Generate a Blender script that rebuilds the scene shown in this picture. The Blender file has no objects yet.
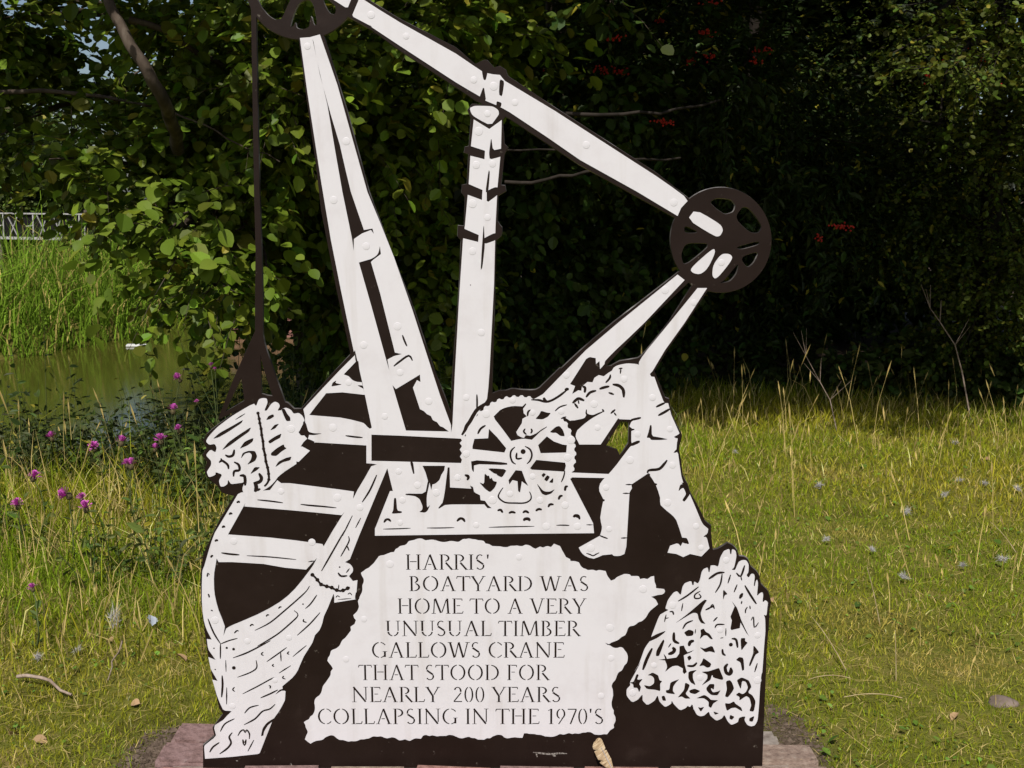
import bpy, bmesh, math
import numpy as np
from mathutils import Vector, Matrix
from mathutils.geometry import delaunay_2d_cdt
R = math.radians
rng = np.random.default_rng(11)
scn = bpy.context.scene
col = scn.collection

# ------------------------------------------------------------------ camera, sky, sun, exposure
cam_d = bpy.data.cameras.new('camera')
cam_d.sensor_width = 36.0
cam_d.lens = 36.0 * 1080.0 / 1024.0
cam_d.clip_start = 0.05
cam_d.clip_end = 2000.0
cam = bpy.data.objects.new('camera', cam_d)
cam.location = (0.0, 0.0, 1.5)
cam.rotation_euler = (R(90 - 9.7), 0, 0)
col.objects.link(cam)
scn.camera = cam

SUN_EL, SUN_AZ = 53.0, 12.0          # height above the horizon; degrees to the left of straight behind the camera
world = bpy.data.worlds.new('World')
scn.world = world
world.use_nodes = True
wn = world.node_tree.nodes
wn.clear()
sky = wn.new('ShaderNodeTexSky')
sky.sky_type = 'NISHITA'
sky.sun_disc = False
sky.sun_elevation = R(SUN_EL)
sky.sun_rotation = R(180 + SUN_AZ)
sky.air_density = 1.0
sky.dust_density = 2.2
bg = wn.new('ShaderNodeBackground')
bg.inputs['Strength'].default_value = 0.085
wo = wn.new('ShaderNodeOutputWorld')
world.node_tree.links.new(sky.outputs[0], bg.inputs[0])
world.node_tree.links.new(bg.outputs[0], wo.inputs[0])

sun_d = bpy.data.lights.new('sun', 'SUN')
sun_d.energy = 4.35
sun_d.angle = R(0.55)
sun_d.color = (1.0, 0.955, 0.89)
sun = bpy.data.objects.new('sun', sun_d)
to_sun = Vector((-math.sin(R(SUN_AZ)) * math.cos(R(SUN_EL)), -math.cos(R(SUN_AZ)) * math.cos(R(SUN_EL)), math.sin(R(SUN_EL))))
sun.rotation_euler = to_sun.to_track_quat('Z', 'Y').to_euler()
sun.location = (-3, -6, 12)
col.objects.link(sun)

scn.view_settings.view_transform = 'Standard'
scn.view_settings.look = 'None'
scn.view_settings.gamma = 1.0
scn.view_settings.use_curve_mapping = False
scn.view_settings.exposure = 0.10
scn.cycles.max_bounces = 6
scn.cycles.transparent_max_bounces = 8

# ------------------------------------------------------------------ helpers
def tag(o, label=None, cat=None, group=None, kind=None):
    if label: o['label'] = label
    if cat: o['category'] = cat
    if group: o['group'] = group
    if kind: o['kind'] = kind
    return o

def empty(name, loc=(0, 0, 0), rz=0.0):
    o = bpy.data.objects.new(name, None)
    o.empty_display_size = 0.1
    o.location = loc
    o.rotation_euler = (0, 0, rz)
    col.objects.link(o)
    return o

def link(name, me, mat=None, parent=None):
    o = bpy.data.objects.new(name, me)
    if mat and not me.materials: me.materials.append(mat)
    col.objects.link(o)
    if parent: o.parent = parent
    return o

def np_mesh(name, V, F, tint=None, smooth=False):
    """V (n,3); F list of int arrays with 3 or 4 columns"""
    me = bpy.data.meshes.new(name)
    Fs = F if isinstance(F, list) else [F]
    Fs = [np.asarray(f, dtype=np.int32) for f in Fs if len(f)]
    V = np.asarray(V, dtype=np.float32)
    me.vertices.add(len(V))
    me.vertices.foreach_set('co', V.ravel())
    loops = np.concatenate([f.ravel() for f in Fs])
    tot = np.concatenate([np.full(len(f), f.shape[1], np.int32) for f in Fs])
    start = np.concatenate([[0], np.cumsum(tot)[:-1]]).astype(np.int32)
    me.loops.add(len(loops))
    me.loops.foreach_set('vertex_index', loops)
    me.polygons.add(len(tot))
    me.polygons.foreach_set('loop_start', start)
    me.polygons.foreach_set('loop_total', tot)
    me.polygons.foreach_set('use_smooth', np.full(len(tot), bool(smooth)))
    me.update(calc_edges=True)
    if tint is not None:
        a = me.color_attributes.new('tint', 'FLOAT_COLOR', 'POINT')
        t = np.ones((len(V), 4), np.float32)
        t[:, :3] = tint
        a.data.foreach_set('color', t.ravel())
    return me

def nodes(name):
    m = bpy.data.materials.new(name)
    m.use_nodes = True
    nt = m.node_tree
    b = nt.nodes['Principled BSDF']
    return m, nt, b

def noise_node(nt, scale, detail=4.0, coord='Object', rough=0.55, stretch=None):
    tc = nt.nodes.new('ShaderNodeTexCoord')
    n = nt.nodes.new('ShaderNodeTexNoise')
    n.inputs['Scale'].default_value = scale
    n.inputs['Detail'].default_value = detail
    n.inputs['Roughness'].default_value = 0.68 if detail > 10 else rough
    src = tc.outputs[coord]
    if stretch:
        mp = nt.nodes.new('ShaderNodeMapping')
        mp.inputs['Scale'].default_value = stretch
        nt.links.new(src, mp.inputs[0]); src = mp.outputs[0]
    nt.links.new(src, n.inputs['Vector'])
    return n.outputs['Fac']

def ramp(nt, fac, stops):
    r = nt.nodes.new('ShaderNodeValToRGB')
    el = r.color_ramp.elements
    while len(el) < len(stops): el.new(0.5)
    for e, (p, c) in zip(el, stops):
        e.position = p
        e.color = (*c, 1)
    nt.links.new(fac, r.inputs[0])
    return r.outputs[0]

def bump(nt, b, fac, strength, dist):
    bp = nt.nodes.new('ShaderNodeBump')
    bp.inputs['Strength'].default_value = strength
    bp.inputs['Distance'].default_value = dist
    nt.links.new(fac, bp.inputs['Height'])
    nt.links.new(bp.outputs[0], b.inputs['Normal'])

def simple_mat(name, stops, scale=8.0, rough=0.8, bump_s=0.4, bump_d=0.005, spec=0.3, stretch=None, detail=5.0):
    m, nt, b = nodes(name)
    f = noise_node(nt, scale, detail, stretch=stretch)
    nt.links.new(ramp(nt, f, stops), b.inputs['Base Color'])
    b.inputs['Roughness'].default_value = rough
    b.inputs['Specular IOR Level'].default_value = spec
    if bump_s: bump(nt, b, f, bump_s, bump_d)
    return m

def leaf_mat(name, translucent=0.35, rough=0.5, spec=0.3):
    m, nt, b = nodes(name)
    at = nt.nodes.new('ShaderNodeAttribute')
    at.attribute_name = 'tint'
    nt.links.new(at.outputs['Color'], b.inputs['Base Color'])
    b.inputs['Roughness'].default_value = rough
    b.inputs['Specular IOR Level'].default_value = spec
    tr = nt.nodes.new('ShaderNodeBsdfTranslucent')
    nt.links.new(at.outputs['Color'], tr.inputs['Color'])
    mx = nt.nodes.new('ShaderNodeMixShader')
    mx.inputs[0].default_value = translucent
    out = nt.nodes['Material Output']
    nt.links.new(b.outputs[0], mx.inputs[1]); nt.links.new(tr.outputs[0], mx.inputs[2])
    nt.links.new(mx.outputs[0], out.inputs['Surface'])
    return m

def unit(v):
    return v / np.maximum(np.linalg.norm(v, axis=-1, keepdims=True), 1e-9)

def pseudo(P, s, seed=0.0):
    x, y, z = P[..., 0] * s + seed, P[..., 1] * s - seed * 1.7, P[..., 2] * s + seed * .6
    return (np.sin(x * 1.0 + 1.3 * np.sin(y * 1.7 + z)) + np.sin(y * 1.9 + 1.1 * np.sin(z * 1.3 - x * .7)) + np.sin(z * 1.6 + 1.2 * np.sin(x * 1.1 + y * .6))) / 3.0

# ------------------------------------------------------------------ materials
M = {}
def make_materials():
    # white enamel sheet
    m, nt, b = nodes('white_enamel')
    f = noise_node(nt, 7.0, 8.0, rough=0.7)
    nt.links.new(ramp(nt, f, [(0.25, (.585, .556, .578)), (0.5, (.648, .626, .654)), (1.0, (.668, .650, .682))]), b.inputs['Base Color'])
    b.inputs['Roughness'].default_value = 0.42
    b.inputs['Specular IOR Level'].default_value = 0.35
    g_ = noise_node(nt, 9.0, 6.0, stretch=(2.2, 1, .22))
    mm = nt.nodes.new('ShaderNodeMix'); mm.data_type = 'RGBA'; mm.blend_type = 'MULTIPLY'; mm.inputs[0].default_value = 1.0
    nt.links.new(b.inputs['Base Color'].links[0].from_socket, mm.inputs[6]); nt.links.new(ramp(nt, g_, [(.30, (.90, .885, .86)), (.46, (1, 1, 1))]), mm.inputs[7])
    nt.links.new(mm.outputs[2], b.inputs['Base Color'])
    f2 = noise_node(nt, 26.0, 3.0)
    bump(nt, b, f2, 0.05, 0.003)
    M['white'] = m
    # black painted steel with a little dust and chips
    m, nt, b = nodes('black_steel')
    f = noise_node(nt, 5.0, 8.0, rough=0.7)
    c = ramp(nt, f, [(0.3, (.0110, .0058, .0044)), (0.62, (.0155, .0085, .0064)), (0.8, (.030, .019, .015))])
    f3 = noise_node(nt, 60.0, 4.0, rough=0.6)
    chips = ramp(nt, f3, [(0.66, (0, 0, 0)), (0.74, (1, 1, 1))])
    mx = nt.nodes.new('ShaderNodeMix'); mx.data_type = 'RGBA'
    nt.links.new(chips, mx.inputs[0]); nt.links.new(c, mx.inputs[6]); mx.inputs[7].default_value = (.10, .085, .07, 1)
    nt.links.new(mx.outputs[2], b.inputs['Base Color'])
    nt.links.new(ramp(nt, f, [(0.3, (.42, .42, .42)), (0.8, (.62, .62, .62))]), b.inputs['Roughness'])
    b.inputs['Specular IOR Level'].default_value = 0.16
    f2 = noise_node(nt, 34.0, 3.0)
    bump(nt, b, f2, 0.15, 0.003)
    M['black'] = m
    M['worn_edge'] = simple_mat('worn_steel_edge', [(.42, (.014, .010, .009)), (.56, (.10, .09, .085)), (.70, (.36, .34, .33))], 9, .55, .2, .001, .4, None, 7.0)
    M['soil'] = simple_mat('earth_crumb', [(.3, (.055, .038, .027)), (.7, (.16, .12, .09))], 40, .95, .5, .003, .1)
    M['scuff'] = simple_mat('paint_scuff', [(.4, (.08, .065, .055)), (.65, (.34, .31, .28))], 200, .8, .2, .001, .2)
    M['leaf'] = leaf_mat('leaf_green', 0.36, 0.5, 0.22)
    M['grass'] = leaf_mat('grass_blade', 0.25, 0.7, 0.06)
    M['bark'] = simple_mat('bark', [(.3, (.030, .022, .016)), (.55, (.075, .056, .042)), (.8, (.14, .115, .09))], 16, .9, .8, .012, .15, (1, 1, .25))
    M['bark_dark'] = simple_mat('dark_bark', [(.3, (.012, .010, .008)), (.7, (.04, .032, .026))], 16, .9, .8, .012, .1, (1, 1, .25))
    M['brick'] = simple_mat('plinth_brick', [(.25, (.085, .048, .040)), (.42, (.24, .125, .105)), (.58, (.33, .185, .16)), (.75, (.38, .27, .23))], 46, .95, 1.0, .010, .12, None, 12.0)
    M['brick_pale'] = simple_mat('pale_brick', [(.25, (.09, .065, .055)), (.42, (.24, .17, .135)), (.6, (.33, .25, .20)), (.8, (.42, .36, .31))], 42, .95, 1.0, .012, .1, None, 12.0)
    M['brick_grey'] = simple_mat('grey_mauve_brick', [(.25, (.07, .048, .044)), (.42, (.19, .12, .11)), (.6, (.26, .17, .16)), (.8, (.34, .27, .25))], 44, .95, 1.0, .010, .1, None, 12.0)
    M['mortar'] = simple_mat('mortar', [(.3, (.16, .13, .11)), (.7, (.34, .30, .26))], 30, .95, .6, .006, .1)
    M['far_brick'] = simple_mat('wharf_brick', [(.3, (.20, .085, .07)), (.7, (.34, .17, .14))], 9, .9, .4, .006, .2)
    M['feather'] = simple_mat('feather_vane', [(.3, (.22, .145, .08)), (.5, (.42, .31, .19)), (.7, (.60, .49, .34))], 60, .85, .4, .001, .1, (5, .5, 1))
    M['down'] = simple_mat('white_down', [(.3, (.34, .32, .31)), (.7, (.55, .53, .53))], 60, .9, .3, .002, .1)
    M['straw'] = simple_mat('dry_straw', [(.3, (.26, .19, .09)), (.7, (.50, .41, .23))], 20, .8, .2, .002, .2)
    M['stick'] = simple_mat('dead_stick', [(.3, (.16, .11, .08)), (.7, (.38, .30, .24))], 30, .9, .5, .003, .1)
    M['stem'] = simple_mat('green_stem', [(.3, (.05, .075, .022)), (.7, (.11, .13, .045))], 20, .7, .2, .001, .2)
    M['purple'] = simple_mat('purple_florets', [(.3, (.40, .05, .30)), (.7, (.68, .15, .55))], 160, .7, .3, .001, .2)
    M['bract'] = simple_mat('flower_bract', [(.3, (.06, .05, .025)), (.7, (.13, .10, .045))], 120, .8, .3, .001, .2)
    M['berry'] = simple_mat('red_berries', [(.3, (.42, .012, .008)), (.7, (.62, .03, .02))], 60, .35, 0, .001, .5)
    M['stone'] = simple_mat('grey_stone', [(.3, (.10, .075, .06)), (.7, (.22, .17, .14))], 22, .9, .6, .006, .15)
    M['deadleaf'] = simple_mat('dead_leaf', [(.3, (.26, .15, .07)), (.7, (.46, .32, .18))], 40, .8, .3, .002, .2)
    M['paper'] = simple_mat('grey_paper', [(.3, (.30, .34, .40)), (.7, (.46, .50, .56))], 20, .7, .3, .003, .3)
    M['rail_white'] = simple_mat('rail_white_paint', [(.3, (.30, .29, .29)), (.7, (.46, .45, .45))], 8, .7, .1, .002, .2)
    M['rail_black'] = simple_mat('rail_black_paint', [(.3, (.010, .009, .010)), (.7, (.018, .016, .017))], 8, .9, .1, .002, .05)
    M['post_wood'] = simple_mat('weathered_wood', [(.3, (.10, .08, .065)), (.7, (.22, .185, .15))], 10, .9, .5, .004, .2, (1, 1, .2))
    M['plastic'] = simple_mat('white_float', [(.3, (.55, .55, .53)), (.7, (.75, .75, .73))], 8, .5, .2, .003, .3)
    # ground: soil, thatch of dead grass, a green cast, bare earth by the plinth (vertex mask)
    m, nt, b = nodes('ground_turf')
    f = noise_node(nt, 3.2, 9.0, rough=0.7)
    g = noise_node(nt, 38.0, 5.0, rough=0.7)
    c1 = ramp(nt, f, [(.30, (.080, .070, .014)), (.5, (.125, .130, .020)), (.7, (.21, .16, .05))])
    c2 = ramp(nt, g, [(.3, (.030, .021, .015)), (.5, (.080, .058, .042)), (.75, (.17, .135, .105))])
    at = nt.nodes.new('ShaderNodeAttribute'); at.attribute_name = 'tint'
    mx = nt.nodes.new('ShaderNodeMix'); mx.data_type = 'RGBA'
    nt.links.new(at.outputs['Fac'], mx.inputs[0]); nt.links.new(c1, mx.inputs[6]); nt.links.new(c2, mx.inputs[7])
    nt.links.new(mx.outputs[2], b.inputs['Base Color'])
    b.inputs['Roughness'].default_value = 0.95
    b.inputs['Specular IOR Level'].default_value = 0.1
    bump(nt, b, g, 0.9, 0.02)
    M['ground'] = m
    # still green-brown water
    m, nt, b = nodes('canal_water')
    b.inputs['Base Color'].default_value = (.055, .056, .009, 1)
    b.inputs['Roughness'].default_value = 0.09
    b.inputs['Specular IOR Level'].default_value = 0.45
    f = noise_node(nt, 2.4, 3.0, stretch=(1, .35, 1))
    bump(nt, b, f, 0.10, 0.03)
    M['water'] = m
make_materials()

# ------------------------------------------------------------------ ground and canal
NEAR_BANK = [(-40, 3.5), (-14, 5.2), (-9, 5.9), (-4.1, 6.4), (-2.9, 6.6), (-2.1, 7.0), (-1.85, 7.6), (-2.0, 9), (-2.3, 11), (-2.55, 14), (-2.4, 18), (-1.6, 26), (-1, 60), (-1, 110)]
FAR_BANK = [(-6, 110), (-5.5, 60), (-5.2, 30), (-5.0, 19), (-5.0, 14.3), (-5.8, 12.15), (-8, 10.7), (-14, 9.6), (-40, 9)]
CANAL = np.array(NEAR_BANK + FAR_BANK, float)
WATER_Z = -0.34
def canal_sd(x, y):
    """distance to the canal edge, negative inside"""
    d = np.full(x.shape, 1e9); ins = np.zeros(x.shape, bool)
    n = len(CANAL)
    for i in range(n):
        ax, ay = CANAL[i]; bx, by = CANAL[(i + 1) % n]
        ex, ey = bx - ax, by - ay
        t = np.clip(((x - ax) * ex + (y - ay) * ey) / (ex * ex + ey * ey), 0, 1)
        d = np.minimum(d, np.hypot(x - ax - t * ex, y - ay - t * ey))
        c = ((ay > y) != (by > y)) & (x < (bx - ax) * (y - ay) / ((by - ay) if by != ay else 1e-9) + ax)
        ins ^= c
    return np.where(ins, -d, d)
def ground_z(x, y):
    x = np.asarray(x, float); y = np.asarray(y, float)
    sd = canal_sd(x, y)
    P = np.stack([x, y, x * 0], -1)
    z = 0.018 * pseudo(P, 1.3, 2.0) + 0.010 * pseudo(P, 4.1, 5.0)
    near = np.clip((np.hypot(x, (y - 2.65) * 1.2) - 0.9) / 0.8, 0, 1)     # flat round the plinth
    z = z * near
    k = np.clip((sd + 0.25) / 0.75, 0, 1)
    k = k * k * (3 - 2 * k)
    z = z * k + (1 - k) * -0.85
    z = z - 0.10 * np.clip(1 - sd / 2.6, 0, 1) * k
    return z
def soil_mask(x, y):
    a = np.exp(-(((x + .965) / .075) ** 2 + ((y - 2.74) / .13) ** 2))
    b = np.exp(-(((x - .775) / .075) ** 2 + ((y - 2.80) / .19) ** 2))
    c = np.clip((y - 8.3) / 1.0, 0, 1) * (x > -3)
    return np.clip(np.maximum(np.maximum(a, b) * 1.3, c), 0, 1)
def build_ground():
    xs = np.concatenate([[-600, -250, -110, -60], np.arange(-40, -8, 1.0), np.arange(-8, 6, .1), np.arange(6, 40, 1.0), [60, 110, 250, 600]])
    ys = np.concatenate([[-300, -120, -50, -20], np.arange(-8, 1.5, .5), np.arange(1.5, 16, .1), np.arange(16, 60, 1.0), [80, 110, 180, 300, 700]])
    X, Y = np.meshgrid(xs, ys)
    Z = ground_z(X, Y)
    V = np.stack([X, Y, Z], -1).reshape(-1, 3)
    w = len(xs)
    j, i = np.meshgrid(np.arange(len(ys) - 1), np.arange(w - 1), indexing='ij')
    a = (j * w + i).ravel()
    F = np.stack([a, a + 1, a + 1 + w, a + w], -1)
    s = soil_mask(V[:, 0], V[:, 1])
    me = np_mesh('ground', V, F, np.repeat(s[:, None], 3, 1), True)
    tag(link('ground', me, M['ground']), kind='structure')
    # water sheet
    V = np.array([(x, y, WATER_Z) for x, y in ((-60, 4), (20, 4), (20, 115), (-60, 115))])
    # only where the canal runs: a strip fan from the near to the far bank, pushed under the banks
    nb = NEAR_BANK; fb = FAR_BANK[::-1]
    pts = []
    for t in np.linspace(0, 1, 60):
        def at(poly):
            L = np.concatenate([[0], np.cumsum([math.dist(a, b) for a, b in zip(poly, poly[1:])])])
            s_ = t * L[-1]
            return np.interp(s_, L, [p[0] for p in poly]), np.interp(s_, L, [p[1] for p in poly])
        pts.append((at(nb), at(fb)))
    V = []
    for (a, b) in pts:
        a = np.array(a); b = np.array(b); d = (b - a) / np.linalg.norm(b - a)
        a2 = a - d * .55; b2 = b + d * .55
        V += [(a2[0], a2[1], WATER_Z), (b2[0], b2[1], WATER_Z)]
    F = [(2 * k, 2 * k + 2, 2 * k + 3, 2 * k + 1) for k in range(len(pts) - 1)]
    tag(link('water', np_mesh('water', V, np.array(F)), M['water']), kind='structure')
build_ground()

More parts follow.
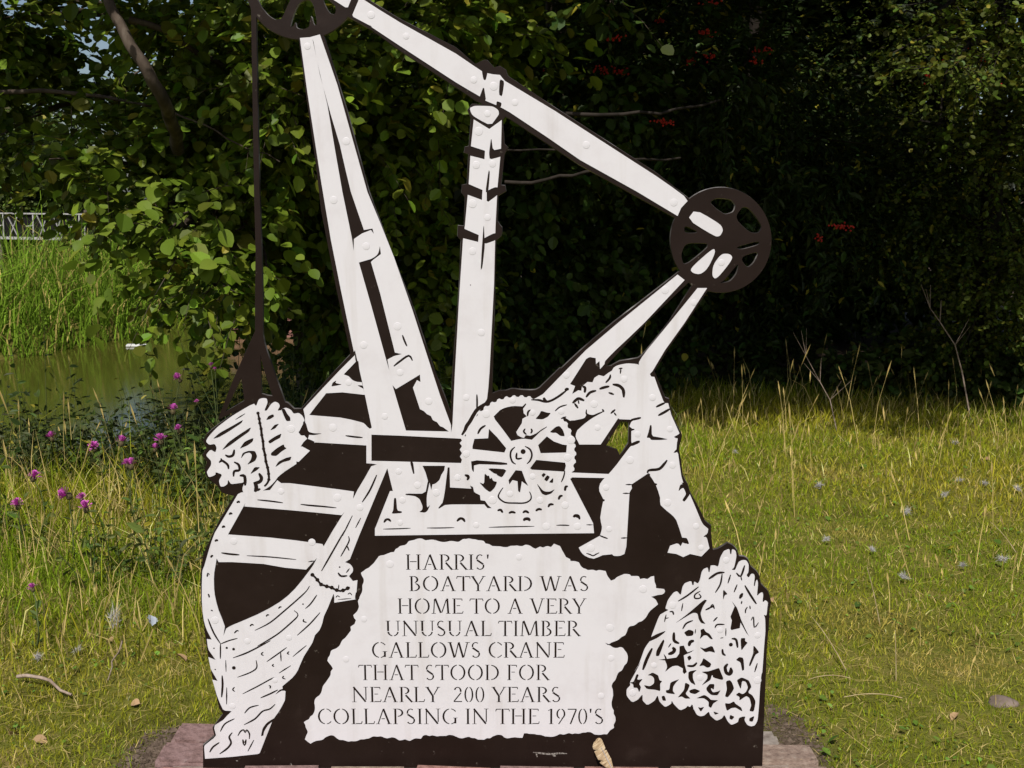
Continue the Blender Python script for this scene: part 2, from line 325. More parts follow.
# ------------------------------------------------------------------ the sign: drawing in millimetres on the sign's own plane
# x from the middle of the sign, z up from the turf; traced sheet outlines, cuts, plate, wheels, rope
WHITE = [
  ('jib_beam', ["-359.6,1961.2 -375.1,1927.5 -372.9,1923.0 -328.7,1900.4 -336.8,1906.0 -328.7,1898.6 -264.6,1857.3 -133.1,1773.8 -78.6,1742.6 -61.9,1731.1 -38.1,1721.8 -4.8,1704.4 85.1,1646.2 163.5,1593.3 303.2,1517.6 401.3,1460.3 409.3,1479.5 424.6,1496.2 415.8,1508.1 347.0,1555.6 102.6,1707.9 -16.6,1777.2 -28.5,1791.0 -67.0,1796.7 -132.5,1839.6 -263.7,1910.6 -345.0,1960.1 -354.2,1967.9", "-379.1,1958.3 -385.2,1944.5 -391.3,1944.5 -413.5,1958.3 -426.2,1965.9 -462.9,1987.9 -472.0,1994.9 -478.2,2005.9 -478.4,2010.2 -473.2,2019.6 -469.3,2021.6 -456.2,2021.6 -441.4,2013.9 -385.0,1977.9 -373.6,1968.8 -377.1,1962.6", "455.6,1468.9 492.6,1448.1 506.5,1438.2 511.2,1429.6 511.4,1423.8 507.3,1415.1 503.5,1412.0 496.2,1411.3 480.2,1419.2 439.4,1443.8 429.3,1456.7 439.8,1471.1"]),
  ('mast_cap', ["-99.1,1715.8 -90.5,1719.2 -81.1,1719.9 -53.6,1719.1 -44.2,1717.4 -35.1,1711.7 -32.5,1708.5 -31.3,1701.6 -34.4,1695.3 -47.5,1678.1 -58.2,1677.6 -86.9,1692.9 -95.5,1699.9 -100.2,1711.8"]),
  ('mast_post', ["-91.4,1688.2 -54.3,1666.0 -24.5,1687.0 -26.4,1616.9 -35.0,1529.5 -40.1,1433.9 -44.1,1293.2 -55.9,1077.3 -62.4,1009.1 -80.0,981.1 -125.6,904.3 -155.7,909.5 -149.1,942.8 -141.6,1077.3 -130.2,1256.4 -119.3,1402.6 -114.1,1438.7 -104.4,1536.6 -98.4,1626.3"]),
  ('crane_leg', ["-500.3,1875.4 -476.7,1877.0 -452.9,1883.4 -414.8,1768.0 -349.1,1517.6 -320.4,1445.9 -287.9,1361.4 -244.8,1231.7 -197.5,1077.3 -179.5,1019.2 -152.8,942.8 -153.1,914.6 -351.4,914.6 -350.9,936.4 -366.7,1012.9 -372.1,1050.8 -388.7,1132.4 -391.3,1127.4 -419.4,1280.9 -440.5,1402.6 -460.6,1546.1 -486.6,1750.7"]),
  ('worker_figure', ["149.3,1021.7 164.8,1031.2 172.6,1030.3 174.0,1040.7 187.9,1052.4 200.3,1051.4 204.9,1062.8 215.6,1069.7 228.1,1066.6 240.4,1076.0 248.1,1080.7 252.6,1088.6 264.9,1094.9 283.5,1098.6 295.9,1098.6 313.0,1096.4 320.9,1088.6 330.4,1080.7 339.8,1076.6 346.2,1065.9 354.0,1065.0 363.9,1038.2 377.2,1004.9 382.0,998.6 389.8,998.6 393.3,985.9 398.4,968.4 419.9,922.0 415.3,917.2 415.6,905.9 412.9,888.9 414.3,897.9 413.2,877.0 418.1,868.9 422.0,843.1 427.6,810.6 432.7,794.3 428.0,794.3 442.7,778.0 454.4,755.2 464.5,732.2 481.6,692.7 488.2,682.8 499.7,672.9 498.4,663.0 492.3,653.7 497.2,648.1 504.4,621.5 484.3,599.8 455.3,606.5 438.0,598.2 420.2,606.5 397.7,609.8 403.6,628.1 419.5,633.8 425.9,632.5 430.8,626.5 435.3,636.5 441.8,633.8 449.8,633.1 435.0,648.1 433.4,651.4 417.9,696.0 403.1,712.5 377.2,735.5 375.2,755.2 363.3,789.4 348.6,812.2 348.5,817.1 343.7,818.7 301.6,789.4 303.4,779.7 297.3,768.2 296.7,748.6 294.1,680.2 293.0,651.4 291.9,626.5 287.5,606.5 276.4,601.5 260.4,601.5 255.5,605.8 231.5,603.2 209.3,593.8 186.8,601.5 175.5,613.2 170.6,623.2 199.1,639.8 224.4,654.7 227.5,666.3 228.9,679.5 224.4,702.6 231.1,745.3 232.7,748.6 221.3,771.5 222.6,791.1 236.5,809.0 244.3,817.1 262.9,839.8 296.7,886.6 309.1,896.3 301.3,894.7 296.2,914.0 299.6,901.1 299.1,926.8 303.7,931.6 294.1,939.6 298.6,950.8 307.9,957.2 298.5,956.9 268.8,958.1 265.6,960.4 256.0,973.1 226.3,976.3 201.4,966.8 187.3,969.9 182.7,960.4 167.1,957.2 151.5,954.0 145.2,954.0 132.6,962.0 89.0,941.2 45.2,920.4 29.5,910.8 10.7,923.6 26.3,955.6 38.8,960.4 27.8,981.1 35.6,998.6 46.5,1006.5 79.3,1001.8 94.9,1003.3 119.7,1012.9"]),
  ('strut_beam', ["405.0,1318.8 422.4,1305.4 327.9,1202.1 256.5,1132.4 230.7,1104.9 229.5,1097.4 218.5,1084.8 216.8,1104.9 208.4,1097.4 207.3,1112.4 193.3,1114.9 183.5,1109.9 144.4,1047.0 156.9,1042.0 149.6,1021.7 134.8,1001.4 77.4,996.4 59.9,1011.6 77.3,1021.7 183.2,1132.4 263.8,1202.1", "493.0,1380.3 494.2,1376.5 494.1,1372.5 492.4,1366.2 489.6,1358.8 484.0,1346.4 480.1,1339.0 475.7,1332.4 471.8,1328.1 466.2,1323.7 462.2,1321.4 457.7,1320.2 453.7,1320.1 447.9,1321.3 444.4,1322.4 441.2,1324.1 439.2,1326.1 437.0,1329.3 438.5,1333.6 444.7,1341.2 454.2,1350.6 472.1,1366.8 482.0,1375.0 489.5,1379.9"]),
  ('strut_beam', ["454.9,1285.8 478.1,1285.8 426.5,1202.1 378.8,1132.4 349.0,1079.8 333.2,1062.2 317.9,1082.3 315.0,1102.4 334.3,1132.4 389.5,1202.1", "517.7,1369.3 524.4,1369.3 528.4,1368.7 532.0,1367.2 534.4,1365.2 536.8,1361.4 536.2,1356.8 532.3,1349.1 526.0,1339.9 513.7,1324.0 506.4,1315.7 500.2,1310.5 496.5,1309.4 493.2,1311.9 491.4,1314.5 490.3,1318.9 490.1,1324.0 490.6,1332.6 491.8,1338.6 494.3,1345.4 497.7,1351.4 503.8,1359.9 508.1,1364.6 513.1,1368.0"]),
  ('strut_foot', ["164.2,930.0 179.7,946.0 198.3,960.4 226.3,975.7 245.0,977.3 256.0,973.1 265.6,960.4 222.7,893.1 169.3,893.1 164.5,902.7 159.7,914.0"]),
  ('gear_wheel', ["161.8,867.5 157.5,862.4 156.7,857.4 160.6,851.9 160.7,846.6 155.7,842.2 154.3,837.3 157.5,831.3 156.8,826.1 151.3,822.4 149.3,817.8 151.7,811.3 150.4,806.2 144.4,803.4 141.8,799.1 143.4,792.4 141.4,787.5 135.1,785.6 132.0,781.7 132.6,774.8 130.0,770.3 123.6,769.2 119.9,765.8 119.7,758.9 116.5,754.8 110.0,754.7 105.9,751.9 104.8,745.0 101.1,741.4 94.6,742.3 90.2,740.0 88.2,733.4 84.1,730.4 77.8,732.2 73.1,730.6 70.3,724.3 65.8,721.9 59.8,724.6 55.0,723.7 51.3,717.9 46.6,716.1 40.9,719.7 36.0,719.5 31.7,714.3 26.8,713.2 21.6,717.6 16.8,718.1 11.8,713.6 6.8,713.2 2.2,718.3 -2.5,719.5 -8.0,715.8 -13.1,716.1 -16.9,721.8 -21.4,723.7 -27.4,720.8 -32.3,721.9 -35.4,728.0 -39.6,730.6 -45.9,728.5 -50.6,730.4 -52.9,736.9 -56.7,740.0 -63.2,738.9 -67.6,741.4 -69.0,748.2 -72.5,751.9 -79.0,751.7 -83.1,754.8 -83.6,761.7 -86.5,765.8 -93.0,766.6 -96.6,770.3 -96.2,777.2 -98.6,781.7 -104.9,783.4 -108.0,787.5 -106.7,794.3 -108.4,799.1 -114.5,801.7 -117.0,806.2 -114.9,812.8 -116.0,817.8 -121.6,821.2 -123.5,826.1 -120.5,832.2 -121.0,837.3 -126.1,841.5 -127.4,846.6 -123.7,852.3 -123.5,857.4 -128.0,862.3 -128.6,867.5 -124.2,872.6 -123.3,877.6 -127.1,883.1 -127.1,888.3 -122.0,892.7 -120.6,897.6 -123.6,903.5 -122.9,908.7 -117.4,912.3 -115.3,916.9 -117.5,923.3 -116.1,928.3 -110.2,931.1 -107.5,935.3 -109.0,941.9 -106.9,946.7 -100.7,948.6 -97.5,952.4 -98.1,959.1 -95.5,963.6 -89.0,964.6 -85.4,967.9 -85.1,974.6 -81.9,978.7 -75.5,978.7 -71.4,981.5 -70.2,988.1 -66.6,991.7 -60.2,990.8 -55.9,993.0 -53.8,999.4 -49.8,1002.3 -43.5,1000.6 -39.0,1002.1 -36.1,1008.2 -31.7,1010.5 -25.8,1007.9 -21.1,1008.8 -17.5,1014.4 -12.8,1016.1 -7.3,1012.6 -2.5,1012.8 1.8,1017.8 6.6,1018.9 11.7,1014.7 16.5,1014.2 21.4,1018.5 26.3,1018.9 30.7,1014.0 35.4,1012.8 40.8,1016.4 45.7,1016.1 49.5,1010.6 54.0,1008.8 59.8,1011.6 64.7,1010.5 67.7,1004.6 71.9,1002.1 78.1,1004.1 82.7,1002.3 85.0,996.0 88.8,993.0 95.2,994.1 99.6,991.7 101.0,985.0 104.4,981.5 110.9,981.7 114.9,978.7 115.5,971.9 118.4,967.9 124.9,967.1 128.5,963.6 128.2,956.8 130.6,952.4 136.8,950.7 140.0,946.7 138.8,940.0 140.6,935.3 146.6,932.7 149.2,928.3 147.2,921.8 148.4,916.9 154.0,913.5 156.0,908.7 153.2,902.6 153.7,897.6 158.9,893.4 160.3,888.3 156.6,882.7 156.5,877.6 161.1,872.7"]),
  ('base_frame', ["-364.8,930.0 -125.5,919.8 -105.5,904.3 -106.0,826.8 121.1,826.8 151.5,820.4 245.0,816.5 250.2,806.1 151.6,808.1 146.6,804.8 206.2,688.1 209.1,661.7 -81.6,659.0 -349.4,655.0 -349.0,673.6 -345.0,682.8 -308.9,772.2 -301.3,772.2 -314.1,830.7 -340.5,837.2 -366.8,845.0"]),
  ('cargo_bundle', ["-630.3,1008.7 -624.1,1011.0 -620.6,1011.4 -613.4,1010.8 -611.3,1008.9 -610.1,1002.0 -611.4,996.7 -617.4,983.0 -618.0,979.5 -613.8,979.5 -610.8,982.5 -603.1,994.0 -599.5,998.0 -593.2,1001.7 -590.0,1002.0 -584.0,999.3 -581.9,997.2 -580.0,992.0 -580.7,988.7 -585.1,981.4 -584.6,979.7 -578.4,980.3 -576.2,981.1 -574.1,983.6 -571.9,984.8 -565.7,986.9 -562.0,986.4 -553.9,982.2 -550.8,979.5 -546.9,973.2 -543.7,972.0 -535.4,973.7 -531.7,972.8 -525.7,968.0 -523.2,964.9 -519.8,957.5 -519.4,954.2 -521.7,949.0 -524.1,944.1 -531.4,930.3 -532.8,925.1 -531.0,918.3 -529.4,917.1 -525.2,919.2 -522.0,917.4 -514.1,908.3 -515.0,903.2 -526.8,892.6 -528.4,890.6 -523.2,893.3 -520.5,893.6 -515.3,891.9 -513.0,889.3 -509.1,880.8 -509.3,876.4 -513.7,867.9 -518.7,862.8 -533.6,851.7 -538.4,849.0 -542.1,849.4 -542.9,848.7 -542.4,845.5 -547.5,841.1 -567.8,827.2 -576.9,820.0 -592.0,806.1 -596.4,801.6 -598.6,798.4 -601.4,795.4 -610.1,786.8 -617.8,781.2 -639.2,768.3 -648.3,764.0 -662.0,760.1 -667.4,759.2 -674.7,759.9 -677.7,763.1 -681.8,775.0 -681.2,782.2 -674.9,798.3 -674.4,801.1 -678.8,795.7 -682.1,794.1 -690.5,793.0 -695.6,792.3 -707.1,790.8 -711.4,792.5 -716.2,800.4 -717.7,800.5 -718.7,793.0 -720.4,790.0 -726.3,785.7 -729.4,784.4 -735.7,784.0 -737.9,786.5 -740.1,796.6 -739.1,802.0 -732.7,812.7 -734.0,816.6 -745.3,820.9 -748.2,820.7 -748.5,815.8 -751.4,813.4 -762.7,809.1 -766.3,810.1 -769.0,818.3 -769.6,820.9 -769.3,823.0 -767.4,826.4 -760.2,837.1 -758.3,841.7 -757.9,849.2 -760.0,853.6 -768.3,863.2 -768.3,868.2 -760.1,877.7 -756.0,878.8 -747.9,873.5 -745.2,874.3 -742.7,882.8 -742.8,886.7 -745.7,893.1 -748.8,894.3 -758.2,892.6 -762.0,893.7 -767.3,899.6 -767.4,903.3 -762.4,911.8 -757.2,918.1 -742.0,933.9 -731.5,942.9 -705.9,961.9 -690.0,972.2 -654.1,993.2 -643.8,997.2 -639.9,992.0 -637.7,993.6 -633.1,1005.1"]),
  ('wave_figure', ["-735.4,176.2 -759.5,150.8 -781.5,136.7 -783.6,127.9 -779.5,108.5 -786.5,99.6 -810.5,80.1 -812.6,71.2 -811.7,41.7 -739.3,47.4 -672.9,55.2 -666.2,58.8 -629.7,149.1 -614.1,171.9 -594.8,207.0 -592.3,231.4 -600.3,236.7 -627.1,221.0 -700.2,193.0"]),
  ('boat_figure', ["-389.0,1119.9 -427.2,1082.3 -473.3,1034.4 -521.1,983.6 -517.9,965.8 -517.3,945.4 -509.2,923.6 -512.3,906.9 -533.3,878.6 -612.7,774.8 -676.2,769.5 -694.2,764.3 -729.7,706.6 -757.1,663.0 -774.6,616.5 -788.4,573.8 -793.9,560.4 -799.0,482.2 -796.5,427.9 -788.8,397.9 -778.3,374.6 -791.2,376.0 -790.4,365.0 -787.4,345.7 -770.5,318.2 -789.6,326.5 -784.7,293.3 -768.0,260.0 -782.1,264.2 -772.4,221.0 -758.4,181.8 -750.7,177.6 -735.0,176.2 -688.8,150.8 -648.4,176.2 -599.2,232.1 -600.0,246.1 -573.0,269.7 -558.0,290.5 -552.3,304.4 -541.1,329.2 -517.8,366.4 -510.7,386.9 -498.6,400.6 -490.2,421.1 -485.8,438.8 -474.8,461.9 -461.0,495.8 -457.7,475.5 -402.0,484.9 -396.9,536.2 -408.5,533.5 -418.5,547.0 -409.2,557.7 -407.7,568.4 -415.1,579.1 -427.8,584.5 -414.8,592.5 -390.3,653.7 -315.4,829.4 -312.6,842.4 -332.7,847.6 -353.1,837.2 -364.5,888.9 -364.2,904.3 -351.1,930.0 -350.9,937.7 -366.7,1014.1 -373.3,1052.1 -388.1,1107.4"]),
  ('text_panel', ["-547.0,145.2 -543.8,138.5 -542.7,131.0 -539.7,124.2 -537.9,117.0 -542.3,107.2 -546.0,97.1 -539.1,90.5 -531.6,84.7 -523.7,89.6 -515.4,93.0 -506.5,94.3 -498.6,96.5 -492.1,102.3 -484.8,106.0 -477.1,108.5 -469.2,107.1 -461.5,100.0 -454.2,95.5 -445.8,95.2 -437.9,92.6 -431.0,90.8 -423.9,91.9 -416.9,91.5 -407.9,92.8 -399.4,96.7 -390.3,97.1 -383.6,98.7 -376.7,99.9 -370.4,103.4 -363.8,105.6 -354.6,104.6 -345.3,105.6 -337.0,102.1 -328.3,100.0 -316.4,102.8 -306.5,100.4 -298.1,94.6 -290.0,94.8 -282.2,97.1 -275.8,94.5 -269.1,92.6 -261.4,97.1 -253.2,100.0 -240.0,98.8 -234.6,107.1 -226.3,109.5 -217.8,106.5 -209.5,108.5 -197.7,105.6 -189.8,106.7 -181.8,106.7 -173.8,107.0 -166.0,109.6 -155.5,108.5 -147.4,104.8 -139.4,101.1 -130.5,100.0 -122.0,102.5 -113.4,104.2 -105.7,101.0 -97.5,100.5 -90.1,96.5 -81.8,96.3 -73.6,95.9 -66.2,100.4 -58.0,100.0 -51.6,104.8 -44.4,107.9 -36.9,110.2 -26.4,108.5 -20.0,102.5 -11.9,100.0 -2.0,101.7 7.9,102.8 17.8,101.6 27.7,101.4 31.6,114.1 38.7,114.3 45.7,112.7 52.7,112.5 59.8,111.9 66.7,110.2 73.8,109.9 80.7,108.1 87.5,105.4 94.6,104.9 101.8,104.2 110.5,105.1 118.7,108.1 126.5,112.2 134.5,110.5 142.3,112.2 150.1,114.8 158.2,112.2 166.0,114.1 173.1,113.0 179.9,114.0 186.6,116.2 193.5,116.4 200.2,118.1 208.9,116.5 216.6,111.3 225.3,109.9 233.7,110.0 242.0,111.7 250.4,111.3 258.1,122.6 268.5,129.7 267.3,138.0 271.0,145.8 272.0,153.8 270.6,162.1 266.7,169.3 267.0,177.9 263.2,185.2 261.2,193.0 260.9,202.0 262.6,210.7 264.5,219.3 264.1,228.4 263.2,237.4 260.4,246.1 263.1,255.4 269.0,262.8 271.9,269.5 274.0,276.7 277.7,284.4 284.9,289.0 289.3,296.1 292.5,303.8 298.2,310.0 300.6,318.2 301.0,328.8 297.7,338.9 293.0,345.1 288.4,351.3 281.7,354.0 274.6,351.8 267.7,351.6 261.0,354.0 254.7,358.5 247.0,360.6 241.4,366.4 251.8,362.2 257.7,366.8 264.5,369.4 271.3,372.1 277.6,376.0 284.5,382.6 292.9,386.9 297.9,397.9 300.1,405.7 305.4,411.5 313.6,412.8 320.9,417.0 326.8,422.4 334.7,425.0 340.9,430.0 346.3,436.1 350.9,445.1 356.3,453.5 363.0,459.6 369.9,465.4 376.5,471.4 371.1,482.2 364.9,487.4 358.1,491.7 364.8,493.2 371.4,495.3 378.1,496.9 385.1,497.5 391.3,501.2 393.8,506.6 391.1,512.0 384.2,512.9 377.3,513.5 370.4,514.7 369.8,522.9 366.5,530.6 365.3,538.8 364.6,547.0 356.9,545.6 348.0,538.9 338.4,540.8 328.8,538.9 326.1,545.6 322.2,547.0 313.9,547.0 305.5,547.0 302.9,551.0 296.4,552.3 287.4,552.3 278.5,548.5 269.6,544.3 263.0,537.7 254.4,534.6 248.8,541.9 243.9,549.6 240.1,560.4 231.7,562.0 223.1,563.1 216.1,561.1 209.0,563.5 202.0,563.6 194.9,563.1 189.8,565.7 181.9,568.8 175.8,574.8 171.6,583.1 165.3,585.6 158.8,587.1 150.1,587.1 148.5,592.5 138.2,597.8 133.0,607.4 127.8,616.5 122.6,627.1 114.9,630.2 107.3,633.5 99.7,624.5 92.0,627.1 85.4,625.8 79.2,623.2 71.5,625.8 60.3,619.8 53.6,622.6 47.7,627.2 40.9,629.8 33.8,630.4 26.9,627.2 19.9,627.1 12.8,628.5 4.6,627.8 -3.7,627.6 -11.5,624.5 -21.2,624.4 -30.7,626.3 -40.2,626.6 -49.8,627.1 -58.7,632.5 -67.4,633.8 -71.5,640.4 -78.5,642.2 -85.9,642.6 -92.9,644.7 -101.4,645.5 -109.7,647.3 -117.3,645.8 -125.0,645.7 -135.3,638.8 -143.0,638.9 -150.6,640.3 -158.3,640.4 -167.8,638.3 -177.4,637.8 -187.1,640.0 -196.5,643.1 -205.4,644.2 -214.4,643.1 -221.6,642.7 -227.9,646.2 -234.8,647.3 -242.7,646.1 -250.1,643.1 -262.9,640.4 -267.6,634.6 -273.3,629.8 -286.1,627.1 -291.2,622.2 -297.5,619.2 -301.8,611.2 -309.7,610.5 -317.2,607.4 -327.5,603.2 -340.3,600.5 -348.2,589.8 -354.1,581.6 -361.4,574.8 -367.2,569.3 -374.4,565.7 -380.8,560.5 -387.5,555.7 -384.8,547.3 -380.8,539.6 -381.1,530.8 -384.4,522.7 -384.6,513.3 -386.1,503.9 -391.5,493.1 -393.7,486.0 -397.0,479.5 -394.7,466.0 -397.5,456.5 -401.6,449.7 -409.8,441.5 -407.8,434.1 -403.4,427.9 -407.5,417.0 -417.8,409.9 -417.0,400.6 -420.5,395.1 -426.6,386.8 -433.1,378.7 -439.5,373.5 -443.8,366.4 -446.8,359.4 -451.9,354.0 -457.8,349.7 -464.6,347.2 -470.4,343.0 -473.4,332.0 -478.2,325.0 -480.3,316.8 -475.6,309.6 -470.3,302.9 -466.6,295.0 -472.0,287.7 -472.9,279.0 -476.6,271.1 -481.4,264.2 -485.9,257.2 -494.1,246.1 -497.0,234.9 -500.1,226.5 -505.4,219.3 -511.6,214.9 -516.2,208.7 -517.8,199.4 -516.7,190.2 -517.1,180.9 -519.9,171.9 -523.8,165.3 -530.0,160.5 -533.6,153.7 -540.6,149.9"]),
  ('log_stack', ["511.9,575.6 518.2,575.6 521.3,575.0 526.9,572.5 529.1,575.9 531.7,591.6 533.9,598.9 539.9,611.2 543.8,615.4 553.2,619.2 556.0,617.7 557.6,608.1 558.5,605.7 560.4,605.7 561.1,608.0 561.9,617.1 563.7,618.8 569.7,616.3 571.8,613.1 573.7,603.2 573.4,595.6 570.1,575.7 568.1,569.5 563.5,565.4 563.9,564.0 570.3,562.9 572.7,564.8 575.6,573.4 577.1,577.3 580.0,583.9 582.4,586.4 588.6,589.4 591.8,590.0 598.2,589.5 600.9,587.5 605.2,580.0 606.3,574.7 606.3,561.4 605.4,556.5 602.2,550.7 602.4,548.1 606.5,543.6 608.5,544.2 612.2,551.2 614.4,553.0 619.2,553.0 620.9,551.7 622.7,546.7 622.8,541.1 621.5,524.1 621.7,519.8 623.6,520.1 624.4,522.4 625.7,530.7 626.6,533.7 628.8,537.0 629.9,536.2 631.7,529.5 631.9,521.8 630.7,498.4 631.5,493.7 635.8,498.7 638.1,500.6 642.8,503.1 644.4,502.7 646.2,498.5 646.5,494.2 645.7,481.7 646.0,478.2 648.1,477.4 649.2,478.0 651.5,481.4 653.3,481.4 658.3,478.0 659.6,474.6 659.6,464.5 659.3,465.4 657.8,478.8 657.6,479.6 658.5,469.6 658.5,462.5 657.6,444.8 656.1,440.7 651.3,442.4 650.7,441.3 653.3,435.4 654.4,427.8 655.8,404.1 655.9,391.5 654.8,366.1 654.2,346.9 652.9,297.7 652.2,284.0 650.7,280.2 649.9,272.6 648.5,246.8 648.0,232.2 647.6,201.0 647.2,185.8 645.8,158.0 644.3,148.4 639.8,138.8 636.9,135.8 630.5,134.1 627.1,134.3 620.5,136.9 617.5,139.9 612.3,148.6 611.3,152.6 612.7,159.6 611.8,161.4 606.9,161.4 604.0,160.7 597.6,158.1 595.6,155.4 594.2,147.6 591.0,144.2 579.8,139.0 575.1,139.4 568.4,146.4 565.1,151.3 559.0,163.5 556.4,164.9 552.6,157.9 549.1,155.0 539.5,150.6 534.2,152.0 523.4,161.6 519.9,166.0 517.2,173.9 514.5,173.9 506.6,166.0 502.9,163.7 496.4,162.3 493.1,162.7 486.5,165.9 483.0,170.3 476.1,184.2 474.9,185.9 477.3,179.0 477.0,180.6 473.4,193.6 471.4,195.4 467.5,189.3 465.5,188.4 461.4,191.0 459.5,190.6 456.4,186.2 453.1,184.0 443.4,179.6 438.2,181.4 427.3,192.7 423.4,197.4 419.2,204.3 418.0,204.6 417.3,198.5 414.5,195.4 404.1,189.3 398.8,190.4 388.8,200.8 385.3,206.6 381.8,218.7 379.7,219.2 375.1,208.8 370.6,203.9 357.8,195.2 352.4,195.2 344.1,203.9 341.9,209.2 341.7,221.3 339.6,221.8 331.7,211.4 327.2,207.4 317.5,202.2 312.5,204.0 302.5,216.1 299.9,222.3 299.7,234.4 301.3,239.3 307.6,246.2 309.0,249.5 308.1,255.6 310.5,262.2 320.6,282.0 325.6,292.4 334.9,312.9 334.0,312.5 321.6,290.6 320.4,288.4 328.2,301.8 332.5,312.7 341.6,341.7 345.5,351.8 351.7,362.0 354.8,366.6 360.2,374.3 361.4,377.1 360.5,380.5 363.8,391.6 377.3,431.3 383.2,443.0 392.7,448.9 396.7,451.3 403.0,454.7 403.2,456.2 397.6,458.7 396.1,459.8 396.0,461.5 397.0,465.4 400.6,478.8 404.0,485.7 413.2,499.1 417.2,503.2 423.5,505.7 426.4,504.7 431.3,498.5 433.0,497.0 434.6,497.4 435.5,500.9 437.6,514.3 439.1,519.4 442.9,526.1 446.7,528.9 457.7,533.0 461.0,532.2 462.8,524.7 463.9,522.7 466.3,522.7 467.0,524.5 467.7,531.1 469.5,531.8 476.0,527.6 478.4,528.0 481.4,533.9 482.9,539.2 485.6,554.2 487.1,559.3 490.1,564.3 492.7,566.4 499.8,569.7 502.1,568.2 503.9,559.1 504.8,557.0 506.4,557.8 507.1,560.8 508.4,571.6 508.9,574.6 510.0,575.4"]),
]
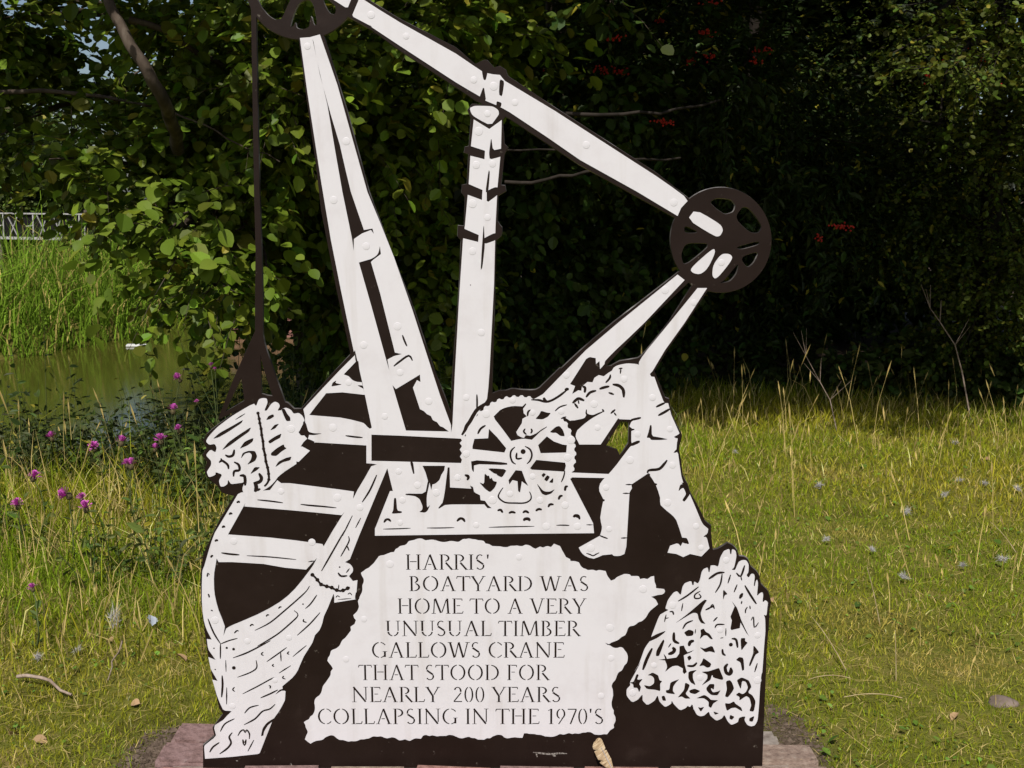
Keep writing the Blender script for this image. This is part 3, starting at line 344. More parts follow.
CUTS = [
  "-470.9,1873.7 -460.7,1819.6 -439.9,1721.8 -422.8,1605.1 -409.5,1517.6 -389.3,1407.4 -385.8,1376.0 -384.5,1405.0 -364.7,1418.3 -342.6,1426.7 -335.6,1417.1 -338.9,1430.3 -359.6,1426.7 -389.0,1517.6 -412.6,1628.6 -432.2,1698.6 -455.7,1791.0 -468.3,1866.4",
  "-373.7,1348.1 -344.2,1356.6 -329.3,1366.3 -324.3,1376.0 -321.6,1388.1 -319.5,1368.7 -339.4,1354.1 -344.3,1349.3 -323.9,1274.8 -289.8,1126.2 -272.5,1122.4 -292.4,1117.4 -308.7,1108.7 -304.3,1079.8 -313.6,1114.9 -344.4,1236.7",
  "-297.5,1044.5 -289.0,1034.4 -247.5,1059.6 -228.7,1071.0 -227.7,1052.1 -236.3,1057.1 -246.6,1038.2 -229.9,983.6 -220.0,978.5 -212.6,970.9 -202.7,965.8 -197.8,955.6 -187.8,950.5 -180.4,940.3 -172.9,937.7 -158.0,926.2 -265.8,928.7",
  "-292.7,1090.7 -288.5,1093.5 -282.5,1097.5 -276.2,1102.1 -268.9,1107.7 -261.1,1113.2 -255.9,1115.6 -253.4,1114.0 -250.3,1109.2 -248.0,1105.3 -245.5,1106.4 -247.0,1110.9 -249.7,1117.4 -255.9,1121.1 -263.8,1117.9 -272.0,1112.0 -279.4,1106.4 -285.7,1101.6 -290.9,1096.4 -294.4,1092.8",
  "-271.6,1169.4 -271.2,1166.1 -270.3,1161.4 -268.6,1156.5 -266.3,1150.9 -263.5,1145.1 -260.9,1141.3 -258.7,1142.3 -259.7,1146.8 -262.0,1152.8 -264.2,1158.3 -265.8,1163.0 -267.8,1167.3 -269.4,1170.2",
  "-98.4,1625.7 -64.8,1615.1 -66.1,1595.1 -102.1,1603.9 -112.9,1611.0 -109.8,1622.7",
  "-49.0,1642.2 -46.2,1621.0 -42.3,1616.6 -28.2,1619.5 -23.4,1618.5 -17.2,1611.4 -17.5,1608.4 -24.8,1602.6 -30.9,1600.1 -49.2,1595.4 -53.8,1596.9 -54.9,1608.3 -54.2,1616.8 -50.6,1641.4",
  "-116.4,1541.4 -71.2,1522.4 -72.6,1498.6 -113.6,1513.4 -125.6,1522.4",
  "-57.4,1521.7 -41.0,1528.8 -35.7,1528.7 -29.4,1521.2 -29.4,1517.6 -35.8,1510.2 -41.1,1505.8 -57.2,1494.3 -61.0,1496.2 -61.2,1515.4",
  "-57.4,1562.2 -62.9,1525.6 -63.1,1516.9 -58.4,1516.8 -56.6,1524.4 -53.8,1556.4 -53.6,1565.1 -55.6,1569.7",
  "-118.4,1430.9 -80.9,1414.6 -82.2,1397.8 -121.0,1407.4 -132.5,1420.7",
  "-65.0,1408.4 -45.2,1418.2 -39.1,1419.1 -32.6,1413.1 -32.7,1410.1 -39.2,1403.3 -45.1,1400.2 -63.3,1394.0 -67.9,1394.8 -69.4,1403.9",
  "-69.5,1434.1 -73.3,1384.2 -74.6,1365.4 -76.3,1335.8 -76.0,1329.9 -73.0,1334.5 -71.2,1344.4 -66.9,1381.7 -66.3,1399.3 -68.1,1437.0",
  "-100.2,1293.2 -100.6,1292.2 -101.5,1291.7 -102.5,1291.9 -103.1,1292.7 -103.1,1293.7 -102.4,1294.5 -101.4,1294.6 -100.6,1294.1",
  "-69.6,1801.3 -60.0,1798.0 -58.5,1794.2 -61.7,1781.6 -63.3,1778.8 -67.0,1779.7 -68.5,1783.5 -71.2,1798.6",
  "-66.1,1760.4 -62.2,1736.0 -64.0,1731.3 -75.7,1735.9 -76.6,1741.7 -68.9,1761.5",
  "-27.3,1780.7 -19.8,1777.3 -18.9,1770.9 -22.5,1746.8 -24.6,1741.8 -30.0,1744.9 -30.9,1751.4 -29.4,1775.8",
  "-34.5,1730.2 -26.6,1727.6 -24.9,1725.3 -26.0,1718.0 -28.1,1716.7 -36.0,1718.5 -37.6,1720.8 -36.6,1728.9",
  "-352.6,918.5 -281.1,915.9 -205.8,912.0 -128.1,908.2 -125.6,903.1 -131.2,896.6 -125.7,888.9 -131.3,879.9 -125.8,870.9 -130.9,861.8 -126.0,854.1 -128.6,845.0 -206.7,846.8 -282.3,848.9 -354.0,850.7",
  "-225.7,838.2 -169.0,838.2 -170.7,826.8 -178.7,813.9 -183.6,800.8 -194.8,791.1 -201.1,789.4 -204.4,774.8 -208.0,792.7 -212.1,797.6 -218.1,820.4",
  "-213.5,794.8 -218.4,771.4 -227.4,765.9 -260.6,766.0 -268.8,765.3 -270.2,762.5 -266.7,761.4 -250.1,759.4 -244.3,757.7 -236.1,752.4 -233.0,748.1 -227.9,735.1 -227.0,730.6 -228.0,724.5 -229.6,722.1 -235.1,718.1 -233.9,716.9 -223.2,715.6 -219.6,716.3 -214.8,720.6 -212.7,724.0 -208.4,734.1 -208.8,735.2 -214.4,729.7 -215.8,733.2 -216.1,753.5 -214.8,764.4 -209.2,790.2 -208.5,796.9 -211.6,799.7",
  "-298.0,754.4 -294.2,754.4 -293.0,749.1 -291.8,726.8 -289.5,721.1 -280.8,719.4 -279.1,718.2 -280.5,714.9 -284.9,713.9 -302.2,712.8 -305.5,714.1 -302.2,721.0 -301.0,727.8 -299.4,749.3",
  "-256.0,849.5 -250.6,848.9 -248.7,843.7 -246.3,822.1 -246.3,817.0 -249.1,816.9 -250.9,822.1 -256.1,844.4",
  "-162.1,834.0 -157.3,834.0 -156.6,781.9 -103.1,778.7 -106.3,787.2 -98.4,782.9 -96.2,771.5 -90.6,766.6 -81.1,761.7 -79.6,748.6 -68.5,747.0 -60.6,735.5 -51.1,727.3 -62.2,727.3 -70.1,737.1 -132.0,737.1 -170.0,735.5 -186.0,725.6 -186.6,728.9 -176.3,742.0 -169.6,774.8",
  "-119.6,813.1 -117.3,811.9 -114.2,810.6 -112.4,809.9 -112.0,809.3 -111.8,808.5 -111.9,807.7 -112.7,806.3 -114.0,803.8 -115.0,801.8 -113.1,799.9 -111.1,800.9 -108.4,802.8 -106.7,805.7 -106.3,808.9 -107.1,811.9 -109.3,814.6 -112.7,816.0 -116.4,816.2 -119.1,815.9",
  "-324.4,688.6 -322.5,690.4 -320.1,692.8 -318.7,694.4 -317.6,694.8 -316.1,694.9 -314.9,694.7 -313.4,693.6 -311.0,692.2 -309.1,691.0 -306.7,693.1 -307.6,695.3 -309.2,698.5 -312.2,700.6 -315.6,701.4 -318.9,701.1 -322.3,699.6 -325.1,696.6 -326.5,692.9 -327.1,690.2",
  "-139.0,691.5 -136.3,693.0 -133.0,695.2 -130.9,696.7 -129.6,696.8 -127.8,696.5 -126.5,695.8 -125.1,694.3 -122.9,692.0 -121.1,690.2 -118.1,691.9 -118.5,694.5 -119.5,698.3 -122.2,701.5 -125.6,703.3 -129.4,704.0 -133.6,703.3 -137.4,700.7 -140.0,696.9 -141.5,694.0",
  "31.0,692.9 32.4,693.7 34.1,694.5 34.9,694.8 36.3,695.2 38.4,695.4 39.6,695.3 40.5,694.5 42.9,693.5 44.9,692.6 48.0,695.4 47.4,697.7 45.9,701.1 42.5,703.3 38.4,704.0 34.7,703.6 31.2,702.5 28.6,699.9 27.8,697.0 27.5,695.2",
  "157.4,702.1 159.3,702.6 161.2,703.5 161.6,703.9 162.4,703.3 164.6,702.0 166.9,701.4 168.8,703.8 167.8,706.0 165.5,708.5 161.9,709.9 158.2,708.8 156.2,706.4 155.4,704.4",
  "156.7,703.0 158.2,703.8 160.0,704.5 161.3,704.8 163.0,705.1 165.0,705.1 165.8,704.9 166.8,703.0 168.8,699.6 170.7,697.1 174.0,698.2 174.0,701.5 173.1,706.1 170.4,710.2 166.3,712.1 162.4,712.2 159.0,711.6 156.4,709.6 154.9,707.1 154.2,705.5",
  "-328.3,671.3 -320.9,671.0 -310.0,670.8 -298.1,671.1 -284.0,671.6 -268.9,672.5 -258.2,673.7 -258.3,675.5 -269.0,675.7 -284.1,675.2 -298.1,674.7 -310.0,674.4 -320.8,673.8 -328.3,673.1",
  "-216.9,674.3 -208.3,673.7 -196.0,673.3 -183.4,673.4 -170.1,673.7 -156.4,674.4 -146.8,675.3 -146.8,677.1 -156.4,677.4 -170.1,677.3 -183.4,677.0 -196.0,676.9 -208.3,676.6 -216.8,676.1",
  "-59.2,676.0 -48.6,675.9 -33.1,675.9 -14.6,676.4 9.9,676.9 37.4,677.5 57.0,678.6 57.0,680.4 37.4,680.8 9.8,680.5 -14.7,680.0 -33.2,679.5 -48.7,678.5 -59.2,677.8",
  "112.7,681.3 116.8,680.9 122.6,680.9 128.6,681.0 134.9,680.9 141.4,680.9 146.1,681.3 146.1,683.1 141.5,683.9 135.0,684.5 128.6,684.6 122.5,684.5 116.7,683.8 112.6,683.1",
  "122.2,681.3 125.6,680.7 130.4,680.4 134.9,680.4 139.2,680.3 143.2,680.5 146.1,680.9 146.1,682.7 143.3,683.3 139.2,683.9 135.0,684.0 130.3,684.0 125.6,683.7 122.2,683.1",
  "189.1,682.6 197.3,681.7 205.6,682.6 205.6,684.4 197.3,685.3 189.0,684.4",
  "-123.8,915.9 -121.3,919.0 -117.7,923.5 -114.4,928.1 -112.1,932.2 -110.5,935.7 -108.9,938.8 -106.8,942.0 -104.1,945.6 -101.2,949.8 -98.4,954.6 -95.8,959.5 -93.1,964.3 -90.3,969.1 -87.5,973.8 -84.3,977.8 -80.5,981.3 -75.9,984.7 -71.2,988.6 -65.9,993.3 -60.5,998.0 -56.7,1001.4 -59.4,1005.3 -63.8,1002.9 -70.1,999.4 -76.2,995.8 -81.4,992.6 -86.5,988.8 -91.3,984.4 -95.2,979.4 -98.4,974.2 -101.4,969.2 -104.2,964.2 -106.8,959.3 -109.2,955.0 -111.7,951.3 -114.5,947.7 -117.2,943.6 -119.1,939.4 -120.2,935.5 -121.3,931.9 -123.4,927.2 -126.0,922.1 -127.8,918.5",
  "-88.8,1020.7 -89.3,1015.4 -89.5,1007.7 -89.4,1000.2 -89.6,992.6 -89.5,984.9 -89.0,979.6 -86.6,979.5 -85.6,984.8 -84.9,992.5 -84.7,1000.2 -84.8,1007.9 -85.5,1015.5 -86.4,1020.8",
  "-45.7,965.2 -30.0,981.1 -11.2,989.0 7.5,991.6 26.2,990.6 34.0,998.6 35.6,995.4 27.8,984.3 29.4,973.1 37.2,965.2 26.3,958.8 24.7,947.6 10.7,925.2 13.8,917.2 26.4,910.8 30.1,909.8 34.2,917.2 45.2,915.6 60.8,922.0 73.3,931.6 87.4,939.6 87.4,937.1 70.2,925.2 60.9,915.6 49.9,905.0 32.6,907.6 17.0,906.3 -1.9,902.1 -20.7,928.4 -42.6,957.2",
  "40.1,965.1 41.2,968.1 41.9,972.2 42.6,975.2 44.0,976.8 45.9,978.9 47.3,980.6 45.9,982.8 43.6,982.2 40.5,980.7 38.0,977.4 36.9,973.0 36.8,968.5 37.5,965.3",
  "32.2,934.6 30.3,933.0 27.9,930.0 27.1,925.7 29.4,921.7 32.7,918.7 35.6,917.3 37.2,919.0 35.7,921.8 33.1,924.8 31.8,926.7 32.3,928.1 33.5,930.8 34.2,933.1",
  "46.6,933.3 46.7,931.3 47.4,929.0 47.8,927.6 47.2,926.3 46.2,924.1 45.8,922.1 47.7,920.6 49.5,921.7 51.4,924.0 52.5,927.3 51.9,930.6 50.3,933.1 48.7,934.4",
  "61.0,958.1 73.6,957.2 78.7,958.1 87.4,962.6 90.8,965.2 96.3,972.0 95.8,973.8 87.8,974.9 83.8,975.9 74.8,978.9 71.9,977.9 68.4,970.7 66.0,967.3 59.6,960.1",
  "-59.9,909.2 -57.7,933.2 -36.4,910.8 -14.5,883.4 -19.2,872.1 -99.3,881.2 -99.3,888.3 -94.5,907.6",
  "-84.6,919.1 -82.1,922.4 -79.2,927.1 -76.5,931.2 -72.7,934.5 -68.3,937.9 -65.3,940.9 -66.8,943.4 -70.8,942.1 -76.1,939.2 -80.8,935.2 -84.2,930.0 -86.4,924.5 -87.2,920.4",
  "-88.9,852.4 -26.7,847.6 -12.1,845.3 -12.1,840.7 -25.5,840.0 -82.3,841.8 -95.7,838.7 -96.2,823.7 -97.1,821.5 -100.6,826.9 -101.7,832.2 -103.1,849.5",
  "-54.7,831.6 -20.1,829.5 -14.1,825.5 -23.1,810.4 -27.2,807.9 -35.5,812.1 -37.7,813.5 -38.7,815.7 -40.2,816.6 -45.4,818.3 -49.2,820.8 -60.3,830.0",
  "-81.4,794.8 -72.6,791.3 -70.3,795.0 -69.4,814.3 -68.0,817.7 -62.9,812.9 -61.2,812.0 -58.8,813.1 -57.8,811.8 -55.8,805.2 -54.8,804.3 -52.2,807.2 -50.9,806.4 -47.8,800.0 -45.5,798.2 -38.8,796.8 -38.3,794.0 -42.6,783.2 -45.6,778.7 -53.7,770.6 -57.5,770.0 -65.6,775.8 -70.1,780.1 -80.9,792.7",
  "9.1,826.8 24.9,825.2 34.4,799.2 41.4,785.2 29.7,793.7 25.0,797.6 20.3,768.2 15.5,772.2 13.9,797.6 1.3,800.8 -6.6,789.4 -8.8,800.8",
  "-23.4,782.0 -26.3,778.2 -30.4,772.7 -33.6,767.5 -35.6,763.3 -36.7,758.9 -35.5,754.0 -31.5,749.0 -25.6,744.2 -18.5,740.5 -10.3,738.9 -1.3,738.5 7.6,738.4 16.4,738.1 25.5,738.2 33.5,739.1 40.0,741.5 45.2,745.1 48.8,749.1 50.5,753.6 50.4,758.1 49.6,762.1 48.2,765.8 46.3,769.2 45.0,771.4 43.0,770.3 44.2,768.0 45.7,764.7 46.7,761.3 47.0,757.8 46.9,754.3 45.6,751.4 42.6,748.5 38.1,745.7 32.5,743.7 25.2,742.8 16.5,742.8 7.7,743.1 -1.1,743.1 -9.8,743.5 -17.0,744.9 -23.2,748.1 -28.4,752.4 -31.7,756.3 -32.5,759.0 -31.9,761.9 -30.4,765.7 -27.7,770.9 -24.2,776.6 -21.6,780.6",
  "65.7,891.5 87.5,914.0 104.9,901.1 126.9,893.1 137.9,891.5 136.5,872.1 72.0,870.5",
  "96.8,927.2 107.8,936.8 111.8,939.3 117.7,940.4 120.5,939.1 126.2,932.2 128.5,927.9 132.1,916.6 131.2,914.0 123.4,914.4 119.9,915.9 112.4,921.8 109.5,923.0 104.3,922.6 101.7,922.8 95.6,924.5",
  "45.4,831.7 61.1,853.4 133.6,846.3 135.9,838.2 132.2,822.6 50.2,827.8",
  "132.2,825.4 131.2,821.7 130.0,816.4 128.9,811.2 127.0,805.7 124.8,800.0 123.7,795.7 125.4,794.9 127.7,798.6 130.5,804.3 132.5,810.0 133.8,815.7 134.1,821.2 134.1,825.1",
  "75.2,815.0 79.1,819.0 81.0,819.2 85.1,816.3 84.8,814.2 79.7,808.2 77.9,808.0 75.0,812.9",
  "82.0,804.2 87.5,812.4 90.0,813.5 95.0,810.0 94.9,807.2 89.6,798.5 87.2,797.4 81.9,801.4",
  "94.6,797.0 102.5,805.7 104.3,805.4 103.9,795.2 102.0,793.1 94.6,794.6",
  "64.3,790.6 75.3,777.2 79.1,773.6 84.2,771.5 87.1,771.0 94.2,771.0 98.0,772.1 107.0,776.7 107.6,775.9 101.5,767.6 97.7,764.8 87.5,761.3 83.5,761.4 76.5,764.9 72.8,770.2 63.8,789.2",
  "6.8,887.6 3.8,885.6 -0.5,882.4 -4.0,878.1 -5.7,873.0 -6.3,867.6 -6.2,862.2 -5.0,856.6 -3.1,851.1 -0.6,846.5 3.0,843.5 6.7,841.9 9.2,841.0 10.3,843.2 8.1,844.6 5.3,846.7 3.1,849.3 1.3,853.1 -0.4,858.0 -1.4,862.8 -1.5,867.4 -1.0,872.0 0.2,875.8 2.6,879.4 5.9,883.1 8.3,885.7",
  "32.1,887.2 35.5,884.9 40.0,881.8 43.5,878.6 45.6,874.8 47.1,870.2 47.6,865.7 47.0,861.2 45.3,856.5 43.4,852.4 41.3,849.0 38.7,846.1 36.7,844.0 38.3,842.1 40.6,843.7 44.1,846.3 47.3,849.9 49.7,854.5 51.6,860.0 52.4,865.6 51.8,871.3 50.0,876.9 47.1,881.8 42.4,885.5 37.0,887.9 33.2,889.4",
  "34.5,874.7 33.0,870.4 29.1,868.1 24.7,868.9 21.8,872.4 21.8,877.0 24.7,880.5 29.1,881.3 33.0,879.0",
  "10.9,872.4 9.2,867.8 8.1,861.1 9.7,854.7 15.8,853.1 21.8,854.6 25.8,856.6 25.2,859.3 20.9,859.3 15.6,858.7 13.6,858.6 13.5,861.2 13.9,867.2 13.6,871.9",
  "-36.2,719.2 -33.7,719.1 -30.9,719.6 -30.1,719.9 -29.3,718.8 -27.3,716.1 -24.9,714.3 -22.1,715.9 -22.4,719.0 -24.1,722.9 -27.7,726.2 -32.3,726.2 -35.7,724.3 -37.5,722.3",
  "-7.5,712.3 -5.0,712.6 -2.2,713.4 -0.1,714.0 2.3,713.6 5.8,713.0 8.7,713.2 9.8,716.4 7.6,718.4 3.8,720.2 -0.5,720.8 -4.6,719.7 -7.5,717.4 -9.1,715.3",
  "28.3,713.8 30.7,714.3 33.3,715.5 34.5,716.0 36.2,715.2 39.4,713.6 42.3,713.1 44.1,715.9 42.5,718.5 39.2,721.3 34.7,722.8 30.3,721.5 27.6,718.8 26.3,716.5",
  "61.0,718.7 63.7,719.2 66.6,720.7 68.5,721.6 70.2,721.4 73.0,721.2 75.3,721.4 76.4,724.6 74.7,726.4 71.5,728.1 67.3,728.3 63.4,726.6 60.5,724.0 59.1,721.4",
  "93.2,729.1 95.1,730.8 97.0,733.0 97.8,734.1 99.6,734.2 103.0,734.3 105.7,735.1 106.2,738.5 103.6,740.0 99.6,741.0 95.0,740.2 91.7,737.1 90.4,733.4 90.2,730.7",
  "119.5,749.0 121.5,751.1 123.0,754.2 123.9,756.0 124.9,756.3 127.0,757.3 128.7,758.4 128.5,761.7 126.4,762.5 123.1,762.8 119.4,760.9 117.1,757.2 116.0,753.2 116.4,750.1",
  "135.8,772.3 137.4,775.2 138.0,779.1 138.5,781.1 138.7,781.0 140.2,781.9 141.8,782.9 141.6,786.2 139.7,787.0 136.5,787.4 132.9,784.8 131.6,780.3 131.4,775.8 132.6,772.6",
  "-120.0,813.0 -117.9,810.6 -114.8,808.5 -113.5,807.6 -113.8,806.7 -114.5,803.7 -114.6,800.9 -111.6,799.5 -109.6,801.5 -107.5,805.2 -107.6,810.4 -111.1,814.1 -115.4,815.8 -118.6,816.0",
  "48.0,1005.6 53.0,1005.2 60.1,1004.5 66.4,1003.6 71.0,1002.3 75.5,1000.7 80.4,999.6 85.2,999.2 90.1,999.5 95.9,1001.1 102.9,1004.2 110.5,1008.5 118.3,1013.5 126.9,1020.0 135.1,1027.7 140.8,1033.2 138.9,1035.6 132.4,1031.1 123.3,1024.7 114.9,1018.6 107.4,1013.8 100.1,1009.7 93.8,1006.9 89.1,1005.6 85.2,1005.5 81.3,1005.8 77.1,1006.7 72.6,1008.3 67.2,1009.4 60.3,1009.4 53.1,1009.0 48.0,1008.7",
  "76.9,1012.0 76.7,1009.1 78.1,1005.5 80.4,1002.2 83.5,1000.2 86.4,1000.3 88.2,1000.9 89.0,1004.6 87.8,1005.8 86.5,1007.2 85.6,1007.6 84.5,1009.4 82.7,1012.1 80.3,1013.7",
  "133.4,1029.0 135.6,1029.2 137.3,1030.4 137.6,1030.7 137.3,1030.5 138.8,1030.5 140.5,1030.9 142.3,1034.1 141.6,1035.9 139.6,1037.7 135.8,1038.1 132.6,1036.3 130.9,1033.9 130.7,1031.6",
  "186.0,1012.5 189.2,1015.2 192.9,1019.3 196.3,1022.6 200.9,1024.6 206.4,1026.5 210.3,1028.6 209.6,1032.0 205.0,1032.1 198.7,1031.1 192.6,1028.4 187.8,1023.9 184.7,1018.5 183.2,1014.5",
  "218.3,1032.7 221.3,1032.8 225.5,1033.4 229.5,1034.7 234.3,1035.9 239.4,1037.5 242.9,1039.6 242.1,1043.1 238.1,1043.6 232.6,1042.9 227.5,1041.7 223.1,1040.2 219.4,1038.0 217.0,1036.1",
  "250.0,1044.0 254.1,1042.7 259.5,1040.8 264.2,1039.2 267.7,1036.9 270.9,1033.8 273.1,1030.4 274.2,1025.0 275.6,1018.0 276.7,1012.8 280.8,1012.9 281.7,1018.2 282.3,1025.9 280.7,1033.3 277.2,1039.0 272.6,1043.4 267.4,1046.7 261.2,1048.6 254.7,1048.4 250.4,1048.1",
  "240.0,1024.1 246.4,1020.1 253.8,1019.0 254.8,1021.9 248.4,1025.9 241.0,1027.0",
  "234.0,1049.2 237.7,1051.6 241.9,1055.9 245.2,1060.5 246.7,1064.9 246.3,1068.7 245.9,1071.2 243.2,1071.4 242.4,1069.1 241.4,1066.2 240.4,1063.2 237.7,1059.5 234.0,1055.0 232.0,1051.1",
  "265.3,1084.3 270.2,1083.9 274.6,1085.8 274.2,1088.2 269.3,1088.6 264.9,1086.6",
  "269.4,1086.2 267.7,1079.7 268.0,1073.0 270.0,1072.7 271.7,1079.2 271.4,1086.0",
  "152.4,997.2 154.9,998.7 158.4,1000.7 161.2,1003.0 163.5,1005.0 165.0,1006.2 166.3,1006.5 170.1,1005.5 175.6,1003.9 179.9,1003.2 181.4,1006.7 177.9,1009.5 172.5,1012.6 166.8,1014.1 162.0,1013.2 158.8,1010.9 156.3,1008.8 153.5,1006.1 151.2,1002.5 149.7,999.9",
  "154.5,997.7 158.0,990.2 164.0,984.6 166.5,986.5 162.9,993.9 157.0,999.5",
  "164.0,1006.3 164.2,1001.0 166.3,996.1 168.3,996.6 168.2,1001.9 166.0,1006.7",
  "108.2,977.8 111.7,980.2 116.2,983.9 120.9,987.2 126.6,989.5 132.9,991.6 137.3,993.4 136.8,995.5 132.0,994.9 125.3,993.4 119.0,990.9 113.7,987.2 109.4,982.7 106.8,979.3",
  "123.1,958.1 130.1,959.0 136.2,962.6 135.3,965.2 128.3,964.3 122.2,960.7",
  "174.4,1039.7 176.2,1038.2 178.0,1036.7 178.7,1036.4 178.7,1033.7 178.4,1028.9 179.4,1025.2 182.7,1024.6 184.6,1028.1 185.5,1033.4 185.0,1038.7 181.6,1042.5 177.8,1043.2 175.4,1043.0",
  "185.0,982.9 184.3,979.5 183.4,974.5 184.9,969.4 189.7,966.3 195.7,964.6 201.5,964.0 206.4,964.9 210.7,966.7 214.8,968.7 219.8,971.1 224.8,974.0 228.3,976.2 227.3,978.4 223.5,977.1 218.0,975.2 212.9,973.1 208.7,971.2 205.0,969.5 201.3,968.9 196.5,969.4 191.5,970.8 188.4,972.5 187.4,974.9 187.3,979.2 187.4,982.5",
  "224.5,983.0 225.6,978.6 229.0,975.6 231.1,977.0 229.9,981.3 226.6,984.3",
  "257.0,983.8 250.3,979.8 245.6,973.3 247.7,971.0 254.4,975.1 259.1,981.5",
  "254.2,974.1 256.2,969.4 259.9,966.1 261.7,967.4 259.7,972.1 255.9,975.4",
  "147.4,954.7 160.7,955.1 166.7,956.1 179.1,960.3 182.7,962.8 186.0,969.4 189.1,970.4 199.0,967.9 205.4,969.1 223.0,976.8 226.6,977.8 224.4,974.6 219.9,971.5 203.0,961.7 196.0,957.1 183.4,947.4 177.4,942.3 164.3,930.1 159.8,928.1 153.8,931.6 151.6,934.6 148.2,943.5 146.9,947.0 144.8,953.2",
  "346.6,943.5 349.3,942.1 350.1,937.5 350.8,919.1 354.3,914.2 368.4,911.8 375.2,910.4 389.8,907.0 389.8,905.9 375.2,904.5 368.1,904.2 352.8,904.3 348.7,905.2 346.4,908.9 344.6,909.8 339.0,910.1 338.4,912.3 341.3,921.7 342.6,927.1 345.3,940.7",
  "360.5,987.3 363.4,987.9 367.2,989.1 371.0,991.0 375.4,993.1 379.8,995.6 382.6,998.1 381.3,1001.0 377.6,1000.5 372.7,998.7 368.3,996.6 364.4,994.7 361.1,992.2 359.0,990.1",
  "366.4,965.5 370.4,966.6 375.9,968.7 381.2,971.7 386.9,975.1 392.4,979.2 395.8,982.8 393.9,985.8 389.3,984.2 383.2,981.1 377.7,977.7 372.5,974.8 367.8,971.4 364.7,968.6",
  "407.0,913.2 413.3,916.7 416.1,918.4 422.0,922.2 424.0,921.6 426.8,915.0 425.3,912.6 416.1,908.9 412.6,908.7 406.9,911.7",
  "406.8,873.2 412.5,879.8 414.5,880.3 416.9,876.0 416.6,874.5 413.0,872.2 411.1,871.7 406.5,871.6",
  "297.3,954.1 301.3,953.8 306.7,954.6 311.7,955.7 316.3,956.8 320.5,958.5 323.2,960.1 322.4,963.2 319.2,963.3 314.8,962.9 310.3,961.8 305.3,960.7 300.1,959.0 296.6,957.1",
  "295.5,928.6 301.5,928.2 307.1,930.6 306.6,933.3 300.6,933.7 295.0,931.4",
  "299.1,889.0 302.5,889.2 306.8,890.5 310.8,892.5 315.0,894.2 319.1,896.7 321.7,899.2 320.1,903.1 316.5,903.1 311.8,902.0 307.4,900.1 303.1,898.1 299.4,895.3 297.2,892.7",
  "344.0,818.5 344.5,820.4 345.0,822.2 346.8,823.2 353.3,823.4 362.8,824.0 371.7,825.8 377.9,829.8 382.2,834.6 385.6,839.0 388.5,843.7 390.8,848.4 392.4,851.6 389.3,853.9 386.9,851.3 383.5,847.6 379.7,843.9 376.4,839.7 373.0,835.8 368.9,833.1 361.7,831.7 352.4,831.1 344.7,829.2 340.7,825.3 340.1,821.2 340.2,818.9",
  "287.4,788.1 296.2,787.0 304.8,788.1 304.8,790.2 296.1,791.3 287.4,790.2",
  "280.6,765.2 289.0,764.1 297.3,765.2 297.3,767.3 288.9,768.4 280.5,767.3",
  "355.1,794.4 365.1,792.1 367.1,790.8 365.8,787.5 364.3,787.0 359.2,787.9 357.2,789.2 353.6,793.8",
  "225.7,753.5 234.3,750.4 235.7,748.7 233.4,744.5 231.4,745.2 225.2,752.5",
  "421.7,773.9 424.2,785.8 426.1,789.1 431.8,791.1 434.9,789.6 442.7,781.3 445.6,777.0 450.3,767.2 449.2,761.5 439.7,746.9 436.4,744.3 432.2,747.6 432.8,751.1 439.4,762.4 439.8,767.5 435.3,777.8 433.3,780.0 429.8,778.9 427.7,777.4 422.3,772.3",
  "489.7,651.0 495.7,652.0 500.7,655.7 499.6,658.4 493.5,657.4 488.6,653.7",
  "222.4,654.7 224.6,653.0 227.9,651.0 231.7,649.4 236.0,647.7 240.6,646.4 244.0,646.0 244.6,648.1 241.7,649.9 237.4,651.8 233.2,653.4 229.5,655.0 225.9,656.1 223.2,656.7",
  "278.2,647.2 285.7,646.4 293.2,647.9 293.0,650.2 285.5,651.1 278.0,649.6",
  "189.6,607.2 192.1,606.0 195.6,604.3 198.8,603.0 201.5,601.7 204.3,600.2 207.7,599.5 211.1,600.6 213.9,602.4 216.5,604.1 219.2,605.8 222.0,607.6 223.9,608.9 223.0,610.7 220.8,610.0 217.7,608.9 214.6,607.6 211.8,605.8 209.4,604.2 207.4,603.5 205.6,603.9 203.2,605.2 200.2,606.7 196.6,607.8 192.9,608.6 190.2,609.1",
  "434.5,650.1 443.7,649.2 447.0,646.5 451.4,635.7 451.6,633.0 448.0,632.2 446.1,633.4 441.8,639.3 439.4,642.2 433.7,648.7",
  "-384.7,1105.8 -380.7,1104.3 -379.0,1085.4 -372.7,1051.4 -384.5,1052.4 -396.8,1057.1 -405.9,1066.6 -418.2,1071.3",
  "-463.1,1023.9 -422.5,1026.2 -366.5,1019.8 -362.4,997.0 -351.2,936.4 -356.0,933.2 -362.2,938.0 -371.3,947.6 -386.9,952.4 -430.4,962.0 -506.9,968.4 -492.2,987.5",
  "-449.4,1042.3 -446.7,1049.3 -444.5,1051.8 -438.0,1055.5 -437.0,1055.3 -439.0,1050.8 -436.8,1049.2 -425.1,1046.6 -424.3,1045.6 -432.4,1043.8 -436.8,1042.9 -447.5,1041.1",
  "-384.0,1044.1 -373.9,1043.9 -371.1,1042.3 -369.1,1035.7 -371.4,1035.8 -383.5,1042.6",
  "-528.3,888.3 -516.9,899.5 -495.0,897.3 -495.0,898.6 -366.4,890.8 -365.8,889.9 -366.8,844.7 -351.7,843.7 -340.1,841.4 -355.0,836.6 -371.4,807.4 -391.2,774.8 -402.8,751.9 -400.1,770.8 -435.4,776.1 -561.4,792.7 -583.6,792.7 -595.8,802.5 -590.9,809.0 -573.0,823.6 -543.3,843.1 -543.1,849.5 -537.5,848.2 -508.2,877.0",
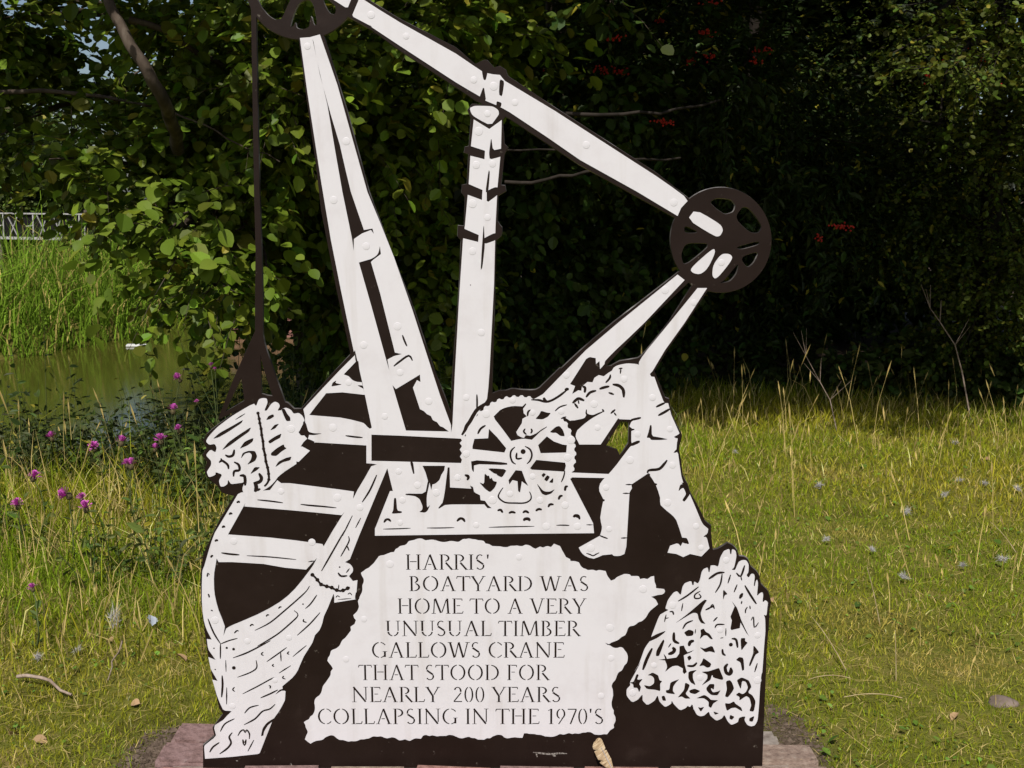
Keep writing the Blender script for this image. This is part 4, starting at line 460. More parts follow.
  "-675.8,741.4 -679.3,732.2 -563.9,722.4 -500.6,716.4 -432.5,709.2 -424.9,718.4 -455.8,669.6 -481.0,626.5 -484.0,632.5 -553.9,642.4 -617.4,649.7 -723.9,658.0 -727.4,649.7 -722.1,661.3 -698.1,702.6",
  "-755.5,594.8 -751.1,584.8 -715.9,584.8 -677.6,582.5 -636.1,579.8 -582.0,569.8 -527.7,564.7 -511.1,583.1 -498.8,595.8 -508.0,578.1 -524.8,554.7 -558.3,512.6 -598.1,477.2 -657.5,443.2 -723.3,414.3 -739.9,404.7 -748.0,384.2 -742.9,410.9 -757.1,455.1 -764.9,495.8 -765.7,526.1 -763.7,556.4",
  "-521.5,952.6 -517.0,949.1 -515.1,944.7 -511.4,929.6 -508.4,925.4 -499.3,922.8 -493.5,922.0 -478.0,921.3 -478.0,920.4 -493.8,917.4 -499.7,916.8 -509.3,917.5 -514.4,917.3 -526.5,915.8 -530.4,917.1 -534.9,923.8 -534.2,926.7 -526.5,932.4 -524.3,936.9 -522.8,950.3",
  "-531.0,887.9 -525.4,896.6 -522.4,900.3 -515.4,907.1 -510.5,907.2 -497.0,901.0 -495.0,898.9 -499.9,895.9 -503.6,895.2 -514.2,895.2 -519.2,893.7 -529.8,887.3",
  "-645.5,748.1 -637.5,746.6 -625.9,745.0 -614.1,743.7 -602.0,742.1 -589.6,740.7 -580.8,740.2 -580.5,742.5 -589.0,744.5 -601.2,746.7 -613.4,748.3 -625.3,749.6 -637.0,750.3 -645.2,750.4",
  "-535.6,736.3 -528.3,734.6 -517.7,732.8 -506.7,731.5 -495.1,730.5 -483.2,729.9 -474.8,730.1 -474.6,732.4 -482.8,733.8 -494.6,735.1 -506.1,736.2 -517.0,737.4 -527.7,738.3 -535.3,738.6",
  "-536.5,736.0 -524.7,734.1 -507.7,732.2 -490.8,730.6 -474.1,728.9 -457.4,727.6 -445.7,727.1 -445.5,729.4 -457.0,731.3 -473.5,733.5 -490.2,735.2 -507.2,736.8 -524.2,737.9 -536.3,738.3",
  "-743.3,607.7 -737.9,606.0 -730.1,604.1 -721.8,603.0 -712.9,602.1 -703.6,601.9 -697.0,602.4 -696.7,605.3 -703.1,606.7 -712.2,607.9 -721.0,608.7 -729.1,609.8 -737.1,610.5 -742.7,610.6",
  "-678.5,600.5 -663.5,599.2 -642.0,597.7 -619.6,596.2 -595.4,593.9 -570.3,591.4 -552.5,590.2 -552.3,592.2 -569.8,594.8 -594.9,597.8 -619.1,600.2 -641.6,601.7 -663.2,602.4 -678.3,602.5",
  "-521.1,584.2 -513.4,584.5 -506.0,586.8 -506.2,588.8 -513.9,588.5 -521.4,586.1",
  "-417.8,914.4 -411.7,912.6 -402.9,911.0 -394.4,909.9 -386.9,909.2 -379.8,909.2 -374.8,909.5 -374.6,912.0 -379.4,913.0 -386.4,914.1 -393.8,914.8 -402.1,915.9 -411.0,916.8 -417.4,916.8",
  "-378.9,742.3 -373.0,749.9 -364.9,761.1 -357.4,773.6 -350.4,787.9 -344.1,803.1 -340.2,814.0 -342.4,815.0 -347.8,804.8 -354.8,789.9 -361.6,775.9 -368.9,763.7 -376.1,752.1 -380.9,743.7",
  "-431.5,653.3 -417.2,680.1 -404.6,707.8 -406.3,708.6 -420.6,681.9 -433.2,654.1",
  "-397.6,675.1 -389.8,687.9 -383.6,701.5 -385.1,702.4 -392.8,689.6 -399.1,676.0",
  "-487.7,559.8 -482.0,568.6 -473.6,581.8 -463.8,598.7 -450.2,622.3 -434.8,649.4 -424.6,669.0 -426.5,670.2 -438.4,651.5 -454.0,624.6 -467.7,601.0 -477.4,584.1 -484.7,570.3 -489.6,561.0",
  "-417.9,653.4 -417.3,650.7 -416.6,647.1 -416.8,643.3 -418.1,639.7 -420.2,635.2 -423.5,629.1 -428.8,619.4 -435.1,608.1 -439.1,599.7 -437.4,598.7 -432.2,606.4 -425.6,617.5 -420.2,627.2 -416.9,633.4 -414.6,638.2 -413.3,642.9 -413.7,647.6 -415.1,651.5 -416.1,654.0",
  "-422.8,629.4 -420.9,621.3 -417.1,614.1 -415.1,614.9 -417.0,623.0 -420.8,630.2",
  "-665.3,398.9 -655.1,403.4 -640.5,410.3 -624.9,419.2 -609.7,431.0 -593.9,444.6 -578.1,458.5 -561.3,473.3 -544.5,488.5 -531.7,501.3 -524.7,510.2 -521.4,516.3 -519.5,520.2 -521.3,521.2 -523.4,517.5 -526.8,511.9 -534.0,503.7 -547.2,491.7 -563.9,476.6 -580.7,461.9 -596.5,448.0 -612.3,434.4 -627.1,422.9 -642.0,413.6 -656.2,406.1 -666.1,400.9",
  "-660.5,355.8 -646.9,363.0 -627.8,373.5 -610.0,385.1 -595.0,396.8 -581.1,408.9 -569.7,419.4 -560.9,427.6 -554.5,434.6 -551.0,441.3 -553.0,447.7 -558.1,452.1 -561.8,455.0 -563.2,453.2 -559.7,450.1 -555.4,445.9 -554.2,441.7 -557.2,437.0 -563.6,430.8 -572.4,422.7 -583.8,412.3 -597.5,400.3 -612.3,388.8 -629.9,377.4 -648.4,365.9 -661.4,357.7",
  "-532.7,458.4 -528.9,461.0 -523.5,464.9 -517.9,470.8 -511.6,479.2 -505.1,488.9 -501.1,496.2 -502.6,497.3 -507.9,491.0 -514.6,481.5 -520.8,473.4 -526.0,467.9 -530.7,463.2 -533.9,460.0",
  "-556.1,385.5 -546.6,393.1 -533.5,404.5 -521.3,416.2 -510.6,427.9 -500.9,439.8 -494.5,448.3 -495.9,449.7 -503.2,442.0 -513.4,430.7 -524.0,419.1 -536.0,407.6 -548.7,395.7 -557.3,387.0",
  "-786.7,431.6 -784.3,421.1 -780.0,406.5 -774.9,392.7 -768.9,380.5 -762.1,369.6 -757.1,362.3 -755.1,363.6 -759.0,371.7 -764.9,383.1 -770.7,394.9 -775.7,408.3 -780.6,422.5 -784.5,432.4",
  "-756.8,361.3 -750.9,363.2 -742.6,366.3 -734.4,369.6 -725.9,372.3 -717.1,375.0 -711.1,377.4 -711.5,379.4 -717.8,378.3 -726.7,376.2 -735.5,373.5 -743.9,370.2 -751.9,366.3 -757.4,363.2",
  "-757.4,363.6 -758.0,359.2 -758.8,352.8 -759.1,345.8 -759.6,337.3 -759.9,328.1 -759.6,321.6 -757.6,321.6 -756.5,328.1 -755.7,337.3 -755.3,345.7 -754.9,352.8 -755.1,359.2 -755.4,363.6",
  "-725.3,323.2 -715.1,326.3 -700.1,331.2 -683.4,338.4 -663.1,349.0 -641.0,361.5 -625.8,371.1 -626.8,373.3 -642.8,365.3 -665.0,353.3 -685.2,342.8 -701.6,335.7 -716.0,329.7 -726.0,325.5",
  "-716.3,269.8 -707.0,272.5 -694.0,276.8 -682.7,281.7 -674.6,286.1 -668.1,290.7 -663.5,296.6 -662.3,304.7 -663.6,312.8 -664.8,318.4 -666.7,318.0 -666.2,312.3 -665.8,304.6 -667.0,298.2 -670.6,293.8 -676.5,289.7 -684.1,285.5 -695.2,280.7 -707.8,275.6 -716.8,271.7",
  "-637.7,313.2 -631.0,317.2 -621.6,323.4 -612.1,330.3 -601.8,338.0 -591.3,346.3 -584.2,352.5 -585.3,354.1 -593.2,349.1 -604.0,341.3 -614.2,333.7 -623.7,326.8 -632.7,319.9 -638.7,314.9",
  "-602.1,340.5 -602.9,327.6 -601.7,314.7 -599.8,314.8 -599.0,327.8 -600.2,340.6",
  "-569.5,327.0 -550.6,341.8 -533.0,358.0 -534.2,359.6 -553.0,344.9 -570.6,328.6",
  "-607.3,281.3 -590.8,291.0 -575.3,302.5 -576.3,304.2 -592.8,294.5 -608.3,283.1",
  "-704.4,223.5 -694.1,228.3 -679.5,235.5 -664.5,243.5 -648.6,252.6 -632.2,262.1 -620.6,268.1 -617.3,267.9 -617.3,264.5 -617.4,261.1 -615.4,261.0 -615.0,264.5 -615.4,270.0 -621.4,271.3 -633.8,265.8 -650.3,256.3 -666.2,247.2 -681.1,239.2 -695.4,231.2 -705.2,225.4",
  "-658.0,212.1 -651.2,214.3 -641.6,218.0 -632.6,222.2 -624.2,226.5 -616.5,231.2 -611.3,234.9 -612.3,237.1 -618.1,234.7 -626.1,230.9 -634.4,226.7 -643.3,222.6 -652.5,218.1 -658.8,214.4",
  "-757.5,275.8 -758.1,269.0 -758.6,259.3 -758.9,248.9 -760.1,237.0 -761.4,224.1 -761.6,214.8 -758.8,214.5 -756.5,223.6 -754.4,236.5 -753.2,248.8 -752.9,259.6 -753.8,269.4 -754.7,276.1",
  "-746.5,242.6 -748.7,218.7 -749.0,194.7 -747.0,194.7 -744.8,218.7 -744.6,242.6",
  "-745.5,318.8 -746.6,302.2 -746.1,285.6 -744.5,285.7 -743.4,302.3 -744.0,318.9",
  "-701.3,169.5 -697.4,173.5 -692.1,179.1 -686.4,184.0 -678.7,187.0 -669.7,189.6 -663.3,191.9 -663.7,194.1 -670.4,193.4 -679.7,191.4 -688.4,188.0 -695.0,182.4 -699.9,175.8 -703.0,170.9",
  "-704.3,136.7 -696.2,140.3 -684.7,145.7 -674.2,152.4 -666.4,159.8 -659.9,167.6 -653.8,173.4 -647.5,176.2 -640.7,177.8 -634.1,180.4 -628.2,185.5 -623.3,191.0 -620.0,194.9 -621.6,196.7 -625.2,193.2 -630.5,188.4 -636.0,184.5 -641.8,182.6 -648.7,181.0 -656.2,177.5 -663.1,171.0 -669.6,163.3 -676.8,156.4 -686.8,150.0 -697.6,143.5 -705.3,138.9",
  "-767.2,117.9 -763.8,123.5 -759.1,131.4 -753.7,138.6 -745.3,144.3 -735.3,149.7 -728.3,154.0 -729.1,156.1 -736.8,153.3 -747.2,148.3 -756.4,142.0 -762.6,133.9 -766.7,125.1 -769.1,118.9",
  "-737.3,117.2 -740.4,114.1 -744.7,109.5 -747.7,103.4 -746.7,97.0 -744.3,91.6 -743.6,87.4 -745.3,83.2 -748.6,78.4 -753.2,73.4 -760.1,67.6 -767.9,61.1 -773.4,56.4 -772.0,54.0 -765.8,57.6 -757.1,63.0 -749.8,69.1 -744.6,74.7 -740.6,80.5 -738.2,87.0 -739.1,93.6 -741.6,99.1 -742.6,102.9 -741.0,107.0 -737.8,111.8 -735.4,115.3",
  "-721.7,105.5 -719.4,109.0 -716.3,113.9 -713.3,117.5 -710.8,119.6 -708.4,120.9 -707.3,121.2 -706.8,120.2 -705.8,117.0 -702.6,114.0 -699.5,117.2 -698.1,120.6 -698.6,121.1 -697.5,119.5 -695.1,115.6 -693.5,111.5 -693.1,106.8 -693.4,101.3 -693.7,97.3 -691.6,97.0 -690.7,101.0 -689.5,106.7 -689.3,112.6 -691.2,117.9 -694.1,122.6 -697.7,125.6 -701.7,123.0 -703.3,119.3 -702.9,118.6 -701.9,119.0 -702.9,122.4 -705.5,125.5 -709.4,125.3 -713.0,123.5 -716.3,120.6 -719.3,115.9 -721.8,110.4 -723.5,106.5",
  "-711.2,96.4 -711.4,90.6 -710.2,82.9 -706.0,77.0 -701.4,82.9 -699.8,90.6 -699.5,96.5 -702.3,97.1 -704.7,91.8 -706.8,84.7 -705.8,83.2 -704.7,84.8 -706.3,91.9 -708.4,97.1",
  "-681.4,95.5 -691.0,79.7 -698.9,62.8 -697.2,61.8 -687.6,77.7 -679.7,94.5",
  "-797.9,58.9 -795.1,62.5 -791.5,67.8 -787.6,72.9 -782.0,77.6 -775.4,82.7 -770.9,86.8 -772.2,89.1 -777.6,86.5 -784.7,82.0 -791.0,76.7 -795.5,70.8 -798.4,64.6 -800.0,60.1",
  "-447.3,555.5 -446.3,552.2 -443.9,547.6 -439.3,544.2 -433.0,543.6 -426.5,544.8 -422.1,546.5 -422.5,549.4 -427.0,549.9 -433.0,549.5 -437.4,549.7 -439.8,551.7 -442.6,554.8 -444.9,557.2",
  "-424.6,555.1 -419.3,560.5 -415.6,567.1 -417.1,568.3 -422.3,562.9 -426.1,556.3",
  "-460.5,498.4 -461.0,488.5 -459.7,478.8 -458.0,478.9 -457.5,488.8 -458.7,498.5",
  "-452.8,488.6 -451.4,489.9 -450.0,491.8 -449.3,492.4 -448.1,491.8 -445.7,490.2 -443.6,489.4 -442.6,490.7 -444.0,492.6 -446.5,494.7 -449.5,495.7 -452.2,494.0 -453.6,491.4 -454.1,489.4",
  "-422.1,496.9 -420.3,497.9 -418.3,499.4 -417.4,499.9 -416.2,498.7 -414.2,496.3 -412.4,494.6 -411.1,495.6 -412.0,498.0 -413.9,501.1 -416.7,503.1 -419.9,502.2 -422.0,499.9 -423.2,498.0",
  "-448.7,482.8 -431.1,483.6 -413.5,486.1 -413.6,487.8 -431.3,486.9 -448.8,484.4",
  "-401.8,503.3 -403.8,494.3 -404.2,485.0 -402.4,484.8 -400.4,493.9 -400.1,503.1",
  "-445.5,524.2 -447.1,518.2 -447.2,512.1 -445.6,511.9 -444.0,517.8 -444.0,524.0",
  "-439.3,571.1 -439.8,569.5 -441.2,568.7 -442.8,569.0 -443.8,570.3 -443.7,571.9 -442.7,573.2 -441.1,573.5 -439.8,572.6",
  "-513.9,548.2 -512.1,546.5 -509.6,544.0 -507.2,541.5 -505.4,539.3 -503.6,537.2 -502.0,535.0 -500.4,532.8 -499.0,530.5 -497.4,528.3 -496.0,526.1 -494.3,523.9 -492.1,521.8 -489.3,520.5 -486.7,519.8 -484.3,519.1 -482.0,518.2 -479.5,517.3 -477.0,516.4 -474.7,515.7 -472.6,515.2 -470.4,514.7 -468.3,514.2 -466.3,513.7 -464.6,513.2 -462.8,512.1 -460.7,510.7 -458.5,509.2 -456.3,508.1 -454.1,507.2 -451.6,506.3 -448.4,505.3 -444.8,504.3 -441.2,503.8 -438.2,504.1 -435.7,504.9 -433.7,505.7 -431.6,506.4 -429.2,507.3 -426.9,508.3 -424.8,509.5 -423.0,510.8 -421.4,511.7 -419.4,512.6 -417.3,513.5 -415.8,514.1 -417.5,519.3 -419.1,518.7 -421.3,517.9 -423.7,516.9 -425.7,515.7 -427.5,514.6 -429.2,513.6 -431.1,512.9 -433.2,512.2 -435.4,511.5 -437.5,510.7 -439.2,510.2 -440.8,510.0 -443.5,510.4 -446.7,511.3 -449.7,512.2 -451.9,513.0 -453.7,513.8 -455.5,514.7 -457.4,515.9 -459.6,517.4 -462.0,518.8 -464.6,519.7 -466.9,520.2 -469.0,520.7 -471.0,521.2 -473.1,521.7 -475.1,522.3 -477.4,523.1 -479.9,524.1 -482.4,525.0 -485.0,525.8 -487.2,526.3 -488.7,527.0 -489.9,528.2 -491.2,529.9 -492.6,532.0 -494.1,534.2 -495.6,536.4 -497.3,538.8 -499.2,541.1 -501.1,543.4 -503.2,545.7 -505.7,548.2 -508.4,550.7 -510.2,552.4",
  "-506.4,550.3 -508.7,545.7 -513.5,544.6 -517.2,547.7 -517.1,552.9 -513.2,556.1 -508.4,554.9",
  "-494.0,536.9 -496.3,532.2 -501.1,531.1 -504.8,534.3 -504.7,539.4 -500.7,542.6 -496.0,541.5",
  "-484.7,524.4 -487.0,519.8 -491.8,518.6 -495.6,521.9 -495.4,527.0 -491.5,530.2 -486.7,529.1",
  "-470.4,519.4 -472.7,514.7 -477.5,513.6 -481.2,516.8 -481.1,521.9 -477.2,525.2 -472.4,524.0",
  "-457.6,516.0 -459.9,511.4 -464.7,510.2 -468.5,513.4 -468.3,518.6 -464.4,521.8 -459.6,520.6",
  "-445.0,509.3 -447.2,504.6 -452.0,503.5 -455.8,506.7 -455.7,511.8 -451.7,515.0 -447.0,513.9",
  "-428.9,508.6 -431.2,503.9 -436.0,502.8 -439.7,506.0 -439.6,511.2 -435.7,514.4 -430.9,513.2",
  "-416.9,514.3 -419.1,509.7 -423.9,508.5 -427.7,511.7 -427.5,516.9 -423.6,520.1 -418.9,519.0",
  "-697.1,740.2 -695.1,740.3 -693.3,741.4 -693.2,741.6 -694.3,741.9 -693.3,741.3 -692.0,740.7 -689.4,742.1 -689.1,743.7 -689.8,746.0 -693.0,747.7 -696.1,746.5 -698.2,744.7 -698.9,742.6",
  "-717.2,709.1 -715.5,709.9 -714.2,711.1 -714.5,711.2 -714.6,710.9 -713.0,710.5 -711.2,710.5 -709.5,713.1 -710.2,714.9 -712.2,716.6 -715.6,717.1 -718.5,715.0 -719.6,712.6 -719.6,710.6",
  "-737.0,674.6 -735.1,675.1 -733.6,676.3 -733.7,676.5 -734.3,676.4 -733.0,675.9 -731.4,675.7 -729.3,678.0 -729.6,679.7 -731.1,681.7 -734.4,682.5 -737.4,680.8 -738.9,678.5 -739.2,676.5",
  "-756.4,638.3 -754.7,638.9 -753.5,640.0 -753.6,640.1 -753.8,639.9 -752.3,639.6 -750.6,639.8 -749.0,642.4 -749.7,644.1 -751.5,645.7 -754.8,646.1 -757.6,644.1 -758.8,641.8 -758.8,639.9",
  "-769.5,595.7 -767.6,596.4 -766.3,598.0 -766.1,598.4 -767.3,598.2 -766.6,598.5 -765.5,598.6 -763.6,601.1 -763.9,602.3 -765.2,604.0 -768.6,603.9 -770.8,601.8 -772.1,599.5 -772.0,597.3",
  "-781.5,544.4 -779.9,547.4 -778.8,551.5 -778.5,553.0 -780.3,552.5 -778.9,550.6 -777.4,549.1 -775.5,550.2 -775.8,552.4 -776.9,555.3 -781.0,556.4 -782.8,552.6 -783.8,548.2 -783.5,544.8",
  "-783.2,498.4 -783.0,497.4 -782.8,496.1 -782.3,495.0 -781.9,493.0 -781.5,490.5 -780.4,488.8 -778.3,489.2 -777.6,491.2 -777.8,494.0 -778.3,496.5 -779.2,498.5 -780.6,499.4 -781.6,499.9",
  "-777.6,454.9 -775.7,452.2 -772.6,451.5 -771.4,453.3 -773.3,456.0 -776.4,456.7",
  "-718.7,391.3 -716.3,392.8 -713.7,395.3 -711.9,396.9 -710.9,396.9 -709.2,396.9 -707.6,396.8 -706.8,398.9 -708.0,400.0 -710.2,401.3 -713.5,400.9 -716.5,398.6 -719.0,395.5 -720.2,392.8",
  "-677.4,410.2 -675.5,411.2 -673.7,413.0 -672.7,413.8 -671.9,413.5 -670.1,412.9 -668.3,412.6 -667.2,414.5 -668.2,416.1 -670.4,417.8 -673.6,418.1 -676.4,416.3 -678.2,413.7 -679.0,411.6",
  "-634.2,436.9 -632.8,437.9 -631.5,439.5 -630.9,440.2 -630.3,440.1 -628.7,440.1 -627.2,440.5 -626.6,442.6 -627.7,443.7 -629.8,444.6 -632.5,444.2 -634.7,442.2 -635.8,439.9 -636.0,438.0",
  "-601.9,458.5 -600.3,459.3 -598.7,460.7 -597.8,461.6 -597.0,461.7 -595.5,462.0 -594.3,462.5 -593.9,464.7 -595.1,465.5 -597.0,466.1 -599.5,465.6 -601.6,463.8 -603.0,461.7 -603.5,459.9",
  "-737.3,351.9 -738.2,349.6 -740.2,348.4 -742.5,348.8 -743.9,350.7 -743.8,353.2 -742.2,355.0 -739.9,355.5 -738.0,354.2",
  "-719.1,348.5 -720.1,345.8 -722.5,344.4 -725.1,344.9 -726.7,347.1 -726.6,349.9 -724.8,352.1 -722.1,352.6 -719.9,351.2",
  "-719.4,296.8 -720.7,293.2 -723.9,291.3 -727.4,292.0 -729.5,294.9 -729.4,298.6 -727.0,301.5 -723.4,302.2 -720.4,300.3",
  "-771.8,350.9 -772.3,349.5 -773.6,348.7 -775.0,349.0 -775.8,350.2 -775.8,351.7 -774.8,352.8 -773.4,353.1 -772.2,352.3",
  "-771.2,292.3 -771.8,290.8 -773.1,290.1 -774.4,290.3 -775.3,291.5 -775.2,293.0 -774.3,294.2 -772.9,294.4 -771.7,293.7",
  "-536.4,471.4 -537.0,469.8 -538.4,469.0 -539.9,469.3 -540.9,470.6 -540.9,472.2 -539.8,473.5 -538.2,473.8 -536.9,473.0",
  "-646.5,341.4 -648.7,340.7 -651.5,338.8 -653.3,335.3 -651.5,332.0 -648.6,330.1 -646.3,329.4 -645.2,331.1 -646.6,333.1 -648.7,335.0 -649.4,335.6 -648.8,335.9 -646.8,337.8 -645.4,339.7",
  "-579.2,343.1 -581.4,342.3 -583.9,340.3 -585.7,337.1 -583.9,334.1 -581.3,333.0 -579.4,332.8 -578.5,334.6 -579.8,336.1 -581.4,337.4 -581.8,337.1 -581.2,337.5 -579.3,339.5 -578.1,341.5",
  "-620.4,308.0 -622.1,307.7 -624.4,306.5 -625.9,303.5 -624.2,300.8 -621.9,299.5 -620.0,299.3 -619.0,301.1 -620.1,302.7 -621.7,304.0 -622.0,303.9 -621.8,303.4 -620.4,304.8 -619.4,306.3",
  "-595.8,275.6 -597.6,274.4 -599.8,272.0 -600.3,268.1 -597.4,265.7 -593.8,264.6 -591.1,264.6 -590.5,266.5 -592.6,268.1 -595.6,269.4 -596.7,270.0 -596.3,270.1 -595.1,272.3 -594.3,274.3",
  "-635.9,246.1 -634.5,245.4 -632.9,244.9 -632.8,245.2 -633.1,244.4 -633.8,241.7 -633.8,239.5 -632.0,238.8 -630.5,240.5 -629.3,243.5 -629.2,246.9 -631.7,248.9 -634.2,248.8 -635.8,248.2",
  "-725.6,244.4 -727.8,243.0 -730.5,240.3 -732.1,236.6 -730.4,233.0 -727.7,230.9 -725.4,229.9 -724.2,231.6 -725.5,233.6 -727.4,235.8 -728.2,236.8 -727.4,238.0 -725.5,240.6 -724.2,242.9",
  "-538.6,431.7 -540.0,429.9 -541.4,427.0 -540.8,423.2 -537.5,421.3 -533.7,420.5 -530.8,420.8 -530.4,422.8 -532.8,424.1 -536.1,425.1 -537.7,425.8 -537.5,426.5 -537.1,428.8 -536.9,430.9",
  "-660.9,108.8 -657.1,124.7 -654.3,131.1 -645.8,142.1 -640.3,147.0 -625.5,156.5 -623.0,157.1 -627.2,149.9 -630.5,146.2 -640.2,137.9 -644.1,133.2 -651.2,121.4 -653.2,116.8 -654.7,108.8 -656.2,106.6 -660.8,105.4",
  "-619.2,223.4 -609.7,234.2 -604.0,237.6 -589.5,241.6 -587.2,241.0 -592.2,234.6 -595.0,233.1 -601.8,233.0 -606.2,231.1 -618.5,222.8",
  "-748.6,909.6 -736.1,920.4 -728.0,925.8 -706.1,937.8 -696.4,943.2 -676.9,954.4 -673.1,955.6 -676.5,949.2 -683.1,944.0 -707.3,928.0 -716.7,922.2 -732.1,913.4 -738.3,910.6 -749.0,907.7",
  "-727.8,880.6 -715.3,895.3 -708.8,901.4 -693.3,912.3 -683.7,918.8 -658.6,935.0 -653.7,936.8 -657.8,928.1 -663.6,922.7 -683.9,908.4 -691.8,902.7 -705.1,892.8 -711.8,888.4 -727.1,879.3",
  "-691.5,956.2 -678.7,963.2 -666.8,971.5 -667.5,972.8 -680.2,965.9 -692.2,957.5",
  "-682.8,884.7 -673.6,897.4 -667.7,902.1 -652.0,909.0 -648.7,909.0 -650.5,902.1 -653.1,898.9 -662.2,892.1 -666.1,889.7 -673.8,886.4 -677.1,885.0 -683.5,882.3",
  "-637.4,972.6 -636.7,968.7 -635.8,963.3 -635.0,958.3 -634.7,954.6 -634.5,951.1 -634.1,947.0 -633.3,942.4 -632.4,937.6 -631.7,932.7 -631.4,927.7 -631.2,922.3 -630.8,916.7 -630.0,911.3 -629.1,906.1 -628.3,900.7 -628.0,894.6 -627.9,887.9 -627.5,881.3 -626.5,875.4 -625.3,870.2 -624.3,865.1 -623.9,860.0 -623.6,854.5 -623.1,848.9 -621.9,843.2 -620.4,837.8 -619.3,832.6 -618.4,827.3 -617.8,821.9 -617.3,816.7 -616.9,811.7 -616.6,807.0 -617.0,803.0 -618.2,799.4 -620.1,795.8 -622.1,792.7 -624.2,790.2 -626.5,788.0 -628.1,786.5 -625.0,782.6 -623.2,784.1 -620.5,786.4 -617.9,789.4 -615.5,793.0 -613.1,797.1 -611.4,801.9 -610.7,807.1 -610.9,812.3 -611.2,817.5 -611.5,822.9 -612.2,828.4 -613.1,834.1 -614.3,839.6 -615.7,845.0 -616.8,850.2 -617.3,855.3 -617.6,860.7 -618.1,866.3 -619.1,871.7 -620.3,877.0 -621.2,882.3 -621.6,888.4 -621.7,895.1 -622.1,901.6 -622.9,907.4 -623.8,912.6 -624.6,917.7 -624.9,922.9 -625.1,928.3 -625.5,933.7 -626.4,938.9 -627.5,943.8 -628.3,948.2 -628.8,951.8 -629.1,955.3 -629.6,959.3 -630.6,964.4 -631.7,969.9 -632.4,973.7",
  "-630.4,973.1 -632.2,969.5 -636.1,968.7 -639.0,971.1 -638.9,975.1 -635.7,977.6 -631.9,976.7",
  "-627.8,958.8 -629.7,955.2 -633.5,954.3 -636.5,956.8 -636.3,960.8 -633.2,963.3 -629.4,962.4",
  "-626.7,947.6 -628.5,944.0 -632.4,943.1 -635.4,945.6 -635.2,949.6 -632.0,952.1 -628.3,951.2",
  "-624.1,933.2 -626.0,929.6 -629.8,928.7 -632.8,931.2 -632.6,935.2 -629.5,937.7 -625.7,936.8",
  "-623.2,917.2 -625.0,913.6 -628.9,912.7 -631.8,915.2 -631.7,919.2 -628.5,921.7 -624.7,920.8",
  "-620.7,901.1 -622.5,897.5 -626.4,896.6 -629.3,899.1 -629.2,903.1 -626.0,905.6 -622.2,904.7",
  "-619.8,881.8 -621.7,878.2 -625.5,877.3 -628.5,879.8 -628.4,883.8 -625.2,886.3 -621.4,885.4",
  "-616.7,865.7 -618.5,862.1 -622.4,861.2 -625.4,863.7 -625.2,867.7 -622.0,870.2 -618.2,869.3",
  "-615.4,849.5 -617.3,845.9 -621.1,845.0 -624.1,847.5 -624.0,851.5 -620.8,854.1 -617.0,853.2",
  "-611.6,833.3 -613.5,829.7 -617.3,828.8 -620.3,831.3 -620.2,835.4 -617.0,837.9 -613.2,837.0",
  "-609.7,817.1 -611.5,813.4 -615.4,812.5 -618.4,815.1 -618.3,819.1 -615.1,821.7 -611.3,820.8",
  "-609.6,802.5 -611.5,798.8 -615.4,797.9 -618.3,800.4 -618.2,804.5 -615.0,807.0 -611.2,806.1",
  "-614.5,957.2 -610.3,964.4 -607.4,966.8 -599.0,970.2 -596.6,970.0 -594.8,965.8 -596.2,963.7 -603.6,958.9 -607.0,957.4 -613.9,955.9",
  "-604.8,931.1 -596.4,941.4 -592.5,944.2 -584.6,946.2 -584.4,944.6 -591.8,935.9 -595.6,933.0 -604.7,929.5",
  "-610.0,903.3 -598.2,911.4 -592.6,914.7 -580.4,920.5 -578.2,920.0 -581.0,911.9 -583.7,908.9 -592.6,904.4 -596.9,901.9 -606.2,895.9 -609.1,895.6 -612.1,900.2",
  "-603.7,873.2 -592.9,882.2 -587.6,885.9 -575.9,892.6 -572.9,892.9 -571.7,887.7 -570.6,886.0 -566.8,884.0 -568.2,882.1 -577.7,875.9 -582.1,872.6 -591.1,864.8 -595.4,863.2 -604.3,864.0 -606.4,865.3 -606.3,869.9",
  "-596.5,835.9 -590.1,846.3 -585.5,850.4 -572.1,857.1 -566.7,859.3 -556.7,861.7 -555.1,860.6 -558.0,853.5 -561.7,851.1 -574.9,847.7 -581.2,844.7 -594.8,835.6",
  "-574.9,983.5 -569.6,985.0 -567.3,983.2 -563.1,974.3 -560.9,970.6 -555.7,964.0 -554.5,960.9 -554.4,954.7 -556.0,953.1 -562.7,952.5 -565.3,954.6 -569.5,964.1 -571.4,969.0 -575.2,980.5",
  "-682.3,858.4 -678.4,868.9 -675.1,872.3 -664.9,876.2 -659.8,877.0 -648.6,876.4 -645.2,874.1 -642.0,864.7 -642.2,860.5 -645.9,852.3 -650.3,848.7 -665.0,841.4 -666.8,841.9 -659.7,851.1 -657.4,855.2 -655.0,863.5 -655.3,866.5 -658.9,871.0 -661.6,871.6 -669.6,869.9 -673.3,867.4 -681.3,858.1",
  "-722.6,864.9 -720.9,862.9 -718.0,860.0 -713.8,858.3 -709.0,858.6 -704.0,860.1 -699.4,863.6 -696.8,869.3 -696.2,875.6 -696.3,879.9 -699.7,880.5 -701.4,876.5 -703.3,871.2 -704.7,867.8 -706.8,866.5 -710.0,865.5 -712.8,865.3 -715.1,865.8 -718.2,866.8 -720.5,867.8",
